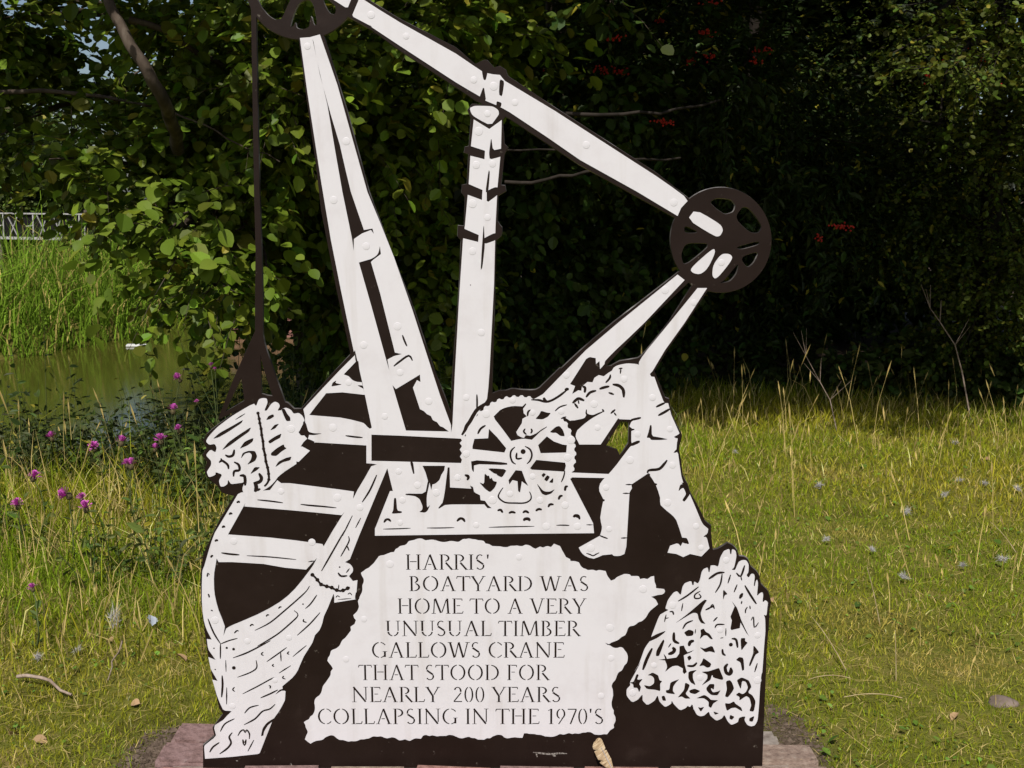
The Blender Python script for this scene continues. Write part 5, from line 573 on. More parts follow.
  "-737.2,845.0 -735.1,846.2 -732.4,847.6 -730.9,847.8 -729.9,847.5 -727.9,846.1 -725.5,844.3 -722.8,842.1 -720.4,839.8 -718.8,837.6 -717.9,835.0 -717.0,831.6 -716.4,829.0 -713.1,829.2 -712.6,832.0 -712.1,836.2 -712.9,840.7 -715.4,844.3 -718.4,847.3 -721.3,849.6 -724.0,851.7 -727.2,853.6 -731.2,854.5 -735.1,852.5 -737.7,849.6 -739.2,847.5",
  "-734.3,857.1 -734.2,852.5 -731.5,849.0 -728.9,850.0 -729.0,854.6 -731.7,858.1",
  "-701.2,846.3 -698.2,844.1 -694.3,841.1 -691.9,838.4 -690.6,835.0 -690.1,830.9 -690.2,829.1 -691.9,828.9 -697.2,828.6 -703.1,826.0 -705.4,819.7 -705.1,813.7 -704.7,809.6 -701.2,809.6 -700.5,813.6 -699.3,818.7 -698.4,821.2 -696.2,821.6 -690.9,821.9 -685.2,824.6 -683.3,830.8 -684.0,837.0 -686.2,842.5 -690.6,846.3 -695.9,848.3 -699.5,849.5",
  "-659.5,818.7 -650.8,831.9 -646.5,834.9 -636.9,834.5 -636.2,832.9 -643.2,826.7 -647.5,823.7 -658.8,817.2",
  "-653.5,790.4 -649.2,789.9 -642.8,789.8 -636.8,791.9 -632.3,795.6 -629.4,800.3 -628.2,806.2 -629.9,812.3 -633.9,817.0 -636.9,820.0 -640.7,817.5 -639.7,813.4 -638.1,808.3 -637.1,805.2 -637.6,803.6 -638.9,801.6 -640.7,800.0 -644.5,798.8 -649.9,796.7 -654.0,795.0",
  "-652.3,795.1 -653.0,790.6 -652.3,785.2 -651.8,781.3 -652.5,778.4 -653.1,774.4 -653.2,771.0 -648.6,768.8 -645.9,771.0 -642.7,775.3 -641.4,781.3 -642.2,787.7 -644.4,793.5 -647.3,796.8",
  "-648.6,771.3 -641.5,771.9 -635.7,776.2 -636.9,779.9 -643.9,779.2 -649.7,775.0",
  "-687.5,810.1 -683.9,809.5 -679.9,808.8 -678.8,808.6 -678.2,802.9 -678.4,793.4 -676.9,786.2 -672.8,786.2 -670.6,793.4 -670.0,803.6 -671.4,812.7 -677.8,817.0 -684.1,815.8 -687.8,814.3",
  "423.7,420.8 450.6,443.0 463.0,454.0 489.1,478.4 496.4,483.9 501.7,482.6 501.4,479.7 494.7,468.6 492.1,462.9 487.8,449.6 487.5,443.6 491.0,431.4 493.4,426.7 499.9,418.8 499.4,417.4 491.2,419.1 488.1,421.2 483.4,428.8 481.7,433.1 479.3,443.8 476.6,446.5 467.9,447.1 458.1,442.1 425.1,420.7",
  "442.8,402.6 445.4,406.4 448.7,411.8 452.1,416.5 457.4,419.7 463.9,422.9 468.4,425.7 467.4,428.2 462.2,427.2 455.1,424.6 448.7,420.6 444.4,414.9 441.8,408.4 440.5,403.8",
  "447.1,395.9 455.9,401.4 460.1,401.9 468.8,398.6 470.6,395.7 469.2,387.0 466.4,384.7 455.6,383.6 451.8,385.1 446.3,392.8",
  "474.6,403.8 473.3,397.5 473.5,391.0 475.0,390.8 476.3,397.1 476.1,403.6",
  "489.0,402.2 495.0,405.0 497.1,404.2 500.3,398.3 502.8,395.9 510.3,391.6 513.6,388.1 520.2,377.5 520.7,375.2 516.1,375.6 513.5,377.4 506.8,384.3 504.0,385.9 498.4,385.9 495.4,384.2 488.3,376.9 487.1,377.7 488.9,388.1 489.1,392.3 487.8,399.8",
  "471.8,373.9 468.5,374.7 463.7,374.1 458.9,371.0 456.4,365.6 456.2,360.4 457.2,356.8 461.7,356.0 463.6,358.8 465.0,362.6 465.7,364.5 467.3,365.3 470.5,367.1 473.0,369.3",
  "488.7,353.9 497.7,350.7 503.0,351.4 516.5,357.4 521.2,355.5 527.4,341.3 526.6,338.6 516.8,341.3 512.5,341.6 504.1,339.8 499.6,341.9 489.0,352.2",
  "456.5,327.9 461.9,331.1 463.9,330.4 466.9,324.4 466.4,321.8 461.3,316.8 459.4,317.5 456.0,325.3",
  "480.1,312.9 477.1,310.8 473.6,307.7 470.7,305.6 466.4,305.2 460.6,305.3 456.2,304.4 455.9,300.8 460.2,299.0 466.6,297.9 473.1,298.6 478.2,302.1 481.3,306.9 482.8,310.5",
  "488.1,303.0 493.1,311.9 494.8,315.5 497.0,322.4 498.6,323.4 503.2,320.5 506.7,318.0 516.9,310.2 518.8,306.8 516.6,300.0 514.8,298.2 509.6,297.0 506.8,297.7 500.1,302.1 496.6,302.8 488.8,301.3",
  "417.5,395.1 415.7,388.8 415.2,379.4 416.9,370.5 422.5,364.7 429.0,362.6 433.5,362.1 434.8,366.1 431.3,368.8 426.8,371.8 424.2,374.2 423.3,379.9 422.9,388.4 421.5,394.8",
  "435.8,357.4 446.0,358.7 451.2,346.6 456.2,340.2 473.6,346.6 466.0,340.2 446.7,331.1 449.9,305.2 455.8,285.0 449.3,279.3 445.0,285.0 445.2,294.8 432.8,302.1 418.2,300.6 406.2,291.7 398.6,285.0 403.6,297.4 402.2,307.8 398.3,316.9 379.4,319.2 398.2,322.1 393.7,336.8 400.5,328.5 403.0,322.1 427.3,325.9 434.4,336.3 434.7,354.3",
  "406.8,352.5 411.1,357.7 413.8,364.1 412.2,365.2 407.8,360.0 405.1,353.6",
  "406.6,332.1 410.3,331.8 415.4,332.3 419.9,334.7 423.3,337.9 425.7,341.8 426.6,347.2 424.2,352.1 420.5,354.3 418.0,355.4 414.8,351.8 416.0,349.3 417.1,346.4 417.3,346.0 417.1,346.1 416.1,344.5 414.6,343.1 411.7,341.7 407.9,339.2 405.2,336.9",
  "374.2,331.7 374.9,342.2 377.8,349.8 389.4,371.4 392.7,375.5 395.2,371.4 394.4,366.1 388.7,347.6 386.5,341.0 382.9,331.2 380.8,328.9 375.4,329.2",
  "362.2,352.3 357.3,345.0 351.4,334.0 346.6,322.6 342.7,311.3 340.1,299.9 338.9,291.7 343.0,290.2 346.6,297.5 350.8,308.1 354.6,319.0 359.2,330.0 363.7,341.6 366.0,350.2",
  "395.0,422.1 398.0,432.4 399.1,443.1 397.2,443.5 394.2,433.3 393.1,422.6",
  "395.7,431.2 400.8,431.5 405.4,433.5 405.0,435.3 399.9,435.0 395.3,433.0",
  "407.0,449.2 409.3,448.9 412.0,449.0 413.1,449.0 413.8,447.4 415.0,444.2 416.4,441.8 418.7,442.3 418.9,445.2 418.1,449.3 415.8,452.9 411.9,453.9 408.5,452.9 406.5,451.7",
  "439.5,474.3 437.0,463.5 436.5,452.4 438.4,452.1 440.8,462.8 441.4,473.9",
  "360.8,382.0 373.3,389.2 379.9,392.3 395.5,398.3 398.2,398.3 393.9,392.6 390.2,389.2 378.7,380.4 371.9,376.4 354.7,368.3 351.8,368.6 356.7,378.1",
  "428.4,478.0 435.0,481.2 444.2,486.2 453.5,492.7 463.7,500.9 473.9,510.3 480.6,517.4 479.0,519.5 471.0,513.9 460.4,505.2 450.5,497.1 441.3,490.8 432.9,484.8 427.1,480.3",
  "484.2,507.8 479.9,505.8 474.0,502.7 469.6,498.9 467.7,494.5 467.8,490.0 469.6,486.2 473.5,484.4 477.9,484.1 481.8,484.6 484.9,486.0 487.4,488.4 488.3,492.1 486.3,495.7 483.3,498.7 481.1,500.7 479.6,499.2 481.3,496.8 483.6,493.6 484.4,491.6 483.9,491.1 482.5,489.8 480.6,489.0 477.7,488.6 474.2,488.8 472.4,489.5 471.9,490.8 471.9,493.4 472.9,496.0 476.5,499.1 481.5,503.0 485.3,505.8",
  "505.7,537.3 515.7,542.4 524.3,549.9 522.9,552.1 512.9,546.9 504.3,539.5",
  "506.3,538.4 512.7,541.5 520.7,546.8 527.9,551.0 534.3,552.6 540.7,553.9 545.4,555.0 545.1,558.5 540.2,559.3 533.0,559.6 525.2,557.5 517.0,552.8 509.2,546.6 504.3,541.4",
  "537.9,553.7 536.5,546.3 534.9,535.8 533.0,526.1 529.2,517.5 524.8,508.9 521.9,502.7 523.9,501.3 528.0,506.8 533.3,515.1 537.4,524.4 539.6,534.9 540.3,545.7 540.2,553.3",
  "559.7,551.3 555.5,539.7 553.5,527.4 555.8,526.7 560.0,538.3 561.9,550.6",
  "577.5,525.2 572.7,514.8 570.0,503.5 572.2,502.6 577.1,513.0 579.7,524.3",
  "591.3,502.4 585.6,496.0 584.1,487.2 588.3,484.9 594.0,491.3 595.5,500.1",
  "596.9,521.5 599.9,514.6 604.7,505.2 610.4,495.8 616.7,486.2 623.6,476.7 629.1,470.4 631.5,472.2 627.7,479.6 621.5,489.6 615.3,499.1 609.7,508.3 603.9,517.1 599.5,523.0",
  "574.3,555.1 576.9,550.7 581.4,544.7 588.9,544.3 593.1,553.5 596.3,566.2 597.3,575.7 594.7,576.5 591.2,567.8 587.9,555.6 585.1,548.6 584.3,549.5 580.0,553.5 576.4,556.9",
  "586.0,546.5 586.8,540.3 589.4,534.6 591.2,535.1 590.4,541.3 587.9,547.0",
  "591.4,480.5 589.6,476.3 589.8,471.6 591.9,471.1 593.8,475.3 593.5,480.0",
  "500.8,453.9 504.2,455.1 508.9,457.1 513.0,460.1 515.7,463.9 517.4,467.2 516.4,467.8 516.8,466.4 518.8,461.9 520.5,458.5 522.7,459.2 522.2,463.0 521.0,468.3 517.9,472.3 513.6,470.2 511.8,466.6 509.7,463.7 506.4,461.4 502.4,458.4 499.6,456.1",
  "499.5,454.4 505.5,456.2 512.9,460.0 518.1,462.0 519.0,461.6 520.2,459.8 521.2,457.8 523.5,458.4 523.2,460.8 522.1,464.8 517.5,466.9 510.9,464.5 503.3,460.6 498.4,456.6",
  "603.6,446.1 604.1,448.6 604.3,452.0 604.6,454.9 605.8,457.7 607.3,460.9 608.1,463.4 606.5,464.5 604.6,462.7 602.5,459.7 600.9,456.1 600.5,452.3 601.0,448.6 601.7,446.1",
  "612.1,467.3 612.0,462.1 613.9,457.2 615.8,457.5 615.8,462.7 613.9,467.6",
  "618.8,426.3 620.7,430.2 623.1,435.0 621.8,436.2 622.8,428.4 623.6,415.6 625.7,406.5 631.9,408.3 635.8,415.6 638.3,421.1 636.7,422.2 633.3,417.3 629.0,411.1 628.5,409.1 627.4,416.0 626.6,428.7 625.3,437.6 620.2,437.2 618.2,431.4 617.0,427.1",
  "526.3,405.8 527.7,408.3 529.4,411.2 531.4,413.1 536.8,413.8 544.4,413.8 549.9,414.7 549.9,417.2 544.3,418.5 536.4,418.8 529.6,417.8 525.6,414.2 524.5,409.6 524.1,406.7",
  "552.8,406.3 552.0,395.3 553.0,384.2 554.7,384.2 555.5,395.2 554.5,406.2",
  "521.5,423.5 527.6,428.6 531.8,435.5 529.8,437.3 523.7,432.3 519.6,425.3",
  "540.1,377.6 544.3,377.5 548.1,379.2 547.7,381.0 543.6,381.1 539.8,379.4",
  "569.3,375.3 572.5,374.6 576.3,373.6 578.3,372.5 580.2,366.8 581.9,358.0 584.3,351.6 587.5,352.0 587.8,358.8 586.4,368.3 583.6,376.3 577.9,380.1 572.4,379.6 569.1,378.7",
  "545.0,349.1 544.1,345.6 544.1,340.5 545.5,335.4 548.6,331.6 552.3,329.9 554.9,329.2 556.4,332.0 554.7,334.1 552.4,336.4 550.8,338.2 550.1,341.4 549.3,345.9 548.0,349.2",
  "637.5,310.3 633.3,298.2 631.3,285.3 633.6,284.6 637.8,296.7 639.8,309.5",
  "559.9,308.1 556.9,306.7 553.2,303.6 551.0,298.0 551.9,291.7 554.4,286.3 557.3,283.2 561.0,284.7 561.0,288.9 559.7,293.8 559.1,296.9 560.0,298.7 561.7,301.9 562.8,305.0",
  "544.9,510.2 553.5,500.4 554.3,497.7 549.1,495.9 547.2,493.3 544.3,483.7 543.5,486.5 543.0,507.6",
  "574.1,465.7 564.2,437.7 568.2,427.5 565.3,405.7 567.9,400.1 589.6,405.7 591.0,421.1 607.0,392.9 615.2,383.2 610.8,390.4 592.4,428.8 580.3,461.9 565.9,480.2",
  "573.5,360.8 572.3,357.1 569.2,355.1 565.5,355.8 563.0,358.8 562.8,362.8 565.1,365.8 568.8,366.5 572.1,364.5",
  "595.1,349.0 592.8,373.2 594.2,379.0 602.6,379.4 604.5,378.1 604.6,372.2 605.8,370.1 610.7,367.0 610.6,364.6 605.1,357.4 602.5,353.7 597.0,345.3",
  "629.2,357.3 640.4,343.1 641.4,338.6 634.3,333.5 630.7,327.2 622.4,305.2 619.8,300.8 617.0,303.8 618.0,309.6 625.0,331.5 626.6,340.5 626.6,356.8",
  "583.5,320.1 589.3,326.0 592.5,327.0 600.1,325.2 602.5,319.3 605.0,296.1 604.6,290.3 600.6,288.7 598.9,292.1 595.7,308.0 592.9,312.9 584.2,317.6",
  "564.4,285.5 568.0,297.3 569.9,297.3 574.2,285.5 573.3,282.7 565.4,282.7",
  "560.3,310.0 557.8,308.1 554.1,304.9 551.1,299.8 551.1,293.6 552.4,287.4 554.6,281.9 558.4,277.8 562.9,275.2 568.2,274.5 572.7,277.3 575.4,281.5 576.6,286.7 575.2,291.8 572.8,296.1 571.0,298.8 566.9,297.1 567.5,294.0 568.1,289.9 567.9,287.5 567.2,285.9 566.2,284.2 566.1,284.0 565.7,284.2 563.7,285.3 562.2,287.0 561.0,290.0 560.0,294.4 559.8,297.6 560.3,300.4 562.1,303.9 563.7,306.7",
  "496.0,286.4 509.6,287.5 515.0,288.6 524.7,292.1 528.9,293.6 537.3,296.6 540.1,295.3 543.5,287.1 545.5,282.4 550.7,270.2 551.4,266.6 549.3,263.2 544.9,263.7 528.3,268.8 524.2,271.0 523.6,275.2 523.0,276.0 521.3,275.3 520.4,273.1 518.4,264.5 514.0,259.8 497.6,248.7 496.3,249.4 506.9,263.7 509.4,268.8 509.3,276.3 506.7,279.4 495.5,284.8",
  "463.6,287.8 479.5,291.1 481.4,290.1 473.7,282.7 471.9,278.6 472.3,269.0 473.7,263.7 479.1,250.8 478.2,249.0 469.0,254.4 465.8,257.7 461.1,266.3 459.9,271.3 459.8,284.1",
  "508.6,242.4 514.4,250.5 517.9,252.5 526.9,252.5 528.8,249.8 527.9,238.3 526.6,236.4 522.1,239.9 520.9,240.2 520.4,238.1 521.1,236.3 524.7,230.4 527.6,229.4 536.4,231.2 539.7,232.3 544.7,235.3 544.7,233.4 539.4,222.5 535.5,220.1 524.4,220.6 520.0,222.4 512.5,229.5 510.2,232.6 507.8,239.0",
  "559.9,260.6 566.6,263.0 569.2,262.5 573.5,258.0 575.5,254.2 579.7,242.7 579.9,238.2 576.3,230.4 573.8,226.2 566.7,216.4 563.8,214.5 558.5,216.5 557.9,220.3 561.0,234.4 561.2,241.3 558.8,256.5",
  "588.7,264.3 597.1,269.7 602.2,269.6 615.0,263.9 619.4,259.5 624.9,246.9 624.8,241.5 618.8,231.2 619.3,227.5 627.6,221.9 630.9,217.9 637.0,206.5 637.9,199.1 635.3,178.9 632.7,174.5 624.5,175.8 623.3,178.8 626.4,190.4 626.3,196.2 622.7,209.6 620.5,213.7 614.8,217.5 610.5,216.3 598.1,207.0 595.3,206.6 595.7,213.9 594.1,216.6 586.8,220.7 586.4,222.8 591.9,228.0 594.8,228.3 601.7,224.8 604.6,224.9 610.2,228.8 612.3,231.9 615.8,240.7 615.7,245.3 611.6,255.7 609.1,258.5 602.4,260.2 600.4,256.8 598.6,240.6 597.2,238.9 593.0,247.8 591.2,251.9 587.5,260.9",
  "559.3,198.9 567.6,197.9 571.5,198.7 579.4,203.2 582.0,203.1 585.3,198.2 588.5,195.4 598.9,188.1 601.9,184.5 604.6,176.2 602.3,176.1 589.9,183.9 585.3,185.5 577.7,184.6 574.0,183.1 565.8,177.4 562.8,179.7 558.4,195.4",
  "574.5,165.5 582.9,161.5 583.8,159.0 579.1,152.4 576.8,151.6 571.9,154.5 571.1,157.0 572.2,164.6",
  "625.5,157.8 634.7,162.4 636.3,160.7 633.7,148.7 631.6,146.1 625.4,147.1 623.8,148.8 623.4,155.2",
  "484.2,213.4 499.4,220.7 504.8,221.3 512.3,216.7 515.2,214.4 520.0,209.3 524.4,207.9 538.3,207.3 539.2,205.5 529.5,198.5 526.4,194.9 523.0,186.4 521.0,185.2 516.2,188.7 515.1,191.6 515.1,200.5 513.1,204.1 504.6,210.5 499.1,211.9 484.1,211.7",
  "488.3,188.0 493.1,186.3 495.8,186.4 502.9,188.5 503.2,186.5 497.1,175.8 494.3,175.7 488.5,186.0",
  "530.6,175.0 541.5,171.0 542.3,169.3 535.1,166.0 532.5,166.9 528.9,174.2",
  "465.1,235.3 475.4,238.8 480.3,238.5 490.9,233.6 491.2,231.0 481.9,224.7 477.5,223.7 468.1,226.2 465.4,228.0 463.2,233.2",
  "354.9,277.5 364.0,283.1 368.5,283.2 378.8,277.9 381.8,274.4 384.4,264.8 386.2,262.2 391.2,260.7 391.6,259.1 387.8,253.8 387.1,249.1 387.8,234.8 386.0,232.1 377.3,234.8 371.7,235.9 356.3,237.4 351.3,239.6 345.2,247.7 346.5,249.0 357.8,246.7 362.1,247.4 369.4,252.9 371.0,256.4 370.8,265.8 369.7,269.1 365.3,273.7 362.5,275.0 354.7,276.0",
  "417.6,258.6 434.4,265.0 436.8,264.8 429.8,257.4 427.1,253.9 422.5,246.4 421.3,242.8 420.7,234.9 421.7,231.4 426.8,224.5 424.2,223.5 407.9,225.8 403.7,227.6 402.1,233.4 403.3,235.0 409.6,236.2 411.5,239.7 413.2,253.8",
  "454.2,255.8 462.9,251.1 464.1,247.4 460.5,236.5 458.7,232.5 454.9,226.3 456.3,222.6 466.1,213.3 466.2,211.0 456.5,210.7 452.7,211.7 446.2,216.1 442.8,216.6 434.7,214.2 435.5,217.2 447.2,232.3 450.3,239.2 451.8,253.5",
  "392.4,218.5 397.8,219.9 399.9,217.8 403.4,207.3 402.7,204.9 396.3,205.2 394.2,207.3 391.7,216.1",
  "307.8,256.4 315.8,258.3 318.8,262.2 323.8,276.9 325.9,280.0 329.8,278.4 330.1,275.8 327.1,266.0 328.8,264.2 339.5,266.0 340.4,264.3 333.5,255.1 332.8,251.4 336.6,244.6 336.8,240.7 333.7,230.7 332.2,230.4 328.7,239.0 326.3,241.1 319.5,241.2 317.6,242.9 316.6,250.1 314.6,252.5 307.6,255.3",
]
PLATE = [
  "-819.9,-5.5 -815.9,78.7 -784.3,105.6 -788.5,128.3 -759.1,167.7 -768.8,184.6 -789.7,319.6 -794.9,373.2 -801.6,482.2 -800.2,536.2 -792.3,595.2 -770.8,643.1 -742.7,698.7 -704.5,759.1 -733.3,766.9 -745.1,785.2 -769.4,807.4 -776.0,826.8 -768.7,847.6 -779.2,865.7 -768.3,883.7 -776.2,901.8 -765.3,919.8 -737.9,942.8 -643.8,1009.1 -634.7,1016.7 -621.0,1017.9 -606.0,1016.7 -593.9,1009.1 -579.1,1004.0 -560.5,998.9 -544.8,983.6 -527.3,983.6 -483.4,1031.9 -449.9,1069.7 -404.0,1117.4 -391.2,1132.4 -364.5,1107.4 -316.9,1006.5 -152.7,960.7 -104.8,1006.5 -59.8,1021.7 -44.9,1024.3 -32.4,1029.3 -15.0,1030.3 -2.5,1034.4 7.5,1034.4 27.4,1031.9 57.3,1031.9 69.7,1038.2 119.2,1087.3 156.6,1072.2 218.6,1082.3 245.8,1089.8 267.9,1102.4 305.0,1108.7 352.8,1079.8 368.5,1044.5 381.7,1012.9 391.7,1009.1 394.6,993.8 401.6,965.8 421.3,927.4 426.7,914.6 421.1,888.9 420.2,876.0 425.7,855.3 432.0,811.3 443.9,790.4 450.8,768.2 464.1,746.0 480.2,715.8 491.1,693.4 506.8,680.2 507.3,663.0 513.8,616.5 525.3,619.2 536.6,625.8 550.3,635.1 562.0,629.8 575.2,616.5 580.9,600.5 592.4,599.2 604.3,591.2 612.6,572.4 624.8,561.7 635.2,547.0 640.1,525.4 656.2,509.3 664.6,490.4 668.0,471.4 665.2,457.8 664.8,406.1 662.3,354.0 662.5,285.0 662.5,117.0 663.4,-5.5",
  "-505.6,1893.6 -447.9,1893.6 -392.6,1704.4 -345.5,1517.6 -285.7,1349.3 -241.1,1231.7 -193.7,1082.3 -150.1,965.8 -150.7,904.3 -381.8,904.3 -401.2,1127.4 -431.5,1287.1 -462.7,1474.7 -471.6,1581.6 -492.2,1762.2",
  "-95.3,1724.1 -28.6,1721.8 -16.7,1694.0 -22.7,1687.0 -18.0,1630.9 -9.6,1622.7 -18.0,1607.5 -26.5,1534.2 -16.9,1533.0 -14.5,1520.0 -33.8,1508.1 -35.2,1448.3 -24.3,1432.7 -26.8,1412.2 -38.9,1401.4 -43.0,1244.1 -48.4,1077.3 -49.9,1006.5 -105.5,904.3 -155.5,930.0 -147.8,1077.3 -129.9,1287.1 -124.1,1402.6 -132.6,1412.2 -131.1,1437.5 -116.6,1436.3 -113.6,1504.5 -122.0,1516.4 -120.7,1534.2 -108.6,1536.6 -104.5,1607.5 -115.3,1611.0 -112.8,1623.9 -103.2,1626.3 -97.9,1691.6 -106.2,1710.2",
  "-448.7,2023.8 -354.1,1972.4 -263.6,1918.5 -132.4,1853.9 -87.7,1816.2 -66.3,1825.3 -59.2,1825.3 -42.7,1808.2 -28.4,1811.6 -14.2,1802.5 -9.5,1788.7 102.6,1716.0 346.8,1563.8 423.1,1505.7 542.3,1414.6 494.4,1390.5 397.8,1455.5 297.3,1509.3 163.6,1581.6 108.0,1616.9 -4.8,1689.3 -88.1,1733.4 -133.1,1763.4 -264.8,1847.0 -330.0,1893.6 -392.8,1927.5 -496.9,1979.2",
  "57.3,1026.8 92.0,1057.1 170.8,1132.4 251.4,1202.1 398.9,1317.6 494.1,1402.6 531.0,1390.5 483.1,1283.4 385.0,1132.4 352.8,1077.3 318.7,1044.5 119.8,1006.5",
]
PLATE_HOLES = [
  "433.6,1300.5 441.2,1290.7 387.0,1202.1 329.4,1127.4 312.4,1112.4 267.9,1104.9 245.7,1092.4 233.3,1092.4 268.9,1132.4 332.8,1202.1",
  "272.9,953.0 293.0,949.2 292.7,896.6 271.9,863.1 264.1,878.6 236.3,888.9",
]
ROPE = [
  "-620.9,1983.6 -613.4,1938.7 -618.2,1733.4 -623.3,1517.6 -625.2,1378.4 -631.4,1256.4 -634.5,1179.1 -655.5,1136.3 -678.8,1089.4 -693.7,1057.9 -737.3,955.6 -681.4,982.7 -637.6,1002.6 -602.4,1006.5 -579.6,990.6 -560.2,986.7 -567.4,1002.6 -605.7,1124.6 -615.5,1171.4 -612.2,1256.4 -610.6,1378.4 -610.0,1517.6 -606.3,1733.4 -602.1,1927.5 -599.9,1983.6",
]
ROPE_HOLES = [
  "-673.3,1061.9 -668.0,1004.5 -684.8,994.6 -716.8,976.7",
  "-623.2,1120.7 -624.4,1022.4 -609.8,1017.6 -597.3,1016.4 -616.9,1085.4",
]
WHEELS = [
  "631.6,1402.6 631.6,1391.5 630.6,1380.5 628.7,1369.6 625.9,1359.0 622.2,1348.7 617.6,1338.8 612.2,1329.4 606.0,1320.5 599.0,1312.3 591.4,1304.7 583.1,1297.9 574.2,1291.8 564.8,1286.6 555.0,1282.3 544.8,1279.0 534.3,1276.5 523.6,1275.0 512.8,1274.6 502.0,1275.0 491.3,1276.5 480.6,1279.0 470.2,1282.3 460.1,1286.6 450.4,1291.8 441.1,1297.9 432.4,1304.7 424.2,1312.3 416.7,1320.5 409.9,1329.4 403.9,1338.8 398.6,1348.7 394.3,1359.0 390.8,1369.6 388.2,1380.5 386.5,1391.5 385.8,1402.6 386.0,1413.6 387.1,1424.6 389.1,1435.4 392.1,1445.9 395.9,1456.1 400.6,1465.8 406.1,1475.1 412.4,1483.8 419.3,1491.9 427.0,1499.3 435.3,1505.9 444.1,1511.8 453.4,1516.8 463.1,1521.0 473.1,1524.3 483.5,1526.6 494.0,1528.1 504.6,1528.5 515.2,1528.1 525.8,1526.6 536.3,1524.3 546.5,1521.0 556.5,1516.8 566.1,1511.8 575.3,1505.9 584.0,1499.3 592.2,1491.9 599.7,1483.8 606.5,1475.1 612.6,1465.8 617.9,1456.1 622.4,1445.9 626.1,1435.4 628.8,1424.6 630.7,1413.6",
  "-358.1,1999.3 -358.9,1988.3 -360.7,1977.3 -363.5,1966.6 -367.2,1956.0 -372.0,1945.8 -377.6,1935.9 -384.1,1926.6 -391.5,1917.7 -399.6,1909.5 -408.4,1902.0 -417.9,1895.2 -428.0,1889.2 -438.5,1884.1 -449.5,1879.8 -460.8,1876.4 -472.3,1874.0 -484.0,1872.5 -495.7,1872.0 -507.4,1872.5 -519.0,1874.0 -530.4,1876.4 -541.5,1879.8 -552.1,1884.1 -562.4,1889.2 -572.0,1895.2 -581.1,1902.0 -589.4,1909.5 -597.0,1917.7 -603.8,1926.6 -609.7,1935.9 -614.7,1945.8 -618.7,1956.0 -621.8,1966.6 -623.9,1977.3 -624.9,1988.3 -625.0,1999.3 -624.0,2010.3 -622.0,2021.2 -619.1,2031.9 -615.2,2042.3 -610.3,2052.4 -604.6,2062.1 -598.0,2071.3 -590.6,2079.9 -582.4,2088.0 -573.6,2095.3 -564.2,2101.9 -554.2,2107.7 -543.8,2112.8 -533.0,2116.9 -521.8,2120.2 -510.5,2122.5 -499.0,2123.9 -487.5,2124.4 -475.9,2123.9 -464.5,2122.5 -453.3,2120.2 -442.4,2116.9 -431.9,2112.8 -421.8,2107.7 -412.2,2101.9 -403.2,2095.3 -394.9,2088.0 -387.3,2079.9 -380.4,2071.3 -374.4,2062.1 -369.3,2052.4 -365.1,2042.3 -361.9,2031.9 -359.6,2021.2 -358.4,2010.3",
]
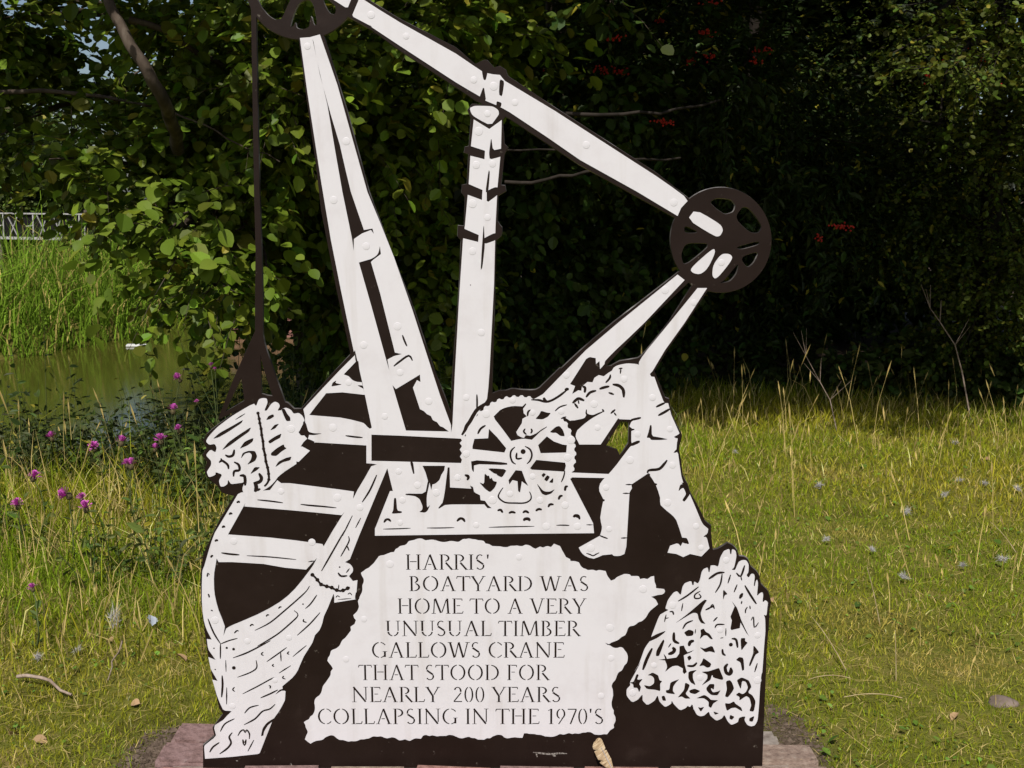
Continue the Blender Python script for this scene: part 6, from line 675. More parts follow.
WHEEL_HOLES = [
  "483.2,1496.9 489.3,1500.6 493.4,1502.1 499.6,1502.9 505.8,1502.8 518.2,1501.5 524.2,1500.5 529.8,1498.4 533.2,1496.1 537.6,1491.2 539.3,1488.4 540.3,1484.7 540.1,1481.4 538.6,1475.3 537.1,1472.3 534.1,1469.4 530.7,1467.6 523.3,1465.2 519.2,1464.6 514.2,1465.5 510.0,1467.4 502.3,1472.3 498.2,1475.1 493.6,1478.8 489.9,1482.1 483.5,1488.2 481.3,1491.3 481.2,1494.6",
  "548.1,1468.3 554.0,1476.4 557.2,1479.8 560.9,1482.0 563.7,1482.2 568.8,1480.8 571.7,1479.4 575.5,1476.7 579.0,1473.6 585.4,1466.9 589.0,1462.9 593.2,1457.4 596.6,1452.3 602.7,1442.5 605.1,1437.4 606.1,1432.3 605.5,1428.6 602.4,1423.0 600.3,1420.5 596.8,1418.9 593.1,1418.6 585.6,1419.3 581.1,1420.6 575.1,1423.7 569.7,1427.7 559.5,1436.3 554.6,1440.8 550.3,1445.7 547.9,1449.4 545.2,1455.6 544.7,1459.2 545.8,1464.0",
  "562.4,1390.3 582.6,1396.0 591.7,1398.1 598.7,1398.8 601.2,1397.8 601.9,1394.0 600.3,1391.9 595.0,1389.2 587.7,1386.8 571.1,1382.3 563.3,1380.6 556.3,1379.9 552.5,1380.5 548.2,1383.0 548.5,1384.8 553.8,1387.5",
  "571.3,1365.9 588.2,1371.4 595.2,1372.6 599.4,1371.0 599.4,1366.9 595.3,1356.5 592.8,1351.3 589.4,1346.1 586.3,1342.7 580.2,1337.8 576.8,1336.6 572.5,1338.3 568.9,1342.2 562.3,1352.2 561.2,1357.2 564.6,1362.4",
  "430.9,1433.0 444.8,1426.1 449.4,1423.0 449.5,1420.4 445.0,1419.3 431.3,1418.6 425.1,1419.1 420.5,1421.4 418.9,1424.7 418.7,1432.4 420.1,1435.0 424.7,1435.2",
  "424.0,1391.3 428.9,1393.7 433.3,1394.8 441.6,1395.3 451.1,1395.3 471.1,1394.5 477.2,1391.9 475.8,1384.9 467.2,1375.8 442.7,1355.4 431.5,1347.4 422.2,1343.9 418.1,1346.1 414.8,1356.0 413.6,1361.4 413.5,1367.7 414.3,1372.6 417.1,1381.3 418.9,1385.5 421.5,1389.2",
  "531.1,1318.6 543.6,1334.9 549.0,1341.0 552.7,1343.1 553.5,1340.4 552.1,1330.4 550.8,1325.1 548.3,1319.3 545.5,1314.9 539.4,1307.3 535.7,1303.9 530.3,1300.9 525.2,1299.5 515.2,1298.3 511.3,1298.0 509.6,1298.4 510.7,1299.4 515.6,1301.9 519.2,1304.8 525.0,1311.1",
  "-607.3,2003.2 -594.9,2019.9 -571.5,2019.9 -537.1,2003.2 -518.2,1989.2 -515.1,1978.0 -516.2,1968.2 -521.4,1959.8 -528.1,1947.2 -536.0,1930.3 -542.2,1920.7 -546.7,1918.5 -551.9,1917.3 -557.8,1917.3 -565.0,1920.6 -573.6,1927.1 -582.0,1936.6 -590.4,1949.3 -599.3,1965.4 -608.7,1985.0",
  "-497.7,1955.6 -485.8,1961.2 -476.2,1961.2 -469.1,1955.6 -463.7,1940.9 -460.0,1916.9 -460.4,1904.6 -464.8,1904.1 -468.3,1909.7 -470.9,1921.6 -473.0,1924.7 -474.6,1919.0 -476.0,1912.2 -477.1,1904.3 -481.7,1899.0 -489.8,1896.1 -497.5,1895.6 -504.8,1897.3 -508.7,1901.9 -509.4,1909.6 -511.3,1910.1 -514.4,1903.6 -518.1,1900.7 -522.2,1901.2 -519.1,1914.4 -508.8,1940.0",
  "-443.2,1962.6 -440.2,1965.4 -434.3,1964.0 -425.7,1958.4 -419.3,1952.8 -415.0,1947.2 -413.7,1940.1 -415.4,1931.7 -419.9,1928.6 -427.2,1930.9 -434.3,1939.3 -441.2,1953.9",
  "-540.4,1967.9 -544.8,1975.5 -559.4,1978.0 -584.5,1975.6 -595.5,1967.2 -592.5,1952.7 -585.5,1940.4 -574.6,1930.1 -561.4,1934.8 -546.0,1954.3",
  "-546.9,2014.0 -543.5,2022.2 -550.4,2034.6 -567.7,2051.1 -581.2,2053.5 -590.8,2041.7 -596.4,2028.5 -597.9,2013.8 -586.2,2007.3 -561.1,2009.0",
  "-513.9,2049.4 -505.2,2052.4 -499.6,2065.7 -497.0,2089.3 -503.4,2100.6 -518.8,2099.8 -532.8,2095.0 -545.4,2086.3 -543.4,2073.4 -526.6,2056.4",
  "-465.1,2049.0 -457.3,2044.7 -443.1,2049.5 -422.4,2063.4 -417.3,2075.6 -427.6,2086.2 -440.1,2093.2 -455.0,2096.6 -464.1,2086.5 -467.3,2063.0",
  "-436.4,2017.7 -434.2,2009.3 -420.9,2003.2 -396.3,1999.4 -383.5,2004.9 -382.7,2019.6 -386.2,2033.2 -394.0,2045.7 -407.7,2044.5 -427.5,2029.5",
]
SCUFFS = [
  "55.4,58.4 60.8,57.3 68.4,55.7 76.4,54.4 84.2,53.4 92.3,52.5 100.5,52.1 108.7,52.6 116.8,53.7 124.3,54.4 132.2,54.6 140.0,54.7 145.4,54.7 145.5,56.6 140.1,57.5 132.4,58.6 124.2,59.2 116.3,58.5 108.3,57.5 100.4,56.9 92.6,57.3 84.6,58.2 76.9,59.2 68.8,59.7 61.0,60.1 55.6,60.3",
  "62.5,57.0 63.5,51.0 66.3,45.6 68.1,46.3 67.2,52.4 64.4,57.7",
  "105.5,50.6 110.6,48.0 116.1,47.7 116.6,49.9 111.6,52.4 106.0,52.8",
  "-586.0,28.6 -585.7,22.7 -583.8,17.2 -582.2,17.6 -582.6,23.5 -584.5,29.0",
  "-730.8,35.1 -728.4,33.6 -725.6,33.7 -725.1,35.4 -727.5,36.9 -730.4,36.8",
]
RIVETS = "-483.2,1856.7 -331.0,1927.5 -397.3,1637.4 -249.5,1879.4 -90.8,1779.5 -43.4,1765.1 -58.5,1701.5 7.1,1727.6 -79.6,1660.8 -86.0,1581.6 -46.9,1584.5 178.1,1628.6 391.4,1492.6 511.1,1348.1 446.7,1250.2 375.3,1280.9 -431.2,1498.6 -355.1,1387.5 -282.4,1191.5 -366.8,1144.9 -95.6,1489.6 -59.4,1456.7 -96.3,1375.4 -75.9,1176.0 -278.3,1076.0 -207.8,1003.3 -317.8,965.2 -553.4,933.2 -448.7,936.4 -285.9,823.6 -239.1,787.8 -277.7,748.6 -584.3,771.5 -442.3,755.2 -385.9,728.9 -406.3,1050.8 -191.9,768.2 -114.1,1012.9 -64.4,971.5 1.2,1006.5 51.3,974.7 123.1,977.9 134.9,1069.7 -115.2,868.9 148.8,904.3 139.8,859.2 -137.7,807.4 51.8,810.6 -5.1,765.0 -49.4,748.6 71.0,748.6 134.5,735.5 -285.0,689.4 -91.0,682.8 87.2,679.5 166.8,679.5 278.6,1059.6 350.5,1012.9 396.1,932.6 314.9,919.8 214.3,936.4 297.3,852.8 404.7,839.8 237.9,781.3 394.5,742.0 468.6,680.2 247.1,672.2 204.8,996.4 200.9,621.8 483.0,623.2 -768.0,427.9 -686.3,370.5 -578.3,380.1 -619.0,262.8 -733.1,190.2 -510.6,637.8 -709.7,640.4 -312.6,579.1 -382.6,430.6 -432.0,320.9 17.9,597.8 337.0,512.0 253.7,407.4 257.6,323.7 233.0,219.3 548.0,589.8 414.0,468.7 538.7,400.6 369.9,304.4 490.8,269.7 636.4,386.9 641.2,262.8 315.4,227.9"
TEXT = [
  ("HARRIS'", -274.4, -55.0, 564.1, 605.0),
  ('BOATYARD WAS', -266.4, 199.0, 506.6, 547.0),
  ('HOME TO A VERY', -297.1, 192.0, 445.3, 486.8),
  ('UNUSUAL TIMBER', -329.3, 177.2, 384.2, 426.3),
  ('GALLOWS CRANE', -366.9, 137.5, 324.8, 367.7),
  ('THAT STOOD FOR', -400.9, 97.7, 262.8, 305.5),
  ('NEARLY  200 YEARS', -420.7, 129.4, 201.4, 244.1),
  ("COLLAPSING IN THE 1970'S", -513.0, 242.7, 139.6, 183.2),
]

SIGN_Y = 2.65
def P2(s):
    return [tuple(map(float, q.split(','))) for q in s.split()]
def clean(poly):
    out = []
    for q in poly:
        if not out or math.dist(q, out[-1]) > .05: out.append(q)
    if math.dist(out[0], out[-1]) < .05: out.pop()
    # round off gentle bends: a four-point midpoint on every longer edge between two soft corners
    n = len(out)
    if n < 8: return out
    def turn(i):
        a, b, c = out[i - 1], out[i], out[(i + 1) % n]
        t = math.atan2(c[1] - b[1], c[0] - b[0]) - math.atan2(b[1] - a[1], b[0] - a[0])
        return abs((t + math.pi) % (2 * math.pi) - math.pi)
    soft = [.04 < turn(i) < .75 for i in range(n)]
    res = []
    for i in range(n):
        res.append(out[i]); j = (i + 1) % n
        l = math.dist(out[i], out[j])
        if soft[i] and soft[j] and l > 4.0:
            p, q = out[i - 1], out[(j + 1) % n]
            lim = min(1.0, 1.6 * l / max(math.dist(p, out[i]), math.dist(out[j], q), 1e-6))
            m = tuple((out[i][k] + out[j][k]) / 2 + lim * ((out[i][k] + out[j][k]) / 16 - (p[k] + q[k]) / 16) for k in (0, 1))
            res.append(m)
    return res
def inside(poly, C):
    p = np.array(poly); q = np.roll(p, -1, 0)
    lo, hi = p.min(0), p.max(0)
    res = np.zeros(len(C), bool)
    idx = np.where((C[:, 0] >= lo[0]) & (C[:, 0] <= hi[0]) & (C[:, 1] >= lo[1]) & (C[:, 1] <= hi[1]))[0]
    if not len(idx): return res
    x, y = C[idx, 0], C[idx, 1]
    ins = np.zeros(len(idx), bool)
    for (ax, ay), (bx, by) in zip(p, q):
        if ay == by: continue
        c = ((ay > y) != (by > y)) & (x < (bx - ax) * (y - ay) / (by - ay) + ax)
        ins ^= c
    res[idx] = ins
    return res
def triangulate(polys):
    verts, edges = [], []
    for p in polys:
        n0 = len(verts); n = len(p)
        verts += [Vector(q) for q in p]
        edges += [(n0 + i, n0 + (i + 1) % n) for i in range(n)]
    r = delaunay_2d_cdt(verts, edges, [], 0, 0.01, False)
    V = np.array([tuple(v) for v in r[0]]); T = np.array([tuple(f) for f in r[2]])
    a, b, c = V[T[:, 0]], V[T[:, 1]], V[T[:, 2]]
    area = (b[:, 0] - a[:, 0]) * (c[:, 1] - a[:, 1]) - (b[:, 1] - a[:, 1]) * (c[:, 0] - a[:, 0])
    T[area < 0] = T[area < 0][:, ::-1]
    return V, T, (a + b + c) / 3
def sheet(name, V, T, front, back, mat, parent, flare=0.0, edge=None):
    """triangles of one sheet given real thickness: front, back and walls round every edge"""
    used = np.unique(T); m = np.full(len(V), -1); m[used] = np.arange(len(used))
    T = m[T]; P = V[used] / 1000.0; n = len(P)
    e = np.concatenate([T[:, [0, 1]], T[:, [1, 2]], T[:, [2, 0]]])
    key = {}
    for a, b in e: key[(a, b)] = 1
    rim = np.array([(a, b) for a, b in key if (b, a) not in key])
    W = np.concatenate([np.stack([P[:, 0], np.full(n, -front), P[:, 1]], -1), np.stack([P[:, 0], np.full(n, -back), P[:, 1]], -1)])
    if flare:                                  # the torch-cut edge leans outward towards the back
        d_ = P[rim[:, 1]] - P[rim[:, 0]]; nn = np.stack([d_[:, 1], -d_[:, 0]], -1); nn /= np.maximum(np.linalg.norm(nn, axis=1, keepdims=True), 1e-9)
        acc = np.zeros_like(P); np.add.at(acc, rim[:, 0], nn); np.add.at(acc, rim[:, 1], nn)
        acc /= np.maximum(np.linalg.norm(acc, axis=1, keepdims=True), 1e-9)
        W[n:, 0] += acc[:, 0] * flare; W[n:, 2] += acc[:, 1] * flare
    walls = np.stack([rim[:, 0], rim[:, 0] + n, rim[:, 1] + n, rim[:, 1]], -1)
    me = np_mesh(name, W, [T, T[:, ::-1] + n, walls])
    o = link(name, me, mat, parent)
    if edge:
        me.materials.append(edge)
        mi = np.zeros(len(me.polygons), np.int32); mi[2 * len(T):] = 1
        me.polygons.foreach_set('material_index', mi)
    return o

# stencil letters: strokes of a roman capital, unit cap height
TK, TN = .118, .066
def quad(x0, y0, x1, y1, w):
    d = math.hypot(x1 - x0, y1 - y0); nx, ny = -(y1 - y0) / d * w / 2, (x1 - x0) / d * w / 2
    return [(x0 + nx, y0 + ny), (x0 - nx, y0 - ny), (x1 - nx, y1 - ny), (x1 + nx, y1 + ny)]
def stem(x, y0=0, y1=1, foot=True, head=True, w=TK):
    r = [[(x - w / 2, y0), (x + w / 2, y0), (x + w / 2, y1), (x - w / 2, y1)]]
    if foot: r.append([(x - .14, y0 - .005), (x + .14, y0 - .005), (x + .13, y0 + .04), (x - .13, y0 + .04)])
    if head: r.append([(x - .13, y1 - .04), (x + .13, y1 - .04), (x + .14, y1 + .005), (x - .14, y1 + .005)])
    return r
def arc(cx, cy, rx, ry, a0, a1, tk=TK, tn=TN):
    o, i = [], []
    for k in range(9):
        a = R(a0 + (a1 - a0) * k / 8); w = tn + (tk - tn) * abs(math.cos(a)) ** 1.5
        c, s = math.cos(a), math.sin(a)
        o.append((cx + rx * c, cy + ry * s)); i.append((cx + (rx - w) * c, cy + (ry - w) * s))
    return [o + i[::-1]]
def bar(x0, x1, y, w=TN): return [[(x0, y - w / 2), (x1, y - w / 2), (x1, y + w / 2), (x0, y + w / 2)]]
def d(x0, y0, x1, y1, w): return [quad(x0, y0, x1, y1, w)]
def glyph(ch):
    if ch == 'H': return 1.02, stem(.2) + stem(.82) + bar(.31, .71, .53)
    if ch == 'A': return 1.0, d(.16, .0, .47, .93, TN) + d(.84, 0, .49, 1.0, TK) + bar(.37, .58, .35) + bar(.04, .28, .02, .05) + bar(.70, .97, .02, .05)
    if ch == 'R': return .88, stem(.2) + arc(.36, .76, .32, .25, -80, 95) + d(.44, .47, .82, 0, TK) + bar(.78, .92, .02, .05)
    if ch == 'I': return .42, stem(.21)
    if ch == 'S': return .66, arc(.33, .75, .24, .26, 50, 200, .09) + d(.14, .64, .52, .36, .12) + arc(.33, .25, .26, .26, -150, 25, .10)
    if ch == "'": return .30, [[(.10, .72), (.16, .72), (.20, 1.0), (.08, 1.0)]]
    if ch == 'B': return .80, stem(.2) + arc(.33, .77, .28, .24, -75, 90) + arc(.35, .27, .36, .28, -90, 75)
    if ch == 'O': return 1.08, arc(.54, .5, .47, .52, 98, 262) + arc(.54, .5, .47, .52, -82, 82)
    if ch == 'T': return .86, stem(.43, head=False) + bar(.04, .34, .965, .07) + bar(.52, .82, .965, .07) + d(.06, .98, .02, .82, .05) + d(.80, .98, .84, .82, .05)
    if ch == 'Y': return .90, stem(.45, 0, .46, head=False) + d(.43, .44, .12, .98, TK) + d(.51, .48, .78, .98, TN) + bar(.0, .24, .98, .05) + bar(.68, .90, .98, .05)
    if ch == 'D': return 1.0, stem(.2) + arc(.42, .5, .50, .5, -88, 88)
    if ch == 'W': return 1.34, d(.14, 1, .40, 0, TK) + d(.44, .05, .64, .95, TN) + d(.66, 1, .92, 0, TK) + d(.96, .05, 1.18, .98, TN) + bar(.0, .26, .98, .05) + bar(1.06, 1.32, .98, .05)
    if ch == 'M': return 1.24, d(.16, 0, .22, .96, TN) + d(.26, 1, .60, .05, TK) + d(.66, .08, .94, .92, TN) + d(1.06, 0, 1.0, 1, TK) + bar(.03, .29, .02, .05) + bar(.93, 1.2, .02, .05)
    if ch == 'E': return .76, stem(.2) + bar(.33, .66, .965, .07) + bar(.33, .55, .53, .06) + bar(.33, .70, .035, .07) + d(.66, .98, .67, .84, .05) + d(.69, .02, .73, .18, .05)
    if ch == 'U': return 1.0, stem(.2, .32, 1, False) + arc(.5, .34, .36, .36, 190, 262) + arc(.5, .34, .34, .36, 278, 350, .09) + stem(.80, .34, 1, False, True, TN)
    if ch == 'N': return 1.06, stem(.18, 0, .9, True, False, TN) + d(.14, 1, .86, .02, TK) + stem(.88, .14, 1, False, True, TN)
    if ch == 'L': return .74, stem(.2) + bar(.33, .66, .035, .07) + d(.65, .02, .70, .2, .05)
    if ch == 'G': return 1.02, arc(.54, .5, .47, .52, 98, 262) + arc(.54, .5, .46, .52, 40, 82, .07) + arc(.54, .5, .42, .52, 278, 312, .07) + stem(.84, .04, .42, False, True)
    if ch == 'C': return .92, arc(.54, .5, .47, .52, 98, 262) + arc(.54, .5, .44, .52, 38, 82, .08) + arc(.54, .5, .44, .52, 278, 320, .06)
    if ch == 'P': return .78, stem(.2) + arc(.34, .74, .34, .27, -90, 92)
    if ch == 'F': return .72, stem(.2) + bar(.33, .64, .965, .07) + bar(.33, .54, .52, .06) + d(.64, .98, .65, .84, .05)
    if ch == 'V': return .98, d(.16, 1, .50, .0, TK) + d(.54, .05, .82, .98, TN) + bar(.02, .28, .98, .05) + bar(.70, .96, .98, .05)
    if ch == '2': return .66, arc(.32, .74, .24, .27, -20, 165, .11) + d(.52, .62, .10, .06, .08) + bar(.08, .58, .04, .08)
    if ch == '0': return .66, arc(.33, .5, .27, .52, 100, 260, .10) + arc(.33, .5, .27, .52, -80, 80, .10)
    if ch == '1': return .56, stem(.32, head=False) + d(.29, .97, .14, .86, .05)
    if ch == '9': return .66, arc(.33, .67, .27, .34, 100, 255, .10) + arc(.33, .67, .27, .34, -78, 80, .10) + d(.57, .60, .20, .0, .07)
    if ch == '7': return .64, bar(.08, .60, .96, .08) + d(.58, .94, .24, 0, .09)
    return .36, []
def letter_cuts():
    out = []
    for s, x0, x1, z0, z1 in TEXT:
        g = [glyph(c) for c in s]
        total = sum(a for a, _ in g)
        h = z1 - z0; k = (x1 - x0) / total; x = x0
        for a, polys in g:
            for p in polys: out.append([(x + u * k, z0 + v * h) for u, v in p])
            x += a * k
    return out

def build_sign():
    root = empty('crane_sign', (0, SIGN_Y, 0))
    tag(root, 'black and white cut-out metal sign of a timber gallows crane on a brick plinth', 'sign')
    white = [(n, [clean(P2(s)) for s in ps]) for n, ps in WHITE]
    cuts = [clean(P2(s)) for s in CUTS] + letter_cuts()
    # white sheets: one triangulation over every outline, each triangle goes to the first sheet that covers it
    V, T, C = triangulate([p for _, ps in white for p in ps] + cuts)
    owner = np.full(len(T), -1)
    for k, (n, ps) in enumerate(white):
        m = np.zeros(len(T), bool)
        for p in ps: m |= inside(p, C)
        owner[(owner < 0) & m] = k
    for c in cuts: owner[inside(c, C)] = -1
    parts = []
    for k, (n, ps) in enumerate(white):
        if (owner == k).any(): parts.append((k, sheet(n, V, T[owner == k], 0.0016, 0.0004, M['white'], root)))
    # the steel plate, pulley wheels and rope
    plate = [clean(P2(s)) for s in PLATE]; ph = [clean(P2(s)) for s in PLATE_HOLES]
    wh = [clean(P2(s)) for s in WHEELS]; whh = [clean(P2(s)) for s in WHEEL_HOLES]
    ro = [clean(P2(s)) for s in ROPE]; roh = [clean(P2(s)) for s in ROPE_HOLES]
    def cut_sheet(name, add, sub, front, back):
        V, T, C = triangulate(add + sub)
        m = np.zeros(len(T), bool)
        for p in add: m |= inside(p, C)
        for p in sub: m &= ~inside(p, C)
        return sheet(name, V, T[m], front, back, M['black'], root, .0014, M['worn_edge'])
    cut_sheet('back_plate', plate, ph + whh, 0.0, -0.008)
    for w in wh: cut_sheet('pulley_wheel', [w], whh, 0.0002, -0.0078)
    cut_sheet('rope_cutout', ro, roh, 0.0001, -0.0079)
    # pale scuffs low on the plate
    for s in SCUFFS:
        V, T, C = triangulate([P2(s)])
        sheet('scuff', V, T[inside(P2(s), C)], .0003, .0001, M['scuff'], root)
    # rivets
    bm = bmesh.new()
    seg = 14; rings = ((.0092, 0.0), (.0090, .00022), (.0078, .00036), (.0066, .00022), (.0056, .00042), (.0030, .00055))
    prev = None
    for r_, h in rings:
        cur = [bm.verts.new((r_ * math.cos(2 * math.pi * i / seg), -h, r_ * math.sin(2 * math.pi * i / seg))) for i in range(seg)]
        if prev:
            for i in range(seg): bm.faces.new((prev[i], prev[(i + 1) % seg], cur[(i + 1) % seg], cur[i]))
        prev = cur
    bm.faces.new(prev)
    bmesh.ops.recalc_face_normals(bm, faces=bm.faces)
    me = bpy.data.meshes.new('rivet'); bm.to_mesh(me); bm.free(); me.materials.append(M['white'])
    for p in me.polygons: p.use_smooth = True
    for (x, z) in P2(RIVETS):
        own = None
        ptx = np.array([[x, z]])
        for k, o in parts:
            if any(inside(p, ptx)[0] for p in white[k][1]): own = o; break
        r_ = link('rivet', me, None, own or parts[0][1])
        r_.location = (x / 1000, -0.0017, z / 1000)
        s = .82 + .3 * rng.random(); r_.scale = (s, 1, s)
    return root
build_sign()

# ------------------------------------------------------------------ plinth of bricks under the sign
def box_mesh(name, sx, sy, sz, bev=0.006, jit=0.0, seed=0):
    r_ = np.random.default_rng(seed)
    bm = bmesh.new()
    bmesh.ops.create_cube(bm, size=1.0)
    bmesh.ops.scale(bm, vec=(sx, sy, sz), verts=bm.verts)
    for v in bm.verts: v.co += Vector(r_.normal(0, jit, 3)) if jit else Vector()
    if bev: bmesh.ops.bevel(bm, geom=list(bm.edges), offset=bev, segments=2, affect='EDGES')
    if jit:
        for v in bm.verts: v.co += Vector(r_.normal(0, jit * .35, 3))
    me = bpy.data.meshes.new(name); bm.to_mesh(me); bm.free()
    return me
def build_plinth():
    root = empty('brick_plinth', (0, SIGN_Y, 0))
    tag(root, 'low plinth of worn pink bricks set in the turf under the sign', 'plinth')
    bed = box_mesh('mortar_bed', 1.66, .36, .10, .012, .002, 3)
    o = link('mortar_bed', bed, M['mortar'], root); o.location = (-.085, .03, -.036)
    meshes = []
    for k, mt in enumerate(('brick', 'brick_pale', 'brick_grey', 'brick')):
        me = box_mesh('brick', .212, .101, .06, .010, .0034, 20 + k); me.materials.append(M[mt]); meshes.append(me)
    r_ = np.random.default_rng(5)
    rows = [(.175, -.835, 6, (2, 0, 3, 0, 1, 0, 2)), (.064, -.842, 8, (2, 0, 0, 3, 1, 0, 2, 1)), (-.058, -.825, 8, (0, 2, 1, 0, 2, 0, 1, 1)), (-.17, -.845, 8, (1, 0, 0, 2, 0, 3, 2, 1))]
    for y, x0, n, kinds in rows:
        for i in range(n):
            o = link('brick', meshes[kinds[i]], None, root)
            o.location = (x0 + i * .222 + r_.normal(0, .003), y + r_.normal(0, .003), -.001 + r_.normal(0, .004))
            o.rotation_euler = (r_.normal(0, .012), r_.normal(0, .012), r_.normal(0, .02))
    return root
build_plinth()

# ------------------------------------------------------------------ foliage machinery
LEAF = {  # outline along the midrib: (t, half width, lift)
    'round': ([(0, 0, 0), (.16, .27, .06), (.50, .40, .06), (.84, .24, -.02), (1, 0, -.10)], 1.0),
    'plain': ([(0, 0, 0), (.30, .36, .07), (.72, .34, .03), (1, 0, -.10)], 1.0),
    'long': ([(0, 0, 0), (.32, .20, .05), (.70, .17, .02), (1, 0, -.14)], 1.0),
    'small': ([(0, 0, 0), (.35, .34, .05), (.75, .36, .02), (1, 0, -.05)], 1.0)}
def leaf_arrays(pos, axis, nrm, size, tint, kind='round'):
    prof = LEAF[kind][0]
    axis = unit(axis)
    side = unit(np.cross(axis, nrm)); nrm = np.cross(side, axis)
    n = len(pos)
    m = len(prof) - 2
    loc = [(prof[0][0], 0, 0)] + [(t, w, h) for t, w, h in prof[1:-1]] + [(prof[-1][0], 0, prof[-1][2])] + [(t, -w, h) for t, w, h in prof[1:-1][::-1]]
    V = np.empty((n, len(loc), 3), np.float32)
    for k, (t, w, h) in enumerate(loc):
        V[:, k] = pos + (axis * t + side * w + nrm * h) * size[:, None]
    b = np.arange(n)[:, None] * len(loc)
    F = np.concatenate([b + np.arange(m + 2)[None], b + np.array([[0] + list(range(m + 1, 2 * m + 2))])])
    T = np.repeat(tint[:, None, :], len(loc), 1)
    return V.reshape(-1, 3), F, T.reshape(-1, 3)
def tints(n, base, spread=.3, yellow=0.03, r=None):
    r = r or rng
    base = np.array(base)
    k = np.exp(r.normal(0, spread, (n, 1)))
    t = base * k * (1 + r.normal(0, .10, (n, 3)))
    y = r.random(n) < yellow
    t[y] = np.array([.30, .26, .03]) * (0.7 + .5 * r.random((y.sum(), 1)))
    return np.clip(t, .004, .6)
class Wood:
    def __init__(s): s.V = []; s.F = []; s.n = 0
    def tube(s, pts, radii, seg=6):
        pts = np.asarray(pts, float); k = len(pts)
        tan = unit(np.gradient(pts, axis=0))
        ref = np.array([0, 0, 1.0]) if abs(tan[0, 2]) < .9 else np.array([1.0, 0, 0])
        a = unit(np.cross(tan, ref)); b = np.cross(tan, a)
        ang = np.arange(seg) * 2 * math.pi / seg
        ring = pts[:, None] + np.asarray(radii)[:, None, None] * (a[:, None] * np.cos(ang)[None, :, None] + b[:, None] * np.sin(ang)[None, :, None])
        s.V.append(ring.reshape(-1, 3))
        i, j = np.meshgrid(np.arange(k - 1), np.arange(seg), indexing='ij')
        p = s.n + i * seg + j; q = s.n + i * seg + (j + 1) % seg
        s.F.append(np.stack([p, q, q + seg, p + seg], -1).reshape(-1, 4)); s.n += k * seg
    def twigs(s, start, ends_mid, ends, r0):
        n = len(start)
        V = np.empty((n, 3, 3, 3), np.float32)
        tan = unit(ends - start); a = unit(np.cross(tan, np.array([.3, .2, 1.0]))); b = np.cross(tan, a)
        for lv, (P, k) in enumerate(((start, 1.0), (ends_mid, .7), (ends, .3))):
            for j in range(3):
                an = j * 2.0944
                V[:, lv, j] = P + (a * math.cos(an) + b * math.sin(an)) * (r0 * k)[:, None]
        s.V.append(V.reshape(-1, 3))
        base = s.n + np.arange(n)[:, None] * 9
        f = []
        for lv in (0, 1):
            for j in range(3):
                f.append(base + np.array([[lv * 3 + j, lv * 3 + (j + 1) % 3, lv * 3 + 3 + (j + 1) % 3, lv * 3 + 3 + j]]))
        s.F.append(np.concatenate(f)); s.n += n * 9
    def mesh(s, name, smooth=True): return np_mesh(name, np.concatenate(s.V), np.concatenate(s.F), None, smooth)
def curve(a, b, bend=(0, 0, 0), n=7, wob=.0, r=None):
    a, b, bend = map(lambda v: np.asarray(v, float), (a, b, bend))
    t = np.linspace(0, 1, n)[:, None]
    p = a + (b - a) * t + bend * 4 * t * (1 - t)
    if wob:
        w = (r or rng).normal(0, wob, (n, 3)); w[0] = 0; w[-1] = 0; p = p + w
    return p
def at(px, py, Y):
    """the point at distance Y down the view that the photograph shows at this pixel"""
    u = (px - 512) / 1080.0; v = (384 - py) / 1080.0; p = R(9.7)
    k = Y / (math.cos(p) + v * math.sin(p))
    return np.array([u * k, Y, 1.5 + (-math.sin(p) + v * math.cos(p)) * k])

def blob_twigs(c, rad, n, r, gap=0.0, gs=2.2, seed=0.0, droop=.15):
    """twig roots and directions through an uneven ellipsoid of crown"""
    c, rad = np.asarray(c, float), np.asarray(rad, float)
    d = unit(r.normal(0, 1, (n, 3)))
    q = r.random((n, 1)) ** .45
    q = q * (1 + .22 * pseudo(d * 3.0 + c, 1.6, seed))[:, None]
    P = c + d * rad * q
    if gap > 0:
        keep = pseudo(P, gs * 2.2, seed) > (gap * 2 - 1) * .75
        P, d = P[keep], d[keep]
    D = unit(d * .8 + r.normal(0, .55, d.shape) + np.array([0, 0, -droop]))
    return P, D
class Crown:
    def __init__(s): s.V = []; s.F = []; s.T = []; s.n = 0
    def add(s, V, F, T): s.V.append(V); s.F.append(F + s.n); s.T.append(T); s.n += len(V)
    def mesh(s, name): return np_mesh(name, np.concatenate(s.V), np.concatenate(s.F), np.concatenate(s.T))
def twig_leaves(P, D, L, per, size, r, droop=.25):
    n = len(P)
    t = (np.arange(per) + .6) / per
    D2 = D[:, None, :] * (L[:, None] * t[None])[:, :, None]
    pos = P[:, None, :] + D2 + np.array([0, 0, -1.0]) * (droop * L[:, None] * t[None] ** 2)[:, :, None]
    side = unit(np.cross(D, np.array([0, 0, 1.0]) + r.normal(0, .3, D.shape)))
    sg = np.where(np.arange(per) % 2 == 0, 1.0, -1.0)
    ax = D[:, None, :] * .55 + side[:, None, :] * sg[None, :, None] * .8 + np.array([0, 0, -.38]) + r.normal(0, .32, (n, per, 3))
    nr = np.array([0, -.25, 1.0]) + r.normal(0, .42, (n, per, 3))
    sz = size * np.exp(r.normal(0, .22, (n, per)))
    return pos.reshape(-1, 3), ax.reshape(-1, 3), nr.reshape(-1, 3), sz.reshape(-1)

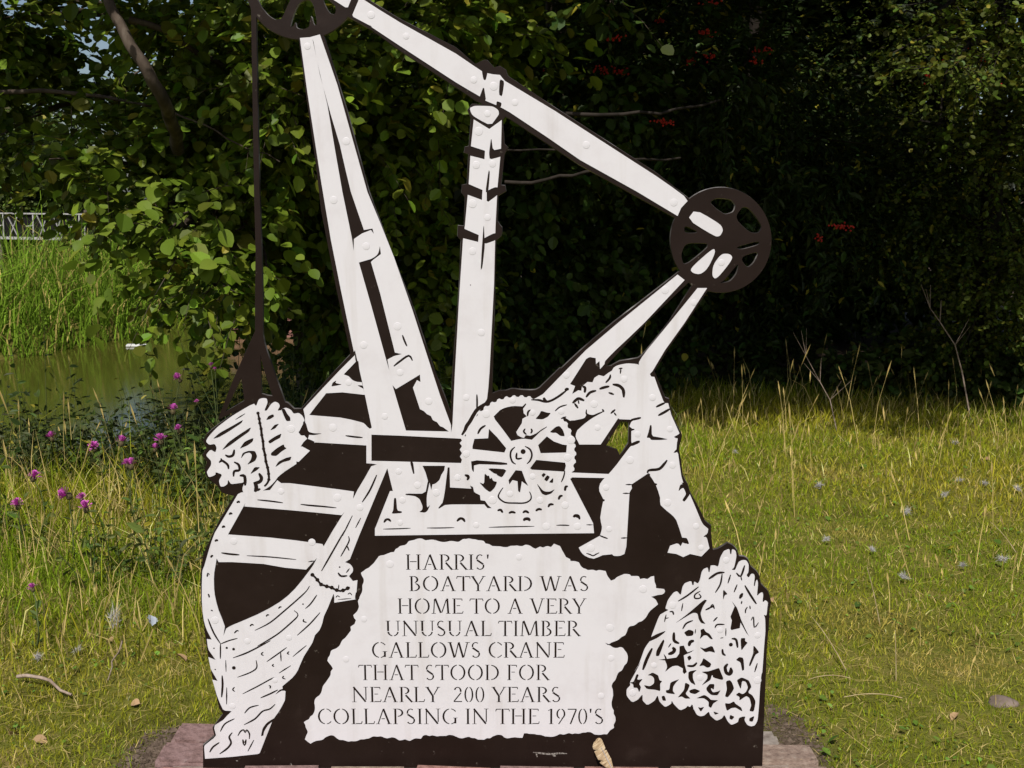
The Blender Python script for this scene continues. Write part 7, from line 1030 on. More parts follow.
def tree(name, label, base, top, r0, blobs, tint, leaf=.055, kind='round', per=9, twig=.26, seed=1, bark='bark', group=None, cat='tree', yellow=.02, leaf_objects=0, trunk_bend=(0, 0, 0), dens=1.0, spread=.32, limbs=(), limb_bark='bark'):
    r = np.random.default_rng(seed)
    base = np.array([base[0], base[1], float(ground_z(np.array([base[0]]), np.array([base[1]]))[0]) - .05])
    top = np.asarray(top, float)
    root = empty(name, tuple(base)); tag(root, label, cat, group)
    w = Wood()
    tp = curve(base, top, trunk_bend, 10, .035, r)
    w.tube(tp - base, r0 * np.linspace(1.15, .35, 10), 8)
    cr = Crown(); first = None
    for bi, b in enumerate(blobs):
        c, rad, n = b[0], b[1], int(b[2] * dens)
        gap = b[3] if len(b) > 3 else .38
        c = np.asarray(c, float)
        # a limb from the nearest lower point of the trunk to the heart of this clump
        k = int(np.argmin(np.linalg.norm(tp - (c - np.array([0, 0, .5])), axis=1)))
        k = max(2, min(k, 8))
        lp = curve(tp[k], c, (0, 0, .12 * np.linalg.norm(c - tp[k])), 7, .03, r)
        w.tube(lp - base, r0 * (.46 - .02 * k) * np.linspace(1, .22, 7), 5)
        for _ in range(4):
            e = c + r.normal(0, .55, 3) * np.asarray(rad)
            w.tube(curve(lp[4], e, (0, 0, .05), 5, .02, r) - base, r0 * .13 * np.linspace(1, .25, 5), 4)
        P, D = blob_twigs(c, rad, n, r, gap, seed=seed + bi * 1.3)
        if not len(P): continue
        L = twig * np.exp(r.normal(0, .25, len(P)))
        end = P + D * L[:, None] + np.array([0, 0, -.25]) * L[:, None]
        mid = P + D * L[:, None] * .5 + np.array([0, 0, -.0625]) * L[:, None]
        if kind != 'plain': w.twigs(P[::2] - base, mid[::2] - base, end[::2] - base, np.full(len(P[::2]), .0028))
        pos, ax, nr, sz = twig_leaves(P, D, L, per, leaf, r)
        tt = tints(len(pos), tint, spread, yellow, r)
        if first is None and leaf_objects:
            # the leaves that show largest are leaves of their own
            sel = np.arange(len(pos)) < leaf_objects
            first = (pos[sel], ax[sel], nr[sel], sz[sel], tt[sel])
            pos, ax, nr, sz, tt = pos[~sel], ax[~sel], nr[~sel], sz[~sel], tt[~sel]
        cr.add(*leaf_arrays(pos - base, ax, nr, sz, tt, kind))
    link('trunk', w.mesh('trunk'), M[bark], root)
    for pth, ra, rb in limbs:
        lw = Wood(); pts = np.array([at(*q) for q in pth]) - base
        lw.tube(np.concatenate([curve(a, b, (0, 0, 0), 4, .006, r)[:3] for a, b in zip(pts, pts[1:])] + [pts[-1:]]), np.linspace(ra, rb, 3 * (len(pts) - 1) + 1), 7)
        link('limb', lw.mesh('limb'), M[limb_bark], root)
    tag(link('crown', cr.mesh('crown'), M['leaf'], root), kind='stuff')
    if first is not None: place_leaves(root, base, first)
    return root
def fine_leaf(name, tint):
    """one rounded leaf with a folded midrib, veins pressed in, a short stalk"""
    n = 7
    V, F = [], []
    for i in range(n):
        t = i / (n - 1)
        wd = .40 * math.sin(math.pi * min(1, t * .97 + .015)) ** .62 * (1 - .18 * t)
        if i in (0, n - 1): wd = .012
        z0 = -.12 * t * t
        V += [(t, wd, z0 + .09 * wd * 2 + (.012 if i % 2 else 0)), (t, 0, z0), (t, -wd, z0 + .09 * wd * 2 + (.012 if i % 2 else 0))]
    for i in range(n - 1):
        a = i * 3
        F += [(a, a + 3, a + 4, a + 1), (a + 1, a + 4, a + 5, a + 2)]
    a = len(V); V += [(-.28, .012, .03), (-.28, -.012, .03), (.02, -.012, 0), (.02, .012, 0)]; F.append((a, a + 1, a + 2, a + 3))
    return np_mesh(name, np.array(V), np.array(F), np.array([tint] * len(V)), True)
LEAF_MESHES = []
def place_leaves(root, base, data):
    if not LEAF_MESHES:
        for t in ((.120, .185, .016), (.150, .215, .020), (.095, .150, .014), (.175, .235, .028), (.34, .29, .03)):
            me = fine_leaf('leaf', t); me.materials.append(M['leaf']); LEAF_MESHES.append(me)
    pos, ax, nr, sz, tt = data
    r = np.random.default_rng(77)
    for k in range(len(pos)):
        a = Vector(ax[k]).normalized(); s = a.cross(Vector(nr[k])).normalized(); nn = s.cross(a)
        m = Matrix((( a.x, s.x, nn.x), (a.y, s.y, nn.y), (a.z, s.z, nn.z))).to_4x4()
        o = link('leaf', LEAF_MESHES[4 if r.random() < .012 else int(r.integers(0, 4))], None, root)
        z = float(sz[k]) * 1.15
        o.matrix_local = Matrix.Translation(Vector(pos[k] - base)) @ m @ Matrix.Scale(z, 4)

# ------------------------------------------------------------------ trees
ALD = (.115, .160, .014)
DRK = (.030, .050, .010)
def build_trees():
    # the alder that leans over the water on the left
    bl = [(at(178, 228, 5.45), (.50, .40, .24), 62, .0), (at(215, 285, 5.6), (.30, .35, .26), 90, .2), (at(120, 165, 5.9), (.5, .45, .3), 190, .3), (at(285, 60, 5.6), (.30, .35, .42), 230, .3), (at(235, 130, 6.1), (.5, .5, .5), 420, .35),
          (at(40, 110, 6.6), (.55, .5, .42), 340, .4), (at(185, 70, 6.9), (.5, .6, .40), 300, .42), (at(18, 15, 6.4), (.24, .5, .28), 280, .1), (at(200, 5, 6.0), (.5, .5, .3), 300, .35),
          (at(330, 190, 6.9), (.5, .5, .7), 560, .3), (at(250, 230, 7.2), (.7, .5, .5), 520, .3), (at(390, 120, 6.4), (.45, .5, .55), 460, .35), (at(405, 285, 6.9), (.55, .5, .55), 520, .3), (at(320, 330, 7.6), (.6, .5, .35), 420, .3), (at(440, 25, 6.0), (.55, .5, .35), 380, .35),
          ((-1.6, 7.4, 3.6), (1.6, 1.0, .6), 900, .3), ((-2.9, 7.0, 3.4), (1.0, 1.0, .5), 320, .35), ((-.4, 6.9, 3.8), (1.2, 1.0, .6), 800, .3), ((-1.4, 8.2, 5.0), (1.9, 1.4, 1.0), 900, .3), ((-2.6, 5.0, 3.25), (.9, .6, .35), 420, .15), ((-1.5, 5.05, 3.3), (.8, .6, .35), 420, .15), ((-.4, 5.1, 3.4), (.9, .6, .4), 260, .35)]  # last clumps hang above the view, added to shade the leaves below
    tree('alder_tree', 'leafy alder tree leaning over the water behind the rope of the sign', (-1.45, 7.9), (-1.75, 7.6, 4.9), .13, bl, ALD, .066, 'round', 8, .26, 3, leaf_objects=300, trunk_bend=(.12, 0, 0), dens=.82, limbs=(([(178, 150, 5.6), (172, 125, 5.3), (163, 100, 5.05), (148, 72, 4.95), (130, 45, 4.95), (112, 10, 5.0), (98, -30, 5.2)], .034, .022), ([(130, 20, 5.6), (165, 30, 5.6), (200, 55, 5.7), (245, 75, 5.9)], .020, .010), ([(172, 112, 5.6), (205, 125, 5.5), (240, 145, 5.4), (280, 162, 5.3)], .006, .003), ([(0, 92, 6.1), (60, 92, 6.0), (110, 98, 5.9), (165, 105, 5.8)], .014, .008)))
    # sallow behind the mast
    bl = [(at(470, 150, 7.4), (.7, .6, .9), 900, .28), (at(560, 90, 7.2), (.7, .6, .7), 800, .35), (at(520, 260, 7.8), (.8, .5, .7), 900, .28), (at(606, 0, 5.4), (.14, .2, .05), 15, .0), (at(640, 200, 8.2), (.8, .6, .9), 900, .25), (at(600, 330, 8.5), (.8, .5, .5), 700, .3), ((.3, 7.0, 3.9), (1.3, 1.1, .6), 1000, .15), ((.7, 5.35, 3.5), (.9, .65, .4), 520, .1), ((.6, 8.4, 5.2), (1.6, 1.3, .9), 900, .25), ((.6, 9.2, 2.4), (1.3, .7, 1.3), 1300, .2)]  # the high forward clump is out of view, put there to shade the wood
    tree('sallow_tree', 'dim leafy sallow tree with bare twigs right behind the mast of the sign', (.25, 8.6), (.35, 8.1, 4.9), .10, bl, (.046, .074, .012), .060, 'round', 9, .25, 8, bark='bark', dens=.74, limb_bark='bark_dark', limbs=(([(505, 182, 5.5), (545, 180, 5.45), (585, 172, 5.4), (625, 160, 5.5), (680, 158, 5.9)], .010, .006), ([(500, 150, 5.7), (560, 150, 5.5), (600, 138, 5.5)], .006, .004), ([(545, 110, 5.6), (600, 115, 5.5), (660, 114, 5.5), (720, 100, 5.9)], .012, .006), ([(440, 20, 6.2), (452, 55, 6.2), (470, 75, 6.2), (500, 90, 6.3)], .016, .009), ([(385, 108, 6.0), (420, 100, 5.95), (445, 95, 6.0)], .005, .003)))
    # rowan with red berries
    bl = [(at(690, 60, 7.2), (.7, .6, .55), 700, .32), (at(760, 150, 7.8), (.8, .6, .7), 900, .28), (at(850, 210, 8.2), (.7, .6, .6), 800, .28), (at(740, 280, 8.8), (.8, .5, .6), 700, .3), ((1.9, 7.0, 3.9), (1.3, 1.1, .6), 1000, .15), ((1.8, 5.5, 3.5), (.9, .65, .4), 520, .1), ((2.8, 5.6, 3.55), (.8, .6, .4), 420, .1), ((1.9, 8.4, 5.2), (1.6, 1.3, .9), 900, .25), ((1.9, 9.4, 2.2), (1.1, .7, 1.3), 1100, .2)]  # unseen high clumps at the front are added to block sun
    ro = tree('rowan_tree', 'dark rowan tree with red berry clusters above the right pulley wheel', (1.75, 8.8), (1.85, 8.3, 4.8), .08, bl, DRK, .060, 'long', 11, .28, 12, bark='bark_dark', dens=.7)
    r = np.random.default_rng(4)
    bm = bmesh.new(); bmesh.ops.create_icosphere(bm, subdivisions=1, radius=.0075)
    bv = np.array([tuple(v.co) for v in bm.verts]); bf = np.array([[v.index for v in f.verts] for f in bm.faces]); bm.free()
    for (px, py, Y, s) in ((605, 70, 6.9, 1.1), (620, 72, 6.9, .7), (665, 122, 6.8, .9), (612, 38, 6.7, .9), (572, 45, 6.9, .7), (553, 70, 6.9, .7), (705, 33, 6.8, 1.0), (710, 2, 6.7, .8), (708, 55, 7.0, .8), (762, 50, 7.0, .9), (757, 60, 7.0, .7), (842, 226, 7.2, 1.1), (660, 20, 7.2, .6), (690, 60, 7.1, .6), (598, 95, 7.0, .5), (820, 238, 7.3, .5)):
        c = at(px, py, Y); n = int(26 * s)
        q = np.stack([r.normal(0, .034 * s, n), r.normal(0, .02, n), r.normal(0, .011, n) - .3 * np.abs(r.normal(0, .012, n))], -1)
        V = (bv[None] + q[:, None]).reshape(-1, 3); F = (bf[None] + (np.arange(n) * len(bv))[:, None, None]).reshape(-1, 3)
        o = tag(link('berry_cluster', np_mesh('berry_cluster', V, F, None, True), M['berry'], ro), kind='stuff')
        o.location = Vector(c) - ro.location
    # hawthorn on the right edge
    bl = [(at(958, 62, 5.5), (.24, .25, .13), 70, .15), (at(1005, 25, 5.6), (.25, .3, .22), 110, .25), (at(925, 20, 5.7), (.2, .25, .10), 34, .2), (at(1010, 135, 6.9), (.35, .4, .3), 170, .3), (at(960, 200, 7.8), (.7, .5, .8), 800, .25), (at(1040, 250, 7.4), (.6, .5, .7), 700, .25), (at(1060, 60, 7.2), (.6, .5, .6), 500, .25), (at(985, 330, 8.0), (.6, .4, .5), 500, .3), ((3.4, 7.2, 3.9), (1.3, 1.2, .6), 1000, .12), ((3.6, 8.4, 5.0), (1.6, 1.4, .9), 900, .25), ((3.3, 9.2, 2.2), (1.1, .7, 1.3), 1100, .2)]
    ha = tree('hawthorn_tree', 'hawthorn tree with a sunlit bough at the top right corner', (3.55, 8.2), (3.45, 7.8, 4.4), .09, bl, (.080, .104, .013), .030, 'small', 14, .22, 21, bark='bark_dark', dens=.66)
    for k in range(9):
        c = at(925 + r.random() * 75, 45 + r.random() * 45, 5.85 + r.random() * .25); n = 5
        q = r.normal(0, .012, (n, 3)); V = (bv[None] * .8 + q[:, None]).reshape(-1, 3); F = (bf[None] + (np.arange(n) * len(bv))[:, None, None]).reshape(-1, 3)
        o = tag(link('berry_cluster', np_mesh('berry_cluster', V, F, None, True), M['berry'], ha), kind='stuff'); o.location = Vector(c) - ha.location
    # dark trunks and crowns deeper in the wood
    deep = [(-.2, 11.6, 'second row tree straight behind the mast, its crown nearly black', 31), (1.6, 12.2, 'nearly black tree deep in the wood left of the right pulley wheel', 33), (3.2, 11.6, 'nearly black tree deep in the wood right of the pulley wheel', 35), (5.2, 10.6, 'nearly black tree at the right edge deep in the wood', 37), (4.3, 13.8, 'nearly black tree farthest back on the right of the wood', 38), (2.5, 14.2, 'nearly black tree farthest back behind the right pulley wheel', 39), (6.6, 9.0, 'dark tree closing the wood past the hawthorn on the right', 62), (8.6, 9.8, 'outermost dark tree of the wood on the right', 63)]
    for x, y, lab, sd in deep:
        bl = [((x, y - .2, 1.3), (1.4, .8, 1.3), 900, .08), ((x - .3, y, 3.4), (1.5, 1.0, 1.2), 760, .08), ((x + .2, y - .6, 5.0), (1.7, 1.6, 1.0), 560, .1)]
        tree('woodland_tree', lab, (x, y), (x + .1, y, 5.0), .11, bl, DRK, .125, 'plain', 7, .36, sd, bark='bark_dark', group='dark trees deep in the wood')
    bl = [((3.4, 6.1, 3.75), (1.0, .75, .38), 640, .0), ((2.2, 6.0, 3.75), (.9, .7, .38), 560, .0), ((4.7, 6.3, 3.85), (1.0, .8, .4), 560, .0), ((1.1, 5.9, 3.75), (.8, .6, .35), 420, .0)]  # crown above the view, added to keep sun off the hawthorn
    tree('woodland_tree', 'unseen tree added so its high boughs shade the right half of the wood', (5.1, 8.4), (4.3, 7.2, 4.2), .12, bl, DRK, .125, 'plain', 7, .36, 71, bark='bark_dark', group='dark trees deep in the wood')
    # over the far bank
    far = [(-12.5, 27.0, 'tree on the far bank at the left edge above the lattice railing', 41, 3.2), (-8.2, 31.0, 'rounded tree on the far bank under the bright gap of sky', 43, 4.6), (-5.6, 26.0, 'tree on the far bank hidden behind the alder boughs', 45, 6.6), (-2.2, 22.0, 'tree at the far end of the water behind the left crane leg', 47, 6.2)]
    for x, y, lab, sd, h in far:
        bl = [((x, y, h * .55), (2.0, 1.4, h * .5), 900, .12), ((x - 1.1, y + .4, h * .7), (1.4, 1.2, h * .4), 500, .25), ((x + 1.2, y, h * .6), (1.5, 1.2, h * .45), 500, .25), ((x, y, h * 1.1), (1.4, 1.2, h * .3), 380, .3)]
        tree('bank_tree', lab, (x, y), (x, y, h * 1.1), .16, bl, (.065, .095, .020), .15, 'plain', 8, .55, sd, bark='bark_dark', group='trees on the far bank')
    # low bushes along the edge of the wood
    low = [(at(905, 385, 8.2), (.55, .35, .30), 330, 'dim green bramble bush at the edge of the wood on the right', 51, (.060, .090, .018)), (at(1010, 395, 8.0), (.4, .35, .22), 220, 'low green bush at the right edge beside the dry grass', 53, (.06, .09, .018)), (at(780, 395, 8.7), (.6, .35, .2), 260, 'low dark bush between the pulley wheel and the dry grass', 55, (.045, .07, .014)), (at(520, 372, 8.3), (.7, .4, .3), 420, 'low dark bush seen between the mast and the right struts', 57, (.05, .075, .016))]
    for c, rad, n, lab, sd, tn in low:
        c = c.copy(); c[2] = max(c[2], .2)
        tree('bramble_bush', lab, (c[0], c[1]), (c[0], c[1], c[2] + .2), .02, [(c, rad, n, .2)], tn, .055, 'round', 7, .2, sd, bark='bark_dark', cat='bush', group='low bushes along the wood edge')
build_trees()

# ------------------------------------------------------------------ grass
def blades(x, y, h, w, lean, tint, r, z=None, curl=.5):
    n = len(x)
    z = ground_z(x, y) - .004 if z is None else z
    base = np.stack([x, y, z], -1)
    az = r.random(n) * 2 * math.pi
    dirv = np.stack([np.cos(az), np.sin(az), np.zeros(n)], -1)
    fa = r.random(n) * 2 * math.pi
    sd = np.stack([np.cos(fa), np.sin(fa), np.zeros(n)], -1)
    up = np.array([0, 0, 1.0])
    m = base + up * (h * .55 * np.cos(lean))[:, None] + dirv * (h * .55 * np.sin(lean))[:, None]
    l2 = np.minimum(lean + curl * r.random(n), 1.5)
    t = m + up * (h * .45 * np.cos(l2))[:, None] + dirv * (h * .45 * np.sin(l2))[:, None]
    V = np.empty((n, 5, 3), np.float32)
    V[:, 0] = base + sd * (w / 2)[:, None]; V[:, 1] = base - sd * (w / 2)[:, None]
    V[:, 2] = m - sd * (w * .42)[:, None]; V[:, 3] = m + sd * (w * .42)[:, None]; V[:, 4] = t
    b = np.arange(n)[:, None] * 5
    return V.reshape(-1, 3), [b + np.array([[0, 1, 2, 3]]), b + np.array([[3, 2, 4]])], np.repeat(tint[:, None], 5, 1).reshape(-1, 3)
class Blades:
    def __init__(s): s.V = []; s.Q = []; s.T3 = []; s.C = []; s.n = 0
    def add(s, V, F, T):
        s.V.append(V); s.Q.append(F[0] + s.n); s.T3.append(F[1] + s.n); s.C.append(T); s.n += len(V)
    def mesh(s, name): return np_mesh(name, np.concatenate(s.V), [np.concatenate(s.Q), np.concatenate(s.T3)], np.concatenate(s.C))
GREEN = np.array([.160, .248, .013]); OLIVE = np.array([.325, .292, .024]); TAN = np.array([.45, .335, .090]); STRAW = np.array([.62, .48, .18])
def grass_tint(n, straw, r, P):
    g = np.clip(.5 + .55 * pseudo(P, 1.7, 3.0) + r.normal(0, .22, n), 0, 1)[:, None]
    t = GREEN * (1 - g) + OLIVE * g
    dry = np.clip(pseudo(P, 2.9, 11.0) * 1.4 + .7 * pseudo(P, 6.5, 4.0) - .25 + r.normal(0, .2, n), 0, 1)[:, None]
    t = t * (1 - dry) + TAN * dry
    s = r.random(n) < straw
    t[s] = STRAW * (.65 + .55 * r.random((s.sum(), 1)))
    return np.clip(t * np.exp(r.normal(0, .22, (n, 1))), .01, .7)
def scatter(y0, y1, dens, r, spread=.66, x0=None, x1=None):
    a = (y1 * y1 - y0 * y0) * spread if x0 is None else (x1 - x0) * (y1 - y0)
    n = int(a * dens)
    y = np.sqrt(r.random(n) * (y1 * y1 - y0 * y0) + y0 * y0) if x0 is None else y0 + r.random(n) * (y1 - y0)
    x = (r.random(n) * 2 - 1) * y * spread if x0 is None else x0 + r.random(n) * (x1 - x0)
    return x, y
def keep_turf(x, y, r):
    k = canal_sd(x, y) > .12
    k &= ~((np.abs(x + .085) < .87) & (y > SIGN_Y - .16) & (y < SIGN_Y + .235))
    k &= r.random(len(x)) > soil_mask(x, y) * 1.05
    return k
def build_grass():
    r = np.random.default_rng(9)
    g = Blades()
    for y0, y1, dens, h0, w0 in ((2.0, 3.4, 14500, .022, .0024), (3.4, 5.0, 8800, .031, .0031), (5.0, 7.0, 4200, .050, .0044), (7.0, 9.6, 2300, .080, .0056)):
        x, y = scatter(y0, y1, dens, r)
        k = keep_turf(x, y, r); x, y = x[k], y[k]
        P = np.stack([x, y, 0 * x], -1)
        tall = np.clip(.5 + .6 * pseudo(P, .9, 7.0), 0, 1)
        left = np.clip((-x - .25 * y + .1) / .6, 0, 1) * np.clip((y - 3.3) / 1.2, 0, 1)
        h = h0 * (.55 + .6 * tall + 1.9 * left) * np.exp(r.normal(0, .35, len(x)))
        lean = np.abs(r.normal(.55, .42, len(x))).clip(0, 1.45)
        g.add(*blades(x, y, h, w0 * np.exp(r.normal(0, .2, len(x))), lean, grass_tint(len(x), .11, r, P), r))
    # fallen straw and clippings lying on the turf
    for y0, y1, dens in ((2.0, 3.6, 620), (3.6, 6.0, 300), (6, 8.4, 150)):
        x, y = scatter(y0, y1, dens, r); k = keep_turf(x, y, r); x, y = x[k], y[k]
        n = len(x)
        g.add(*blades(x, y, .05 * np.exp(r.normal(0, .45, n)), np.full(n, .0020), 1.25 + .22 * r.random(n), STRAW * (.45 + .6 * r.random((n, 1))), r, ground_z(x, y) + .004 + .022 * r.random(n), .3))
    tag(link('turf_grass', g.mesh('turf_grass'), M['grass']), 'short dry green grass of the turf around the sign', 'grass', kind='stuff')
    # clover, plantain and other small broad leaves low in the turf
    cl = Crown()
    for y0, y1, dens, s0 in ((2.0, 3.6, 520, .010), (3.6, 6.0, 300, .012), (6, 8.4, 140, .017)):
        x, y = scatter(y0, y1, dens, r); k = keep_turf(x, y, r) & (pseudo(np.stack([x, y, 0 * x], -1), 3.1, 8.0) > -.05); x, y = x[k], y[k]; n = len(x)
        P = np.stack([x, y, ground_z(x, y) + .006 + .014 * r.random(n)], -1); az = r.random(n) * 6.283
        ax = np.stack([np.cos(az), np.sin(az), .25 + .3 * r.random(n)], -1)
        cl.add(*leaf_arrays(P, ax, np.array([0, 0, 1.0]) + r.normal(0, .25, (n, 3)), s0 * np.exp(r.normal(0, .4, n)), tints(n, (.115, .185, .030), .3, .05, r), 'small'))
    tag(link('clover_leaves', cl.mesh('clover_leaves'), M['grass']), 'small clover and plantain leaves low in the turf', 'clover', kind='stuff')
    # crumbs of earth and grit on the bare patches beside the plinth
    n = 5200
    x = np.concatenate([r.normal(-.965, .06, n // 2), r.normal(.785, .06, n // 2)]); y = np.concatenate([r.normal(2.74, .12, n // 2), r.normal(2.80, .22, n // 2)])
    k = (soil_mask(x, y) > .25) & ~((np.abs(x + .085) < .83) & (y > SIGN_Y - .16) & (y < SIGN_Y + .235)); x, y = x[k], y[k]; n = len(x)
    s = .0026 * np.exp(r.normal(0, .5, n)); c0 = np.stack([x, y, ground_z(x, y) + s * .3], -1)
    oc = np.array([(1, 0, 0), (0, 1, 0), (-1, 0, 0), (0, -1, 0), (0, 0, .8), (0, 0, -.8)], float)
    V = c0[:, None] + oc[None] * s[:, None, None] * np.exp(r.normal(0, .35, (n, 6, 1)))
    F = np.array([(0, 1, 4), (1, 2, 4), (2, 3, 4), (3, 0, 4), (1, 0, 5), (2, 1, 5), (3, 2, 5), (0, 3, 5)])
    F = (F[None] + (np.arange(n) * 6)[:, None, None]).reshape(-1, 3)
    tag(link('soil_crumbs', np_mesh('soil_crumbs', V.reshape(-1, 3), F), M['soil']), 'crumbs of brown earth on the bare ground beside the plinth', 'soil', kind='stuff')
    # taller seeding grass: along the wood edge and over the left bank
    t = Blades()
    for x0, x1, y0, y1, dens, h0, hs in ((-.6, 5.2, 7.0, 8.3, 170, .12, .4), (.9, 5.0, 5.4, 7.2, 70, .11, .4), (-3.6, -1.05, 4.2, 6.4, 560, .22, .38), (-2.6, -.93, 3.3, 4.6, 420, .17, .4), (-5.2, -3.0, 4.5, 6.4, 300, .12, .3), (-.9, .6, 5.5, 8.2, 120, .2, .3)):
        x, y = scatter(y0, y1, dens, r, x0=x0, x1=x1); k = keep_turf(x, y, r) & (canal_sd(x, y) > .15); x, y = x[k], y[k]; n = len(x)
        if n == 0: continue
        P = np.stack([x, y, 0 * x], -1)
        t.add(*blades(x, y, h0 * np.exp(r.normal(0, hs, n)), np.full(n, .0048), np.abs(r.normal(.28, .22, n)), grass_tint(n, .48, r, P), r, None, .9))
    tag(link('tall_grass', t.mesh('tall_grass'), M['grass']), 'taller seeding grass along the wood edge and the left bank', 'grass', kind='stuff')
    # seed stalks with narrow heads
    s = Blades()
    zones = ((.75, 4.8, 6.2, 8.4, 28, .32), (.8, 3.6, 4.2, 6.6, 26, .30), (-3.2, -1.05, 4.0, 7.4, 42, .42), (.8, 2.0, 3.0, 4.2, 18, .14), (-2.0, -1.0, 3.1, 4.0, 14, .16))
    for x0, x1, y0, y1, dn, h0 in zones:
        x, y = scatter(y0, y1, dn / (x1 - x0) / (y1 - y0) * (x1 - x0), r, x0=x0, x1=x1)
        k = keep_turf(x, y, r); x, y = x[k], y[k]; n = len(x)
        if not n: continue
        h = h0 * np.exp(r.normal(0, .3, n))
        lean = np.abs(r.normal(.16, .14, n))
        V, F, T = blades(x, y, h, np.full(n, .0034), lean, STRAW * (.75 + .5 * r.random((n, 1))), r, None, .25)
        s.add(V, F, T)
        tip = V.reshape(-1, 5, 3)[:, 4]; mid = V.reshape(-1, 5, 3)[:, 2:4].mean(1); d_ = unit(tip - mid)
        for off in (0, 1.6):
            sd = np.stack([np.full(n, math.cos(off)), np.full(n, math.sin(off)), 0 * x], -1)
            W = np.empty((n, 5, 3), np.float32); hl = (h * .16 + .01)[:, None]; ww = .0042
            W[:, 0] = tip - d_ * hl + sd * .0008; W[:, 1] = tip - d_ * hl - sd * .0008; W[:, 2] = tip - d_ * hl * .4 - sd * ww; W[:, 3] = tip - d_ * hl * .4 + sd * ww; W[:, 4] = tip + d_ * .01
            s.add(W.reshape(-1, 3), F, T * .9)
    tag(link('seed_stalks', s.mesh('seed_stalks'), M['grass']), 'pale dry grass stalks with narrow seed heads standing in the turf', 'grass', kind='stuff')
    # reeds of the far bank
    q = Blades()
    n = 15000
    u = r.random(n)
    xs = [p_[0] for p_ in FAR_BANK[::-1]]; ys = [p_[1] for p_ in FAR_BANK[::-1]]
    L = np.concatenate([[0], np.cumsum([math.dist(a, b) for a, b in zip(zip(xs, ys), zip(xs[1:], ys[1:]))])])
    sL = np.interp(12.0, ys, L); s0 = L[1] + 1; s1 = np.interp(24, ys[2:], L[2:])
    ss = s0 + (s1 - s0) * u
    bx, by = np.interp(ss, L, xs), np.interp(ss, L, ys)
    off = r.random(n) ** 1.4 * 2.6
    x = bx - off * .78 + r.normal(0, .1, n); y = by + off * .6 + r.normal(0, .1, n)
    k = canal_sd(x, y) > -.12; x, y, off = x[k], y[k], off[k]; n = len(x)
    h = (.28 + .85 * np.clip(off / 1.3, 0, 1)) * np.exp(r.normal(0, .25, n))
    tn = np.where(r.random((n, 1)) < .16, np.array([.40, .33, .10]), np.array([.165, .270, .024])) * np.exp(r.normal(0, .25, (n, 1)))
    q.add(*blades(x, y, h, np.full(n, .019), np.abs(r.normal(.32, .26, n)), tn, r, None, 1.3))
    tag(link('reed_bed', q.mesh('reed_bed'), M['grass']), 'tall green and straw reeds on the far bank of the water', 'reeds', kind='stuff')
    # leafy weeds on the left bank
    c = Crown(); wv = Wood()
    for (x0, x1, y0, y1, nn, hh, lf, tn) in ((-2.6, -1.0, 4.5, 5.9, 620, .27, .042, (.085, .125, .020)), (-4.6, -1.0, 5.3, 6.9, 1500, .34, .05, (.040, .058, .013)), (-3.4, -1.2, 5.8, 7.2, 270, .55, .045, (.035, .052, .012)), (-1.7, -.95, 4.0, 5.0, 130, .26, .04, (.10, .14, .028)), (-1.2, -.2, 6.4, 8.4, 220, .5, .055, (.045, .07, .015))):  # rows by the water carry tree shade in a darker tint
        x = x0 + r.random(nn) * (x1 - x0); y = y0 + r.random(nn) * (y1 - y0)
        k = (canal_sd(x, y) > .05) & (pseudo(np.stack([x, y, 0 * x], -1), 2.6, 4.0) > -.25); x, y = x[k], y[k]; n = len(x)
        P = np.stack([x, y, ground_z(x, y)], -1); D = unit(np.stack([r.normal(0, .25, n), r.normal(0, .25, n), np.ones(n)], -1)); L_ = hh * np.exp(r.normal(0, .3, n))
        wv.twigs(P, P + D * L_[:, None] * .5, P + D * L_[:, None], np.full(n, .003))
        pos, ax, nr, sz = twig_leaves(P, D, L_, 11, lf, r, .05)
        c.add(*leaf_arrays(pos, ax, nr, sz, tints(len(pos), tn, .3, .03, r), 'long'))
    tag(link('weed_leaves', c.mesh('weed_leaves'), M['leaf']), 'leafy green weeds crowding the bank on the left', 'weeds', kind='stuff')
    tag(link('weed_stems', wv.mesh('weed_stems'), M['stem']), 'thin stems of the weeds on the left bank', 'weeds', kind='stuff')
build_grass()

# ------------------------------------------------------------------ thistles (knapweed) on the left bank
def flower_meshes():
    r = np.random.default_rng(2)
    bm = bmesh.new(); bmesh.ops.create_uvsphere(bm, u_segments=9, v_segments=6, radius=.011)
    for v in bm.verts: v.co.z *= 1.15; v.co *= 1 + r.normal(0, .05)
    b = bpy.data.meshes.new('bract_cup'); bm.to_mesh(b); bm.free(); b.materials.append(M['bract'])
    n = 70
    az = r.random(n) * 6.283; el = .15 + r.random(n) ** .7 * 1.35
    d_ = np.stack([np.cos(az) * np.cos(el), np.sin(az) * np.cos(el), np.sin(el)], -1)
    p0 = d_ * .004 + np.array([0, 0, .007]); p1 = p0 + d_ * (.020 + .006 * r.random((n, 1)))
    sd = unit(np.cross(d_, np.array([.1, .2, 1.0])))
    V = np.empty((n, 4, 3)); V[:, 0] = p0 - sd * .0008; V[:, 1] = p0 + sd * .0008; V[:, 2] = p1 + sd * .0022; V[:, 3] = p1 - sd * .0022
    f = np_mesh('flower', V.reshape(-1, 3), np.arange(n * 4).reshape(n, 4)); f.materials.append(M['purple'])
    return b, f
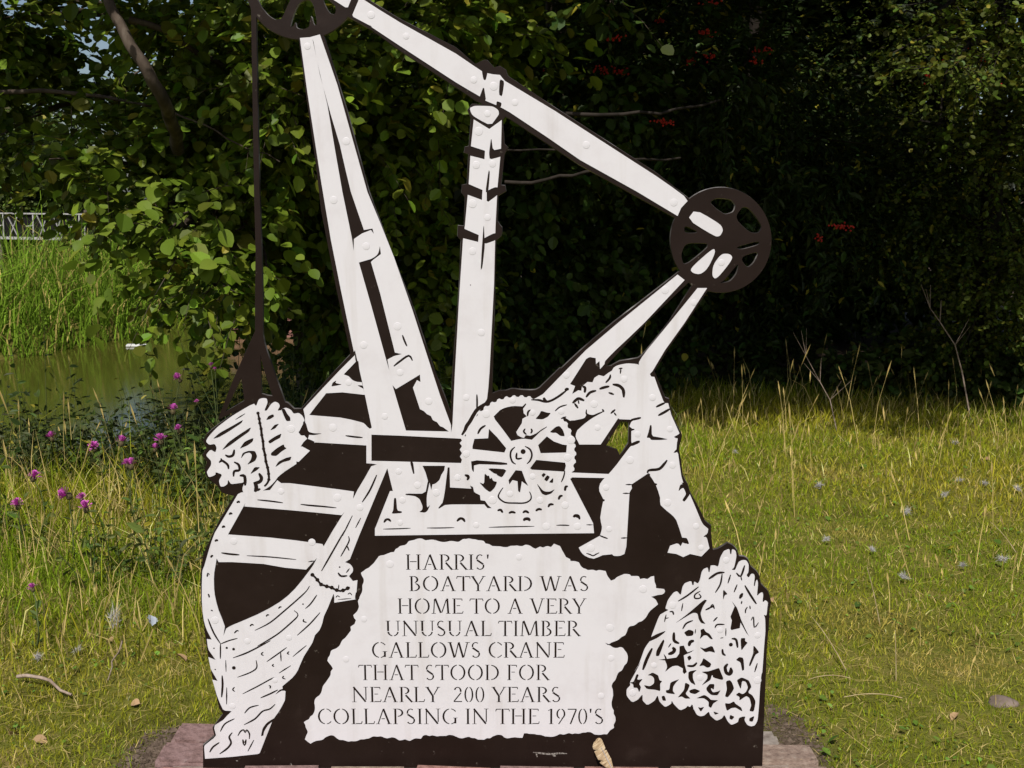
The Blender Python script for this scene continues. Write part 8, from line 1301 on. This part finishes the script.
def build_thistles():
    cup, flo = flower_meshes()
    r = np.random.default_rng(6)
    plants = [  # heads (px,py,depth) and label
        ([(180, 380, 5.3)], 'thistle with one purple head held out left of the rope sling'),
        ([(211, 367, 5.2), (215, 370, 5.2), (197, 403, 5.15)], 'tall thin thistle with small pink buds close beside the rope sling'),
        ([(241, 381, 5.1)], 'thistle stalk with a pink bud seen through the rope sling'),
        ([(173, 412, 5.0), (179, 431, 4.95)], 'thistle with two small heads left of the cargo bundle'),
        ([(161, 442, 4.8), (155, 450, 4.8)], 'thistle with a close pair of purple heads below the small heads'),
        ([(121, 444, 4.8)], 'thistle with a single purple head halfway between the photo edge and the cargo bundle'),
        ([(131, 467, 4.5), (127, 466, 4.5)], 'thistle with two touching bright purple heads in the middle of the patch'),
        ([(95, 449, 5.0)], 'dim thistle with a small head near the dark weeds'),
        ([(52, 439, 5.4)], 'faint thistle farthest back near the water'),
        ([(33, 479, 4.6)], 'thistle with a broad purple head near the left edge'),
        ([(69, 496, 4.3), (82, 500, 4.35)], 'thistle with the largest and brightest purple head'),
        ([(86, 510, 4.2)], 'lowest thistle with a small purple head in the grass'),
        ([(18, 507, 4.4)], 'pale blurred thistle at the left edge of the photo'),
        ([(33, 590, 3.5)], 'tiny reddish thistle bud low in the grass on the left')]
    for heads, lab in plants:
        c0 = at(*heads[0]); bx, by = c0[0] + r.normal(0, .04), c0[1] + r.normal(0, .04)
        bz = float(ground_z(np.array([bx]), np.array([by]))[0])
        root = empty('thistle', (bx, by, bz)); tag(root, lab, 'thistle', 'purple thistles on the left bank')
        o3 = np.array([bx, by, bz])
        w = Wood(); mainp = None
        for k, h in enumerate(heads):
            e = at(*h) - o3
            if mainp is None:
                mainp = curve((0, 0, -.02), e, (r.normal(0, .03), r.normal(0, .03), 0), 7, .004, r); w.tube(mainp, np.linspace(.0035, .0018, 7), 5)
            else: w.tube(curve(mainp[3], e, (0, 0, -.01), 5), np.linspace(.0022, .0015, 5), 4)
        link('stem', w.mesh('stem'), M['stem'], root)
        n = 9; tt = r.random(n) * .85
        idx = (tt * 6).astype(int); P = mainp[idx] + (mainp[np.minimum(idx + 1, 6)] - mainp[idx]) * (tt * 6 - idx)[:, None]
        az = r.random(n) * 6.283; ax = np.stack([np.cos(az), np.sin(az), .5 + 0 * az], -1)
        cr = Crown(); cr.add(*leaf_arrays(P, ax, np.array([0, 0, 1.0]) + r.normal(0, .2, (n, 3)), .028 + .025 * r.random(n), tints(n, (.085, .115, .026), .2, 0, r), 'long'))
        tag(link('foliage', cr.mesh('foliage'), M['leaf'], root), kind='stuff')
        for k, h in enumerate(heads):
            big = 1.15 if k == 0 else .9
            if 'bud' in lab: big *= .6
            if 'largest' in lab and k == 0: big = 1.35
            a = link('bract_cup', cup, None, root); a.location = at(*h) - o3; a.scale = (big,) * 3
            f = link('flower', flo, None, root); f.location = a.location; f.scale = (big,) * 3; f.rotation_euler = (r.normal(0, .35), r.normal(0, .35), r.random() * 6)
build_thistles()

# ------------------------------------------------------------------ lattice railing and brick wharf across the water
def build_railing():
    y = 22.0
    root = empty('lattice_railing', (-11.3, y, 0)); tag(root, 'black and white lattice railing beyond the reeds at the left edge', 'railing')
    def strip(name, a, b, th, mat, dy):
        a = np.array(a); b = np.array(b); d_ = b - a; L_ = np.hypot(*d_); me = box_mesh(name, L_, .04, th, .004)
        o = link(name, me, mat, root); o.location = ((a[0] + b[0]) / 2, dy, (a[1] + b[1]) / 2); o.rotation_euler = (0, -math.atan2(d_[1], d_[0]), 0); return o
    me = box_mesh('panel', 5.8, .03, .50, .004); o = link('panel', me, M['rail_black'], root); o.location = (0, .04, .99)
    strip('rail', (-2.9, 1.27), (2.9, 1.20), .030, M['rail_white'], 0); strip('rail', (-2.9, .80), (2.9, .70), .055, M['rail_white'], 0)
    r = np.random.default_rng(3); x = -2.8
    while x < 2.75:
        w_ = .10 + .14 * r.random()
        k = int(r.integers(0, 4)); lo, hi = .80 - .017 * (x + 2.9), 1.25 - .012 * (x + 2.9)
        if k != 1: strip('slat', (x, lo), (x + (w_ * .9 if k else .02), hi), .018, M['rail_white'], 0)
        if k >= 2: strip('slat', (x, hi), (x + w_ * .9, lo), .016, M['rail_white'], -.045)
        if k == 1: strip('slat', (x, (lo + hi) / 2), (x + w_, (lo + hi) / 2 + .02), .024, M['rail_white'], 0); strip('slat', (x + w_, lo), (x + w_ + .02, hi), .026, M['rail_white'], 0)
        x += w_ + .11
    for px_ in (-2.6, -.9, .9, 2.7):
        me = box_mesh('post', .09, .09, 1.32, .008); o = link('post', me, M['post_wood'], root); o.location = (px_, .11, .63)
build_railing()
def build_wharf():
    c = at(300, 300, 14.6)
    root = empty('brick_wall', (c[0], c[1], -.7)); tag(root, 'low red brick wharf wall glimpsed through the leaves behind the left crane leg', 'wall')
    me = box_mesh('brick', .21, .10, .062, .005); me.materials.append(M['far_brick'])
    core = box_mesh('core', 1.95, .16, .86, .0); o = link('core', core, M['mortar'], root); o.location = (.0, .10, .42)
    for j in range(12):
        for i in range(9):
            o = link('brick', me, None, root); o.location = (-.9 + i * .222 + (.11 if j % 2 else 0), 0, .06 + j * .072)
build_wharf()

# ------------------------------------------------------------------ small things lying about
def on_ground(px, py, lift=0.0):
    """where the ray through this pixel meets the turf"""
    a = at(px, py, 1.0); d_ = a - np.array([0, 0, 1.5]); k = (1.5 - lift) / -d_[2]
    p_ = np.array([0, 0, 1.5]) + d_ * k
    p_[2] = float(ground_z(np.array([p_[0]]), np.array([p_[1]]))[0]) + lift
    return p_
def feather(name, length, width, mat, curl=.25, seed=0, downy=False):
    r = np.random.default_rng(seed); n = 15; V = []; F = []
    for i in range(n):
        t = i / (n - 1); z = curl * length * (t - t * t)
        wd = width * max(.0, math.sin(math.pi * min(1, .05 + t * .93)) ** .6) * (1 if t > .2 else t / .2)
        a, b = wd * (1 + r.normal(0, .14)), wd * (.8 + r.normal(0, .14))
        V += [(t * length, a, z + a * .35), (t * length, 0, z), (t * length, -b, z + b * .25)]
    for i in range(n - 1):
        a = i * 3
        F.append((a, a + 3, a + 4, a + 1)); F.append((a + 1, a + 4, a + 5, a + 2))
    me = np_mesh(name, np.array(V), np.array(F), None, True); me.materials.append(mat); return me
def build_litter():
    r = np.random.default_rng(15)
    # the feather stuck upright at the foot of the plate
    root = empty('feather', (.268, SIGN_Y - .045, .024)); tag(root, 'brown and cream feather standing upright against the foot of the sign', 'feather')
    # local x runs up the quill; widest near the tip, barbs split on one side
    n = 30; V = []; F = []; rr = np.random.default_rng(8)
    for i in range(n):
        s = i / (n - 1); Lx = .098 * s; bow = .018 * s * s
        wl = .0135 * min(1, s / .30) * (1 - max(0, (s - .80) / .20) ** 2.2) + .001
        wr = .0155 * min(1, s / .35) * (1 - max(0, (s - .78) / .22) ** 2.0) + .001
        if i in (12, 21): wr *= .55
        elif i == 17: wl *= .7
        V += [(Lx + wl * .45, -wl - bow, -.004 * s), (Lx + wl * .2, -wl * .5 - bow, .002), (Lx, -bow, 0), (Lx + wr * .2, wr * .5 - bow, .0025), (Lx + wr * .5 + rr.normal(0, .0008), wr - bow, -.003)]
    for i in range(n - 1):
        for j in range(4):
            a = i * 5 + j; F.append((a, a + 1, a + 6, a + 5))
    me = np_mesh('vane', np.array(V), np.array(F), None, True); me.materials.append(M['feather'])
    v = link('vane', me, None, root)
    up = Vector((-.62, .18, .78)).normalized(); fr = Vector((.0, -1, .2)); sd_ = up.cross(fr).normalized() * -1; fr = up.cross(sd_)
    v.matrix_local = Matrix(((up.x, sd_.x, fr.x), (up.y, sd_.y, fr.y), (up.z, sd_.z, fr.z))).to_4x4()
    w = Wood(); w.tube([(.012, -.003, -.022), (0, -.001, 0), (-.016, .005, .03), (-.036, .012, .068)], [.0016, .0015, .0012, .0007], 5); link('quill', w.mesh('quill'), M['down'], root)
    # white down and small feathers on the right-hand grass
    spots = [((735, 452), 'white feather farthest back beside the worker figure'), ((820, 485), 'white tuft of down in the middle distance of the right-hand grass'), ((908, 508), 'bright white tuft of down right of the middle of the grass'), ((960, 480), 'largest white feather near the right edge'), ((985, 483), 'small white tuft beside the largest feather'), ((955, 443), 'pale feather high on the right near the tall grass'), ((1018, 488), 'pale feather at the very right edge'), ((826, 540), 'grey-white tuft nearest the log stack'), ((872, 550), 'small white tuft below the middle of the grass'), ((904, 578), 'tiny white speck of down on the short grass'), ((963, 565), 'two-tone pale feather lying at the right on short grass'), ((1003, 560), 'long pale feather lying at the right edge on short grass'), ((945, 494), 'pale scrap of down under the largest feather')]
    def tuft(seed):
        q = np.random.default_rng(seed); n = 150
        d_ = unit(np.stack([q.normal(0, 1, n) + .6, q.normal(0, .6, n), np.abs(q.normal(0, .55, n))], -1)); L_ = .012 + .016 * q.random(n)
        b0 = q.normal(0, .0035, (n, 3)); s_ = unit(np.cross(d_, q.normal(0, 1, (n, 3)))) * .0006
        V = np.stack([b0 - s_, b0 + s_, b0 + d_ * L_[:, None] + np.array([0, 0, -.004])], 1)
        me = np_mesh('down_feather', V.reshape(-1, 3), np.arange(n * 3).reshape(n, 3)); me.materials.append(M['down']); return me
    ms = [tuft(40 + k) for k in range(3)]
    for k, ((px, py), lab) in enumerate(spots):
        p_ = on_ground(px, py, .028)
        o = link('down_feather', ms[k % 3], None); o.location = p_; o.rotation_euler = (r.normal(0, .5), r.normal(0, .4), r.random() * 6.28); s = .75 + .5 * r.random() + .15 * p_[1] / 5; o.scale = (s, s, s)
        tag(o, lab, 'feather', 'white feathers on the right-hand grass')
    # scraps on the left
    o = link('paper_scrap', None or feather('paper_scrap', .05, .02, M['paper'], .4, 9)); o.location = on_ground(152, 625, .03); o.rotation_euler = (.5, -.5, 2.0); tag(o, 'blue-grey scrap of paper in the grass left of the boat figure', 'litter')
    o = link('down_feather', ms[1]); o.location = on_ground(114, 622, .02); o.rotation_euler = (.2, -1.2, 1.4); o.scale = (3.4, 1.4, 1.4); tag(o, 'tall white feather tuft standing in the grass on the left', 'feather')
    for (px, py), lab in (((38, 658), 'small white scrap of down at the left edge of the grass'), ((78, 650), 'pale tuft of down left of the standing feather')):
        o = link('down_feather', ms[2]); o.location = on_ground(px, py, .02); o.rotation_euler = (r.normal(0, .4), r.normal(0, .4), r.random() * 6); tag(o, lab, 'feather')
    # dead leaves
    def dead(px, py, s, lab):
        root_m = fine_leaf('dead_leaf', (.3, .2, .1)); root_m.materials.append(M['deadleaf'])
        for v_ in root_m.vertices: v_.co.z += .35 * abs(v_.co.y)
        o = link('dead_leaf', root_m); o.location = on_ground(px, py, .014); s *= .72; o.scale = (s,) * 3; o.rotation_euler = (r.normal(0, .4), r.normal(0, .4), r.random() * 6); tag(o, lab, 'leaf', 'dead leaves on the turf')
    for px, py, s, lab in ((186, 662, .06, 'curled tan dead leaf left of the boat hull'), (112, 640, .05, 'pale dead leaf under the standing feather'), (33, 742, .055, 'brown dead leaf in the bottom left corner'), (15, 735, .05, 'grey-tan dead leaf at the bottom left edge'), (773, 605, .04, 'orange dead leaf tucked beside the log stack'), (988, 460, .05, 'reddish dead leaf high on the right-hand grass'), (958, 712, .05, 'pale dead leaf left of the grey stone'), (140, 705, .05, 'small tan dead leaf above the plinth corner')): dead(px, py, s, lab)
    # twigs
    def stick(a, b, rad, lab):
        A, B = on_ground(*a, .022), on_ground(*b, .022); w_ = Wood(); p_ = curve(A, B, (0, 0, .01), 6, .004, r); w_.tube(p_ - A, np.linspace(rad, rad * .6, 6), 6)
        o = link('twig', w_.mesh('twig'), M['stick']); o.location = A; tag(o, lab, 'twig')
    stick((18, 680), (72, 697), .0065, 'pale broken twig lying on the grass at the lower left'); stick((122, 640), (108, 682), .003, 'thin curved twig lying left of the boat hull')
    for k, (a, b, lab) in enumerate((((811, 617), (846, 671), 'long straw stalk leaning right of the log stack'), ((895, 630), (896, 682), 'upright straw stalk in the right-hand grass'), ((808, 680), (850, 679), 'straw lying flat right of the log stack'), ((844, 697), (902, 698), 'longest straw lying flat on the short grass'), ((867, 567), (880, 627), 'bent straw stalk above the leaning one'), ((990, 520), (1016, 553), 'straw stalk at the right edge'))):
        A, B = on_ground(*a, .045), on_ground(*b, .02)
        if k in (1, 4): B = on_ground(*b, .0); A = at(a[0], a[1], B[1] + .01)
        w_ = Wood(); w_.tube(curve(A, B, (0, 0, .012), 6) - B, np.linspace(.0012, .0022, 6), 5); o = link('straw', w_.mesh('straw'), M['straw']); o.location = B; tag(o, lab, 'straw', 'loose straws on the right-hand grass')
    # stone
    bm = bmesh.new(); bmesh.ops.create_icosphere(bm, subdivisions=3, radius=.034)
    for v_ in bm.verts: v_.co *= 1 + .16 * math.sin(v_.co.x * 90 + v_.co.y * 70) + .08 * math.sin(v_.co.z * 150); v_.co.z *= .6; v_.co.x *= 1.25
    me = bpy.data.meshes.new('stone'); bm.to_mesh(me); bm.free(); me.materials.append(M['stone'])
    for p_ in me.polygons: p_.use_smooth = True
    o = link('stone', me); o.location = on_ground(1002, 703, -.002); tag(o, 'grey-brown stone in the grass at the right edge', 'stone')
    # dead stems by the wood
    def dry_stem(pts, Y, rad, lab, name='dry_stem'):
        P_ = [at(px, py, Y) for px, py in pts]; g_ = float(ground_z(np.array([P_[0][0]]), np.array([Y]))[0]); P_[0][2] = g_ - .02
        w_ = Wood(); b0 = P_[0].copy(); w_.tube(np.array(P_) - b0, np.linspace(rad, rad * .45, len(P_)), 6)
        for k in range(7):
            q = P_[-1 - k % 3]; w_.tube(curve(q, q + np.array([r.normal(0, .08), r.normal(0, .05), .12 + .06 * r.random()]), (0, 0, 0), 4) - b0, np.linspace(rad * .5, rad * .2, 4), 4)
        o = link(name, w_.mesh(name), M['stick']); o.location = b0; tag(o, lab, 'stem')
    dry_stem([(972, 415), (962, 372), (955, 345), (940, 322), (930, 308)], 7.3, .006, 'bare dead sapling leaning left at the edge of the wood on the right')
    dry_stem([(838, 430), (830, 400), (820, 382), (806, 356)], 6.9, .004, 'dry brown dock stalk standing in the tall grass')
    # float on the water
    p_ = at(137, 344, 13.6); p_[2] = WATER_Z + .012
    o = link('floating_board', box_mesh('floating_board', .26, .10, .03, .008), M['plastic']); o.location = p_; o.rotation_euler = (0, .02, .15); tag(o, 'small white board floating at the edge of the reeds', 'board')
build_litter()
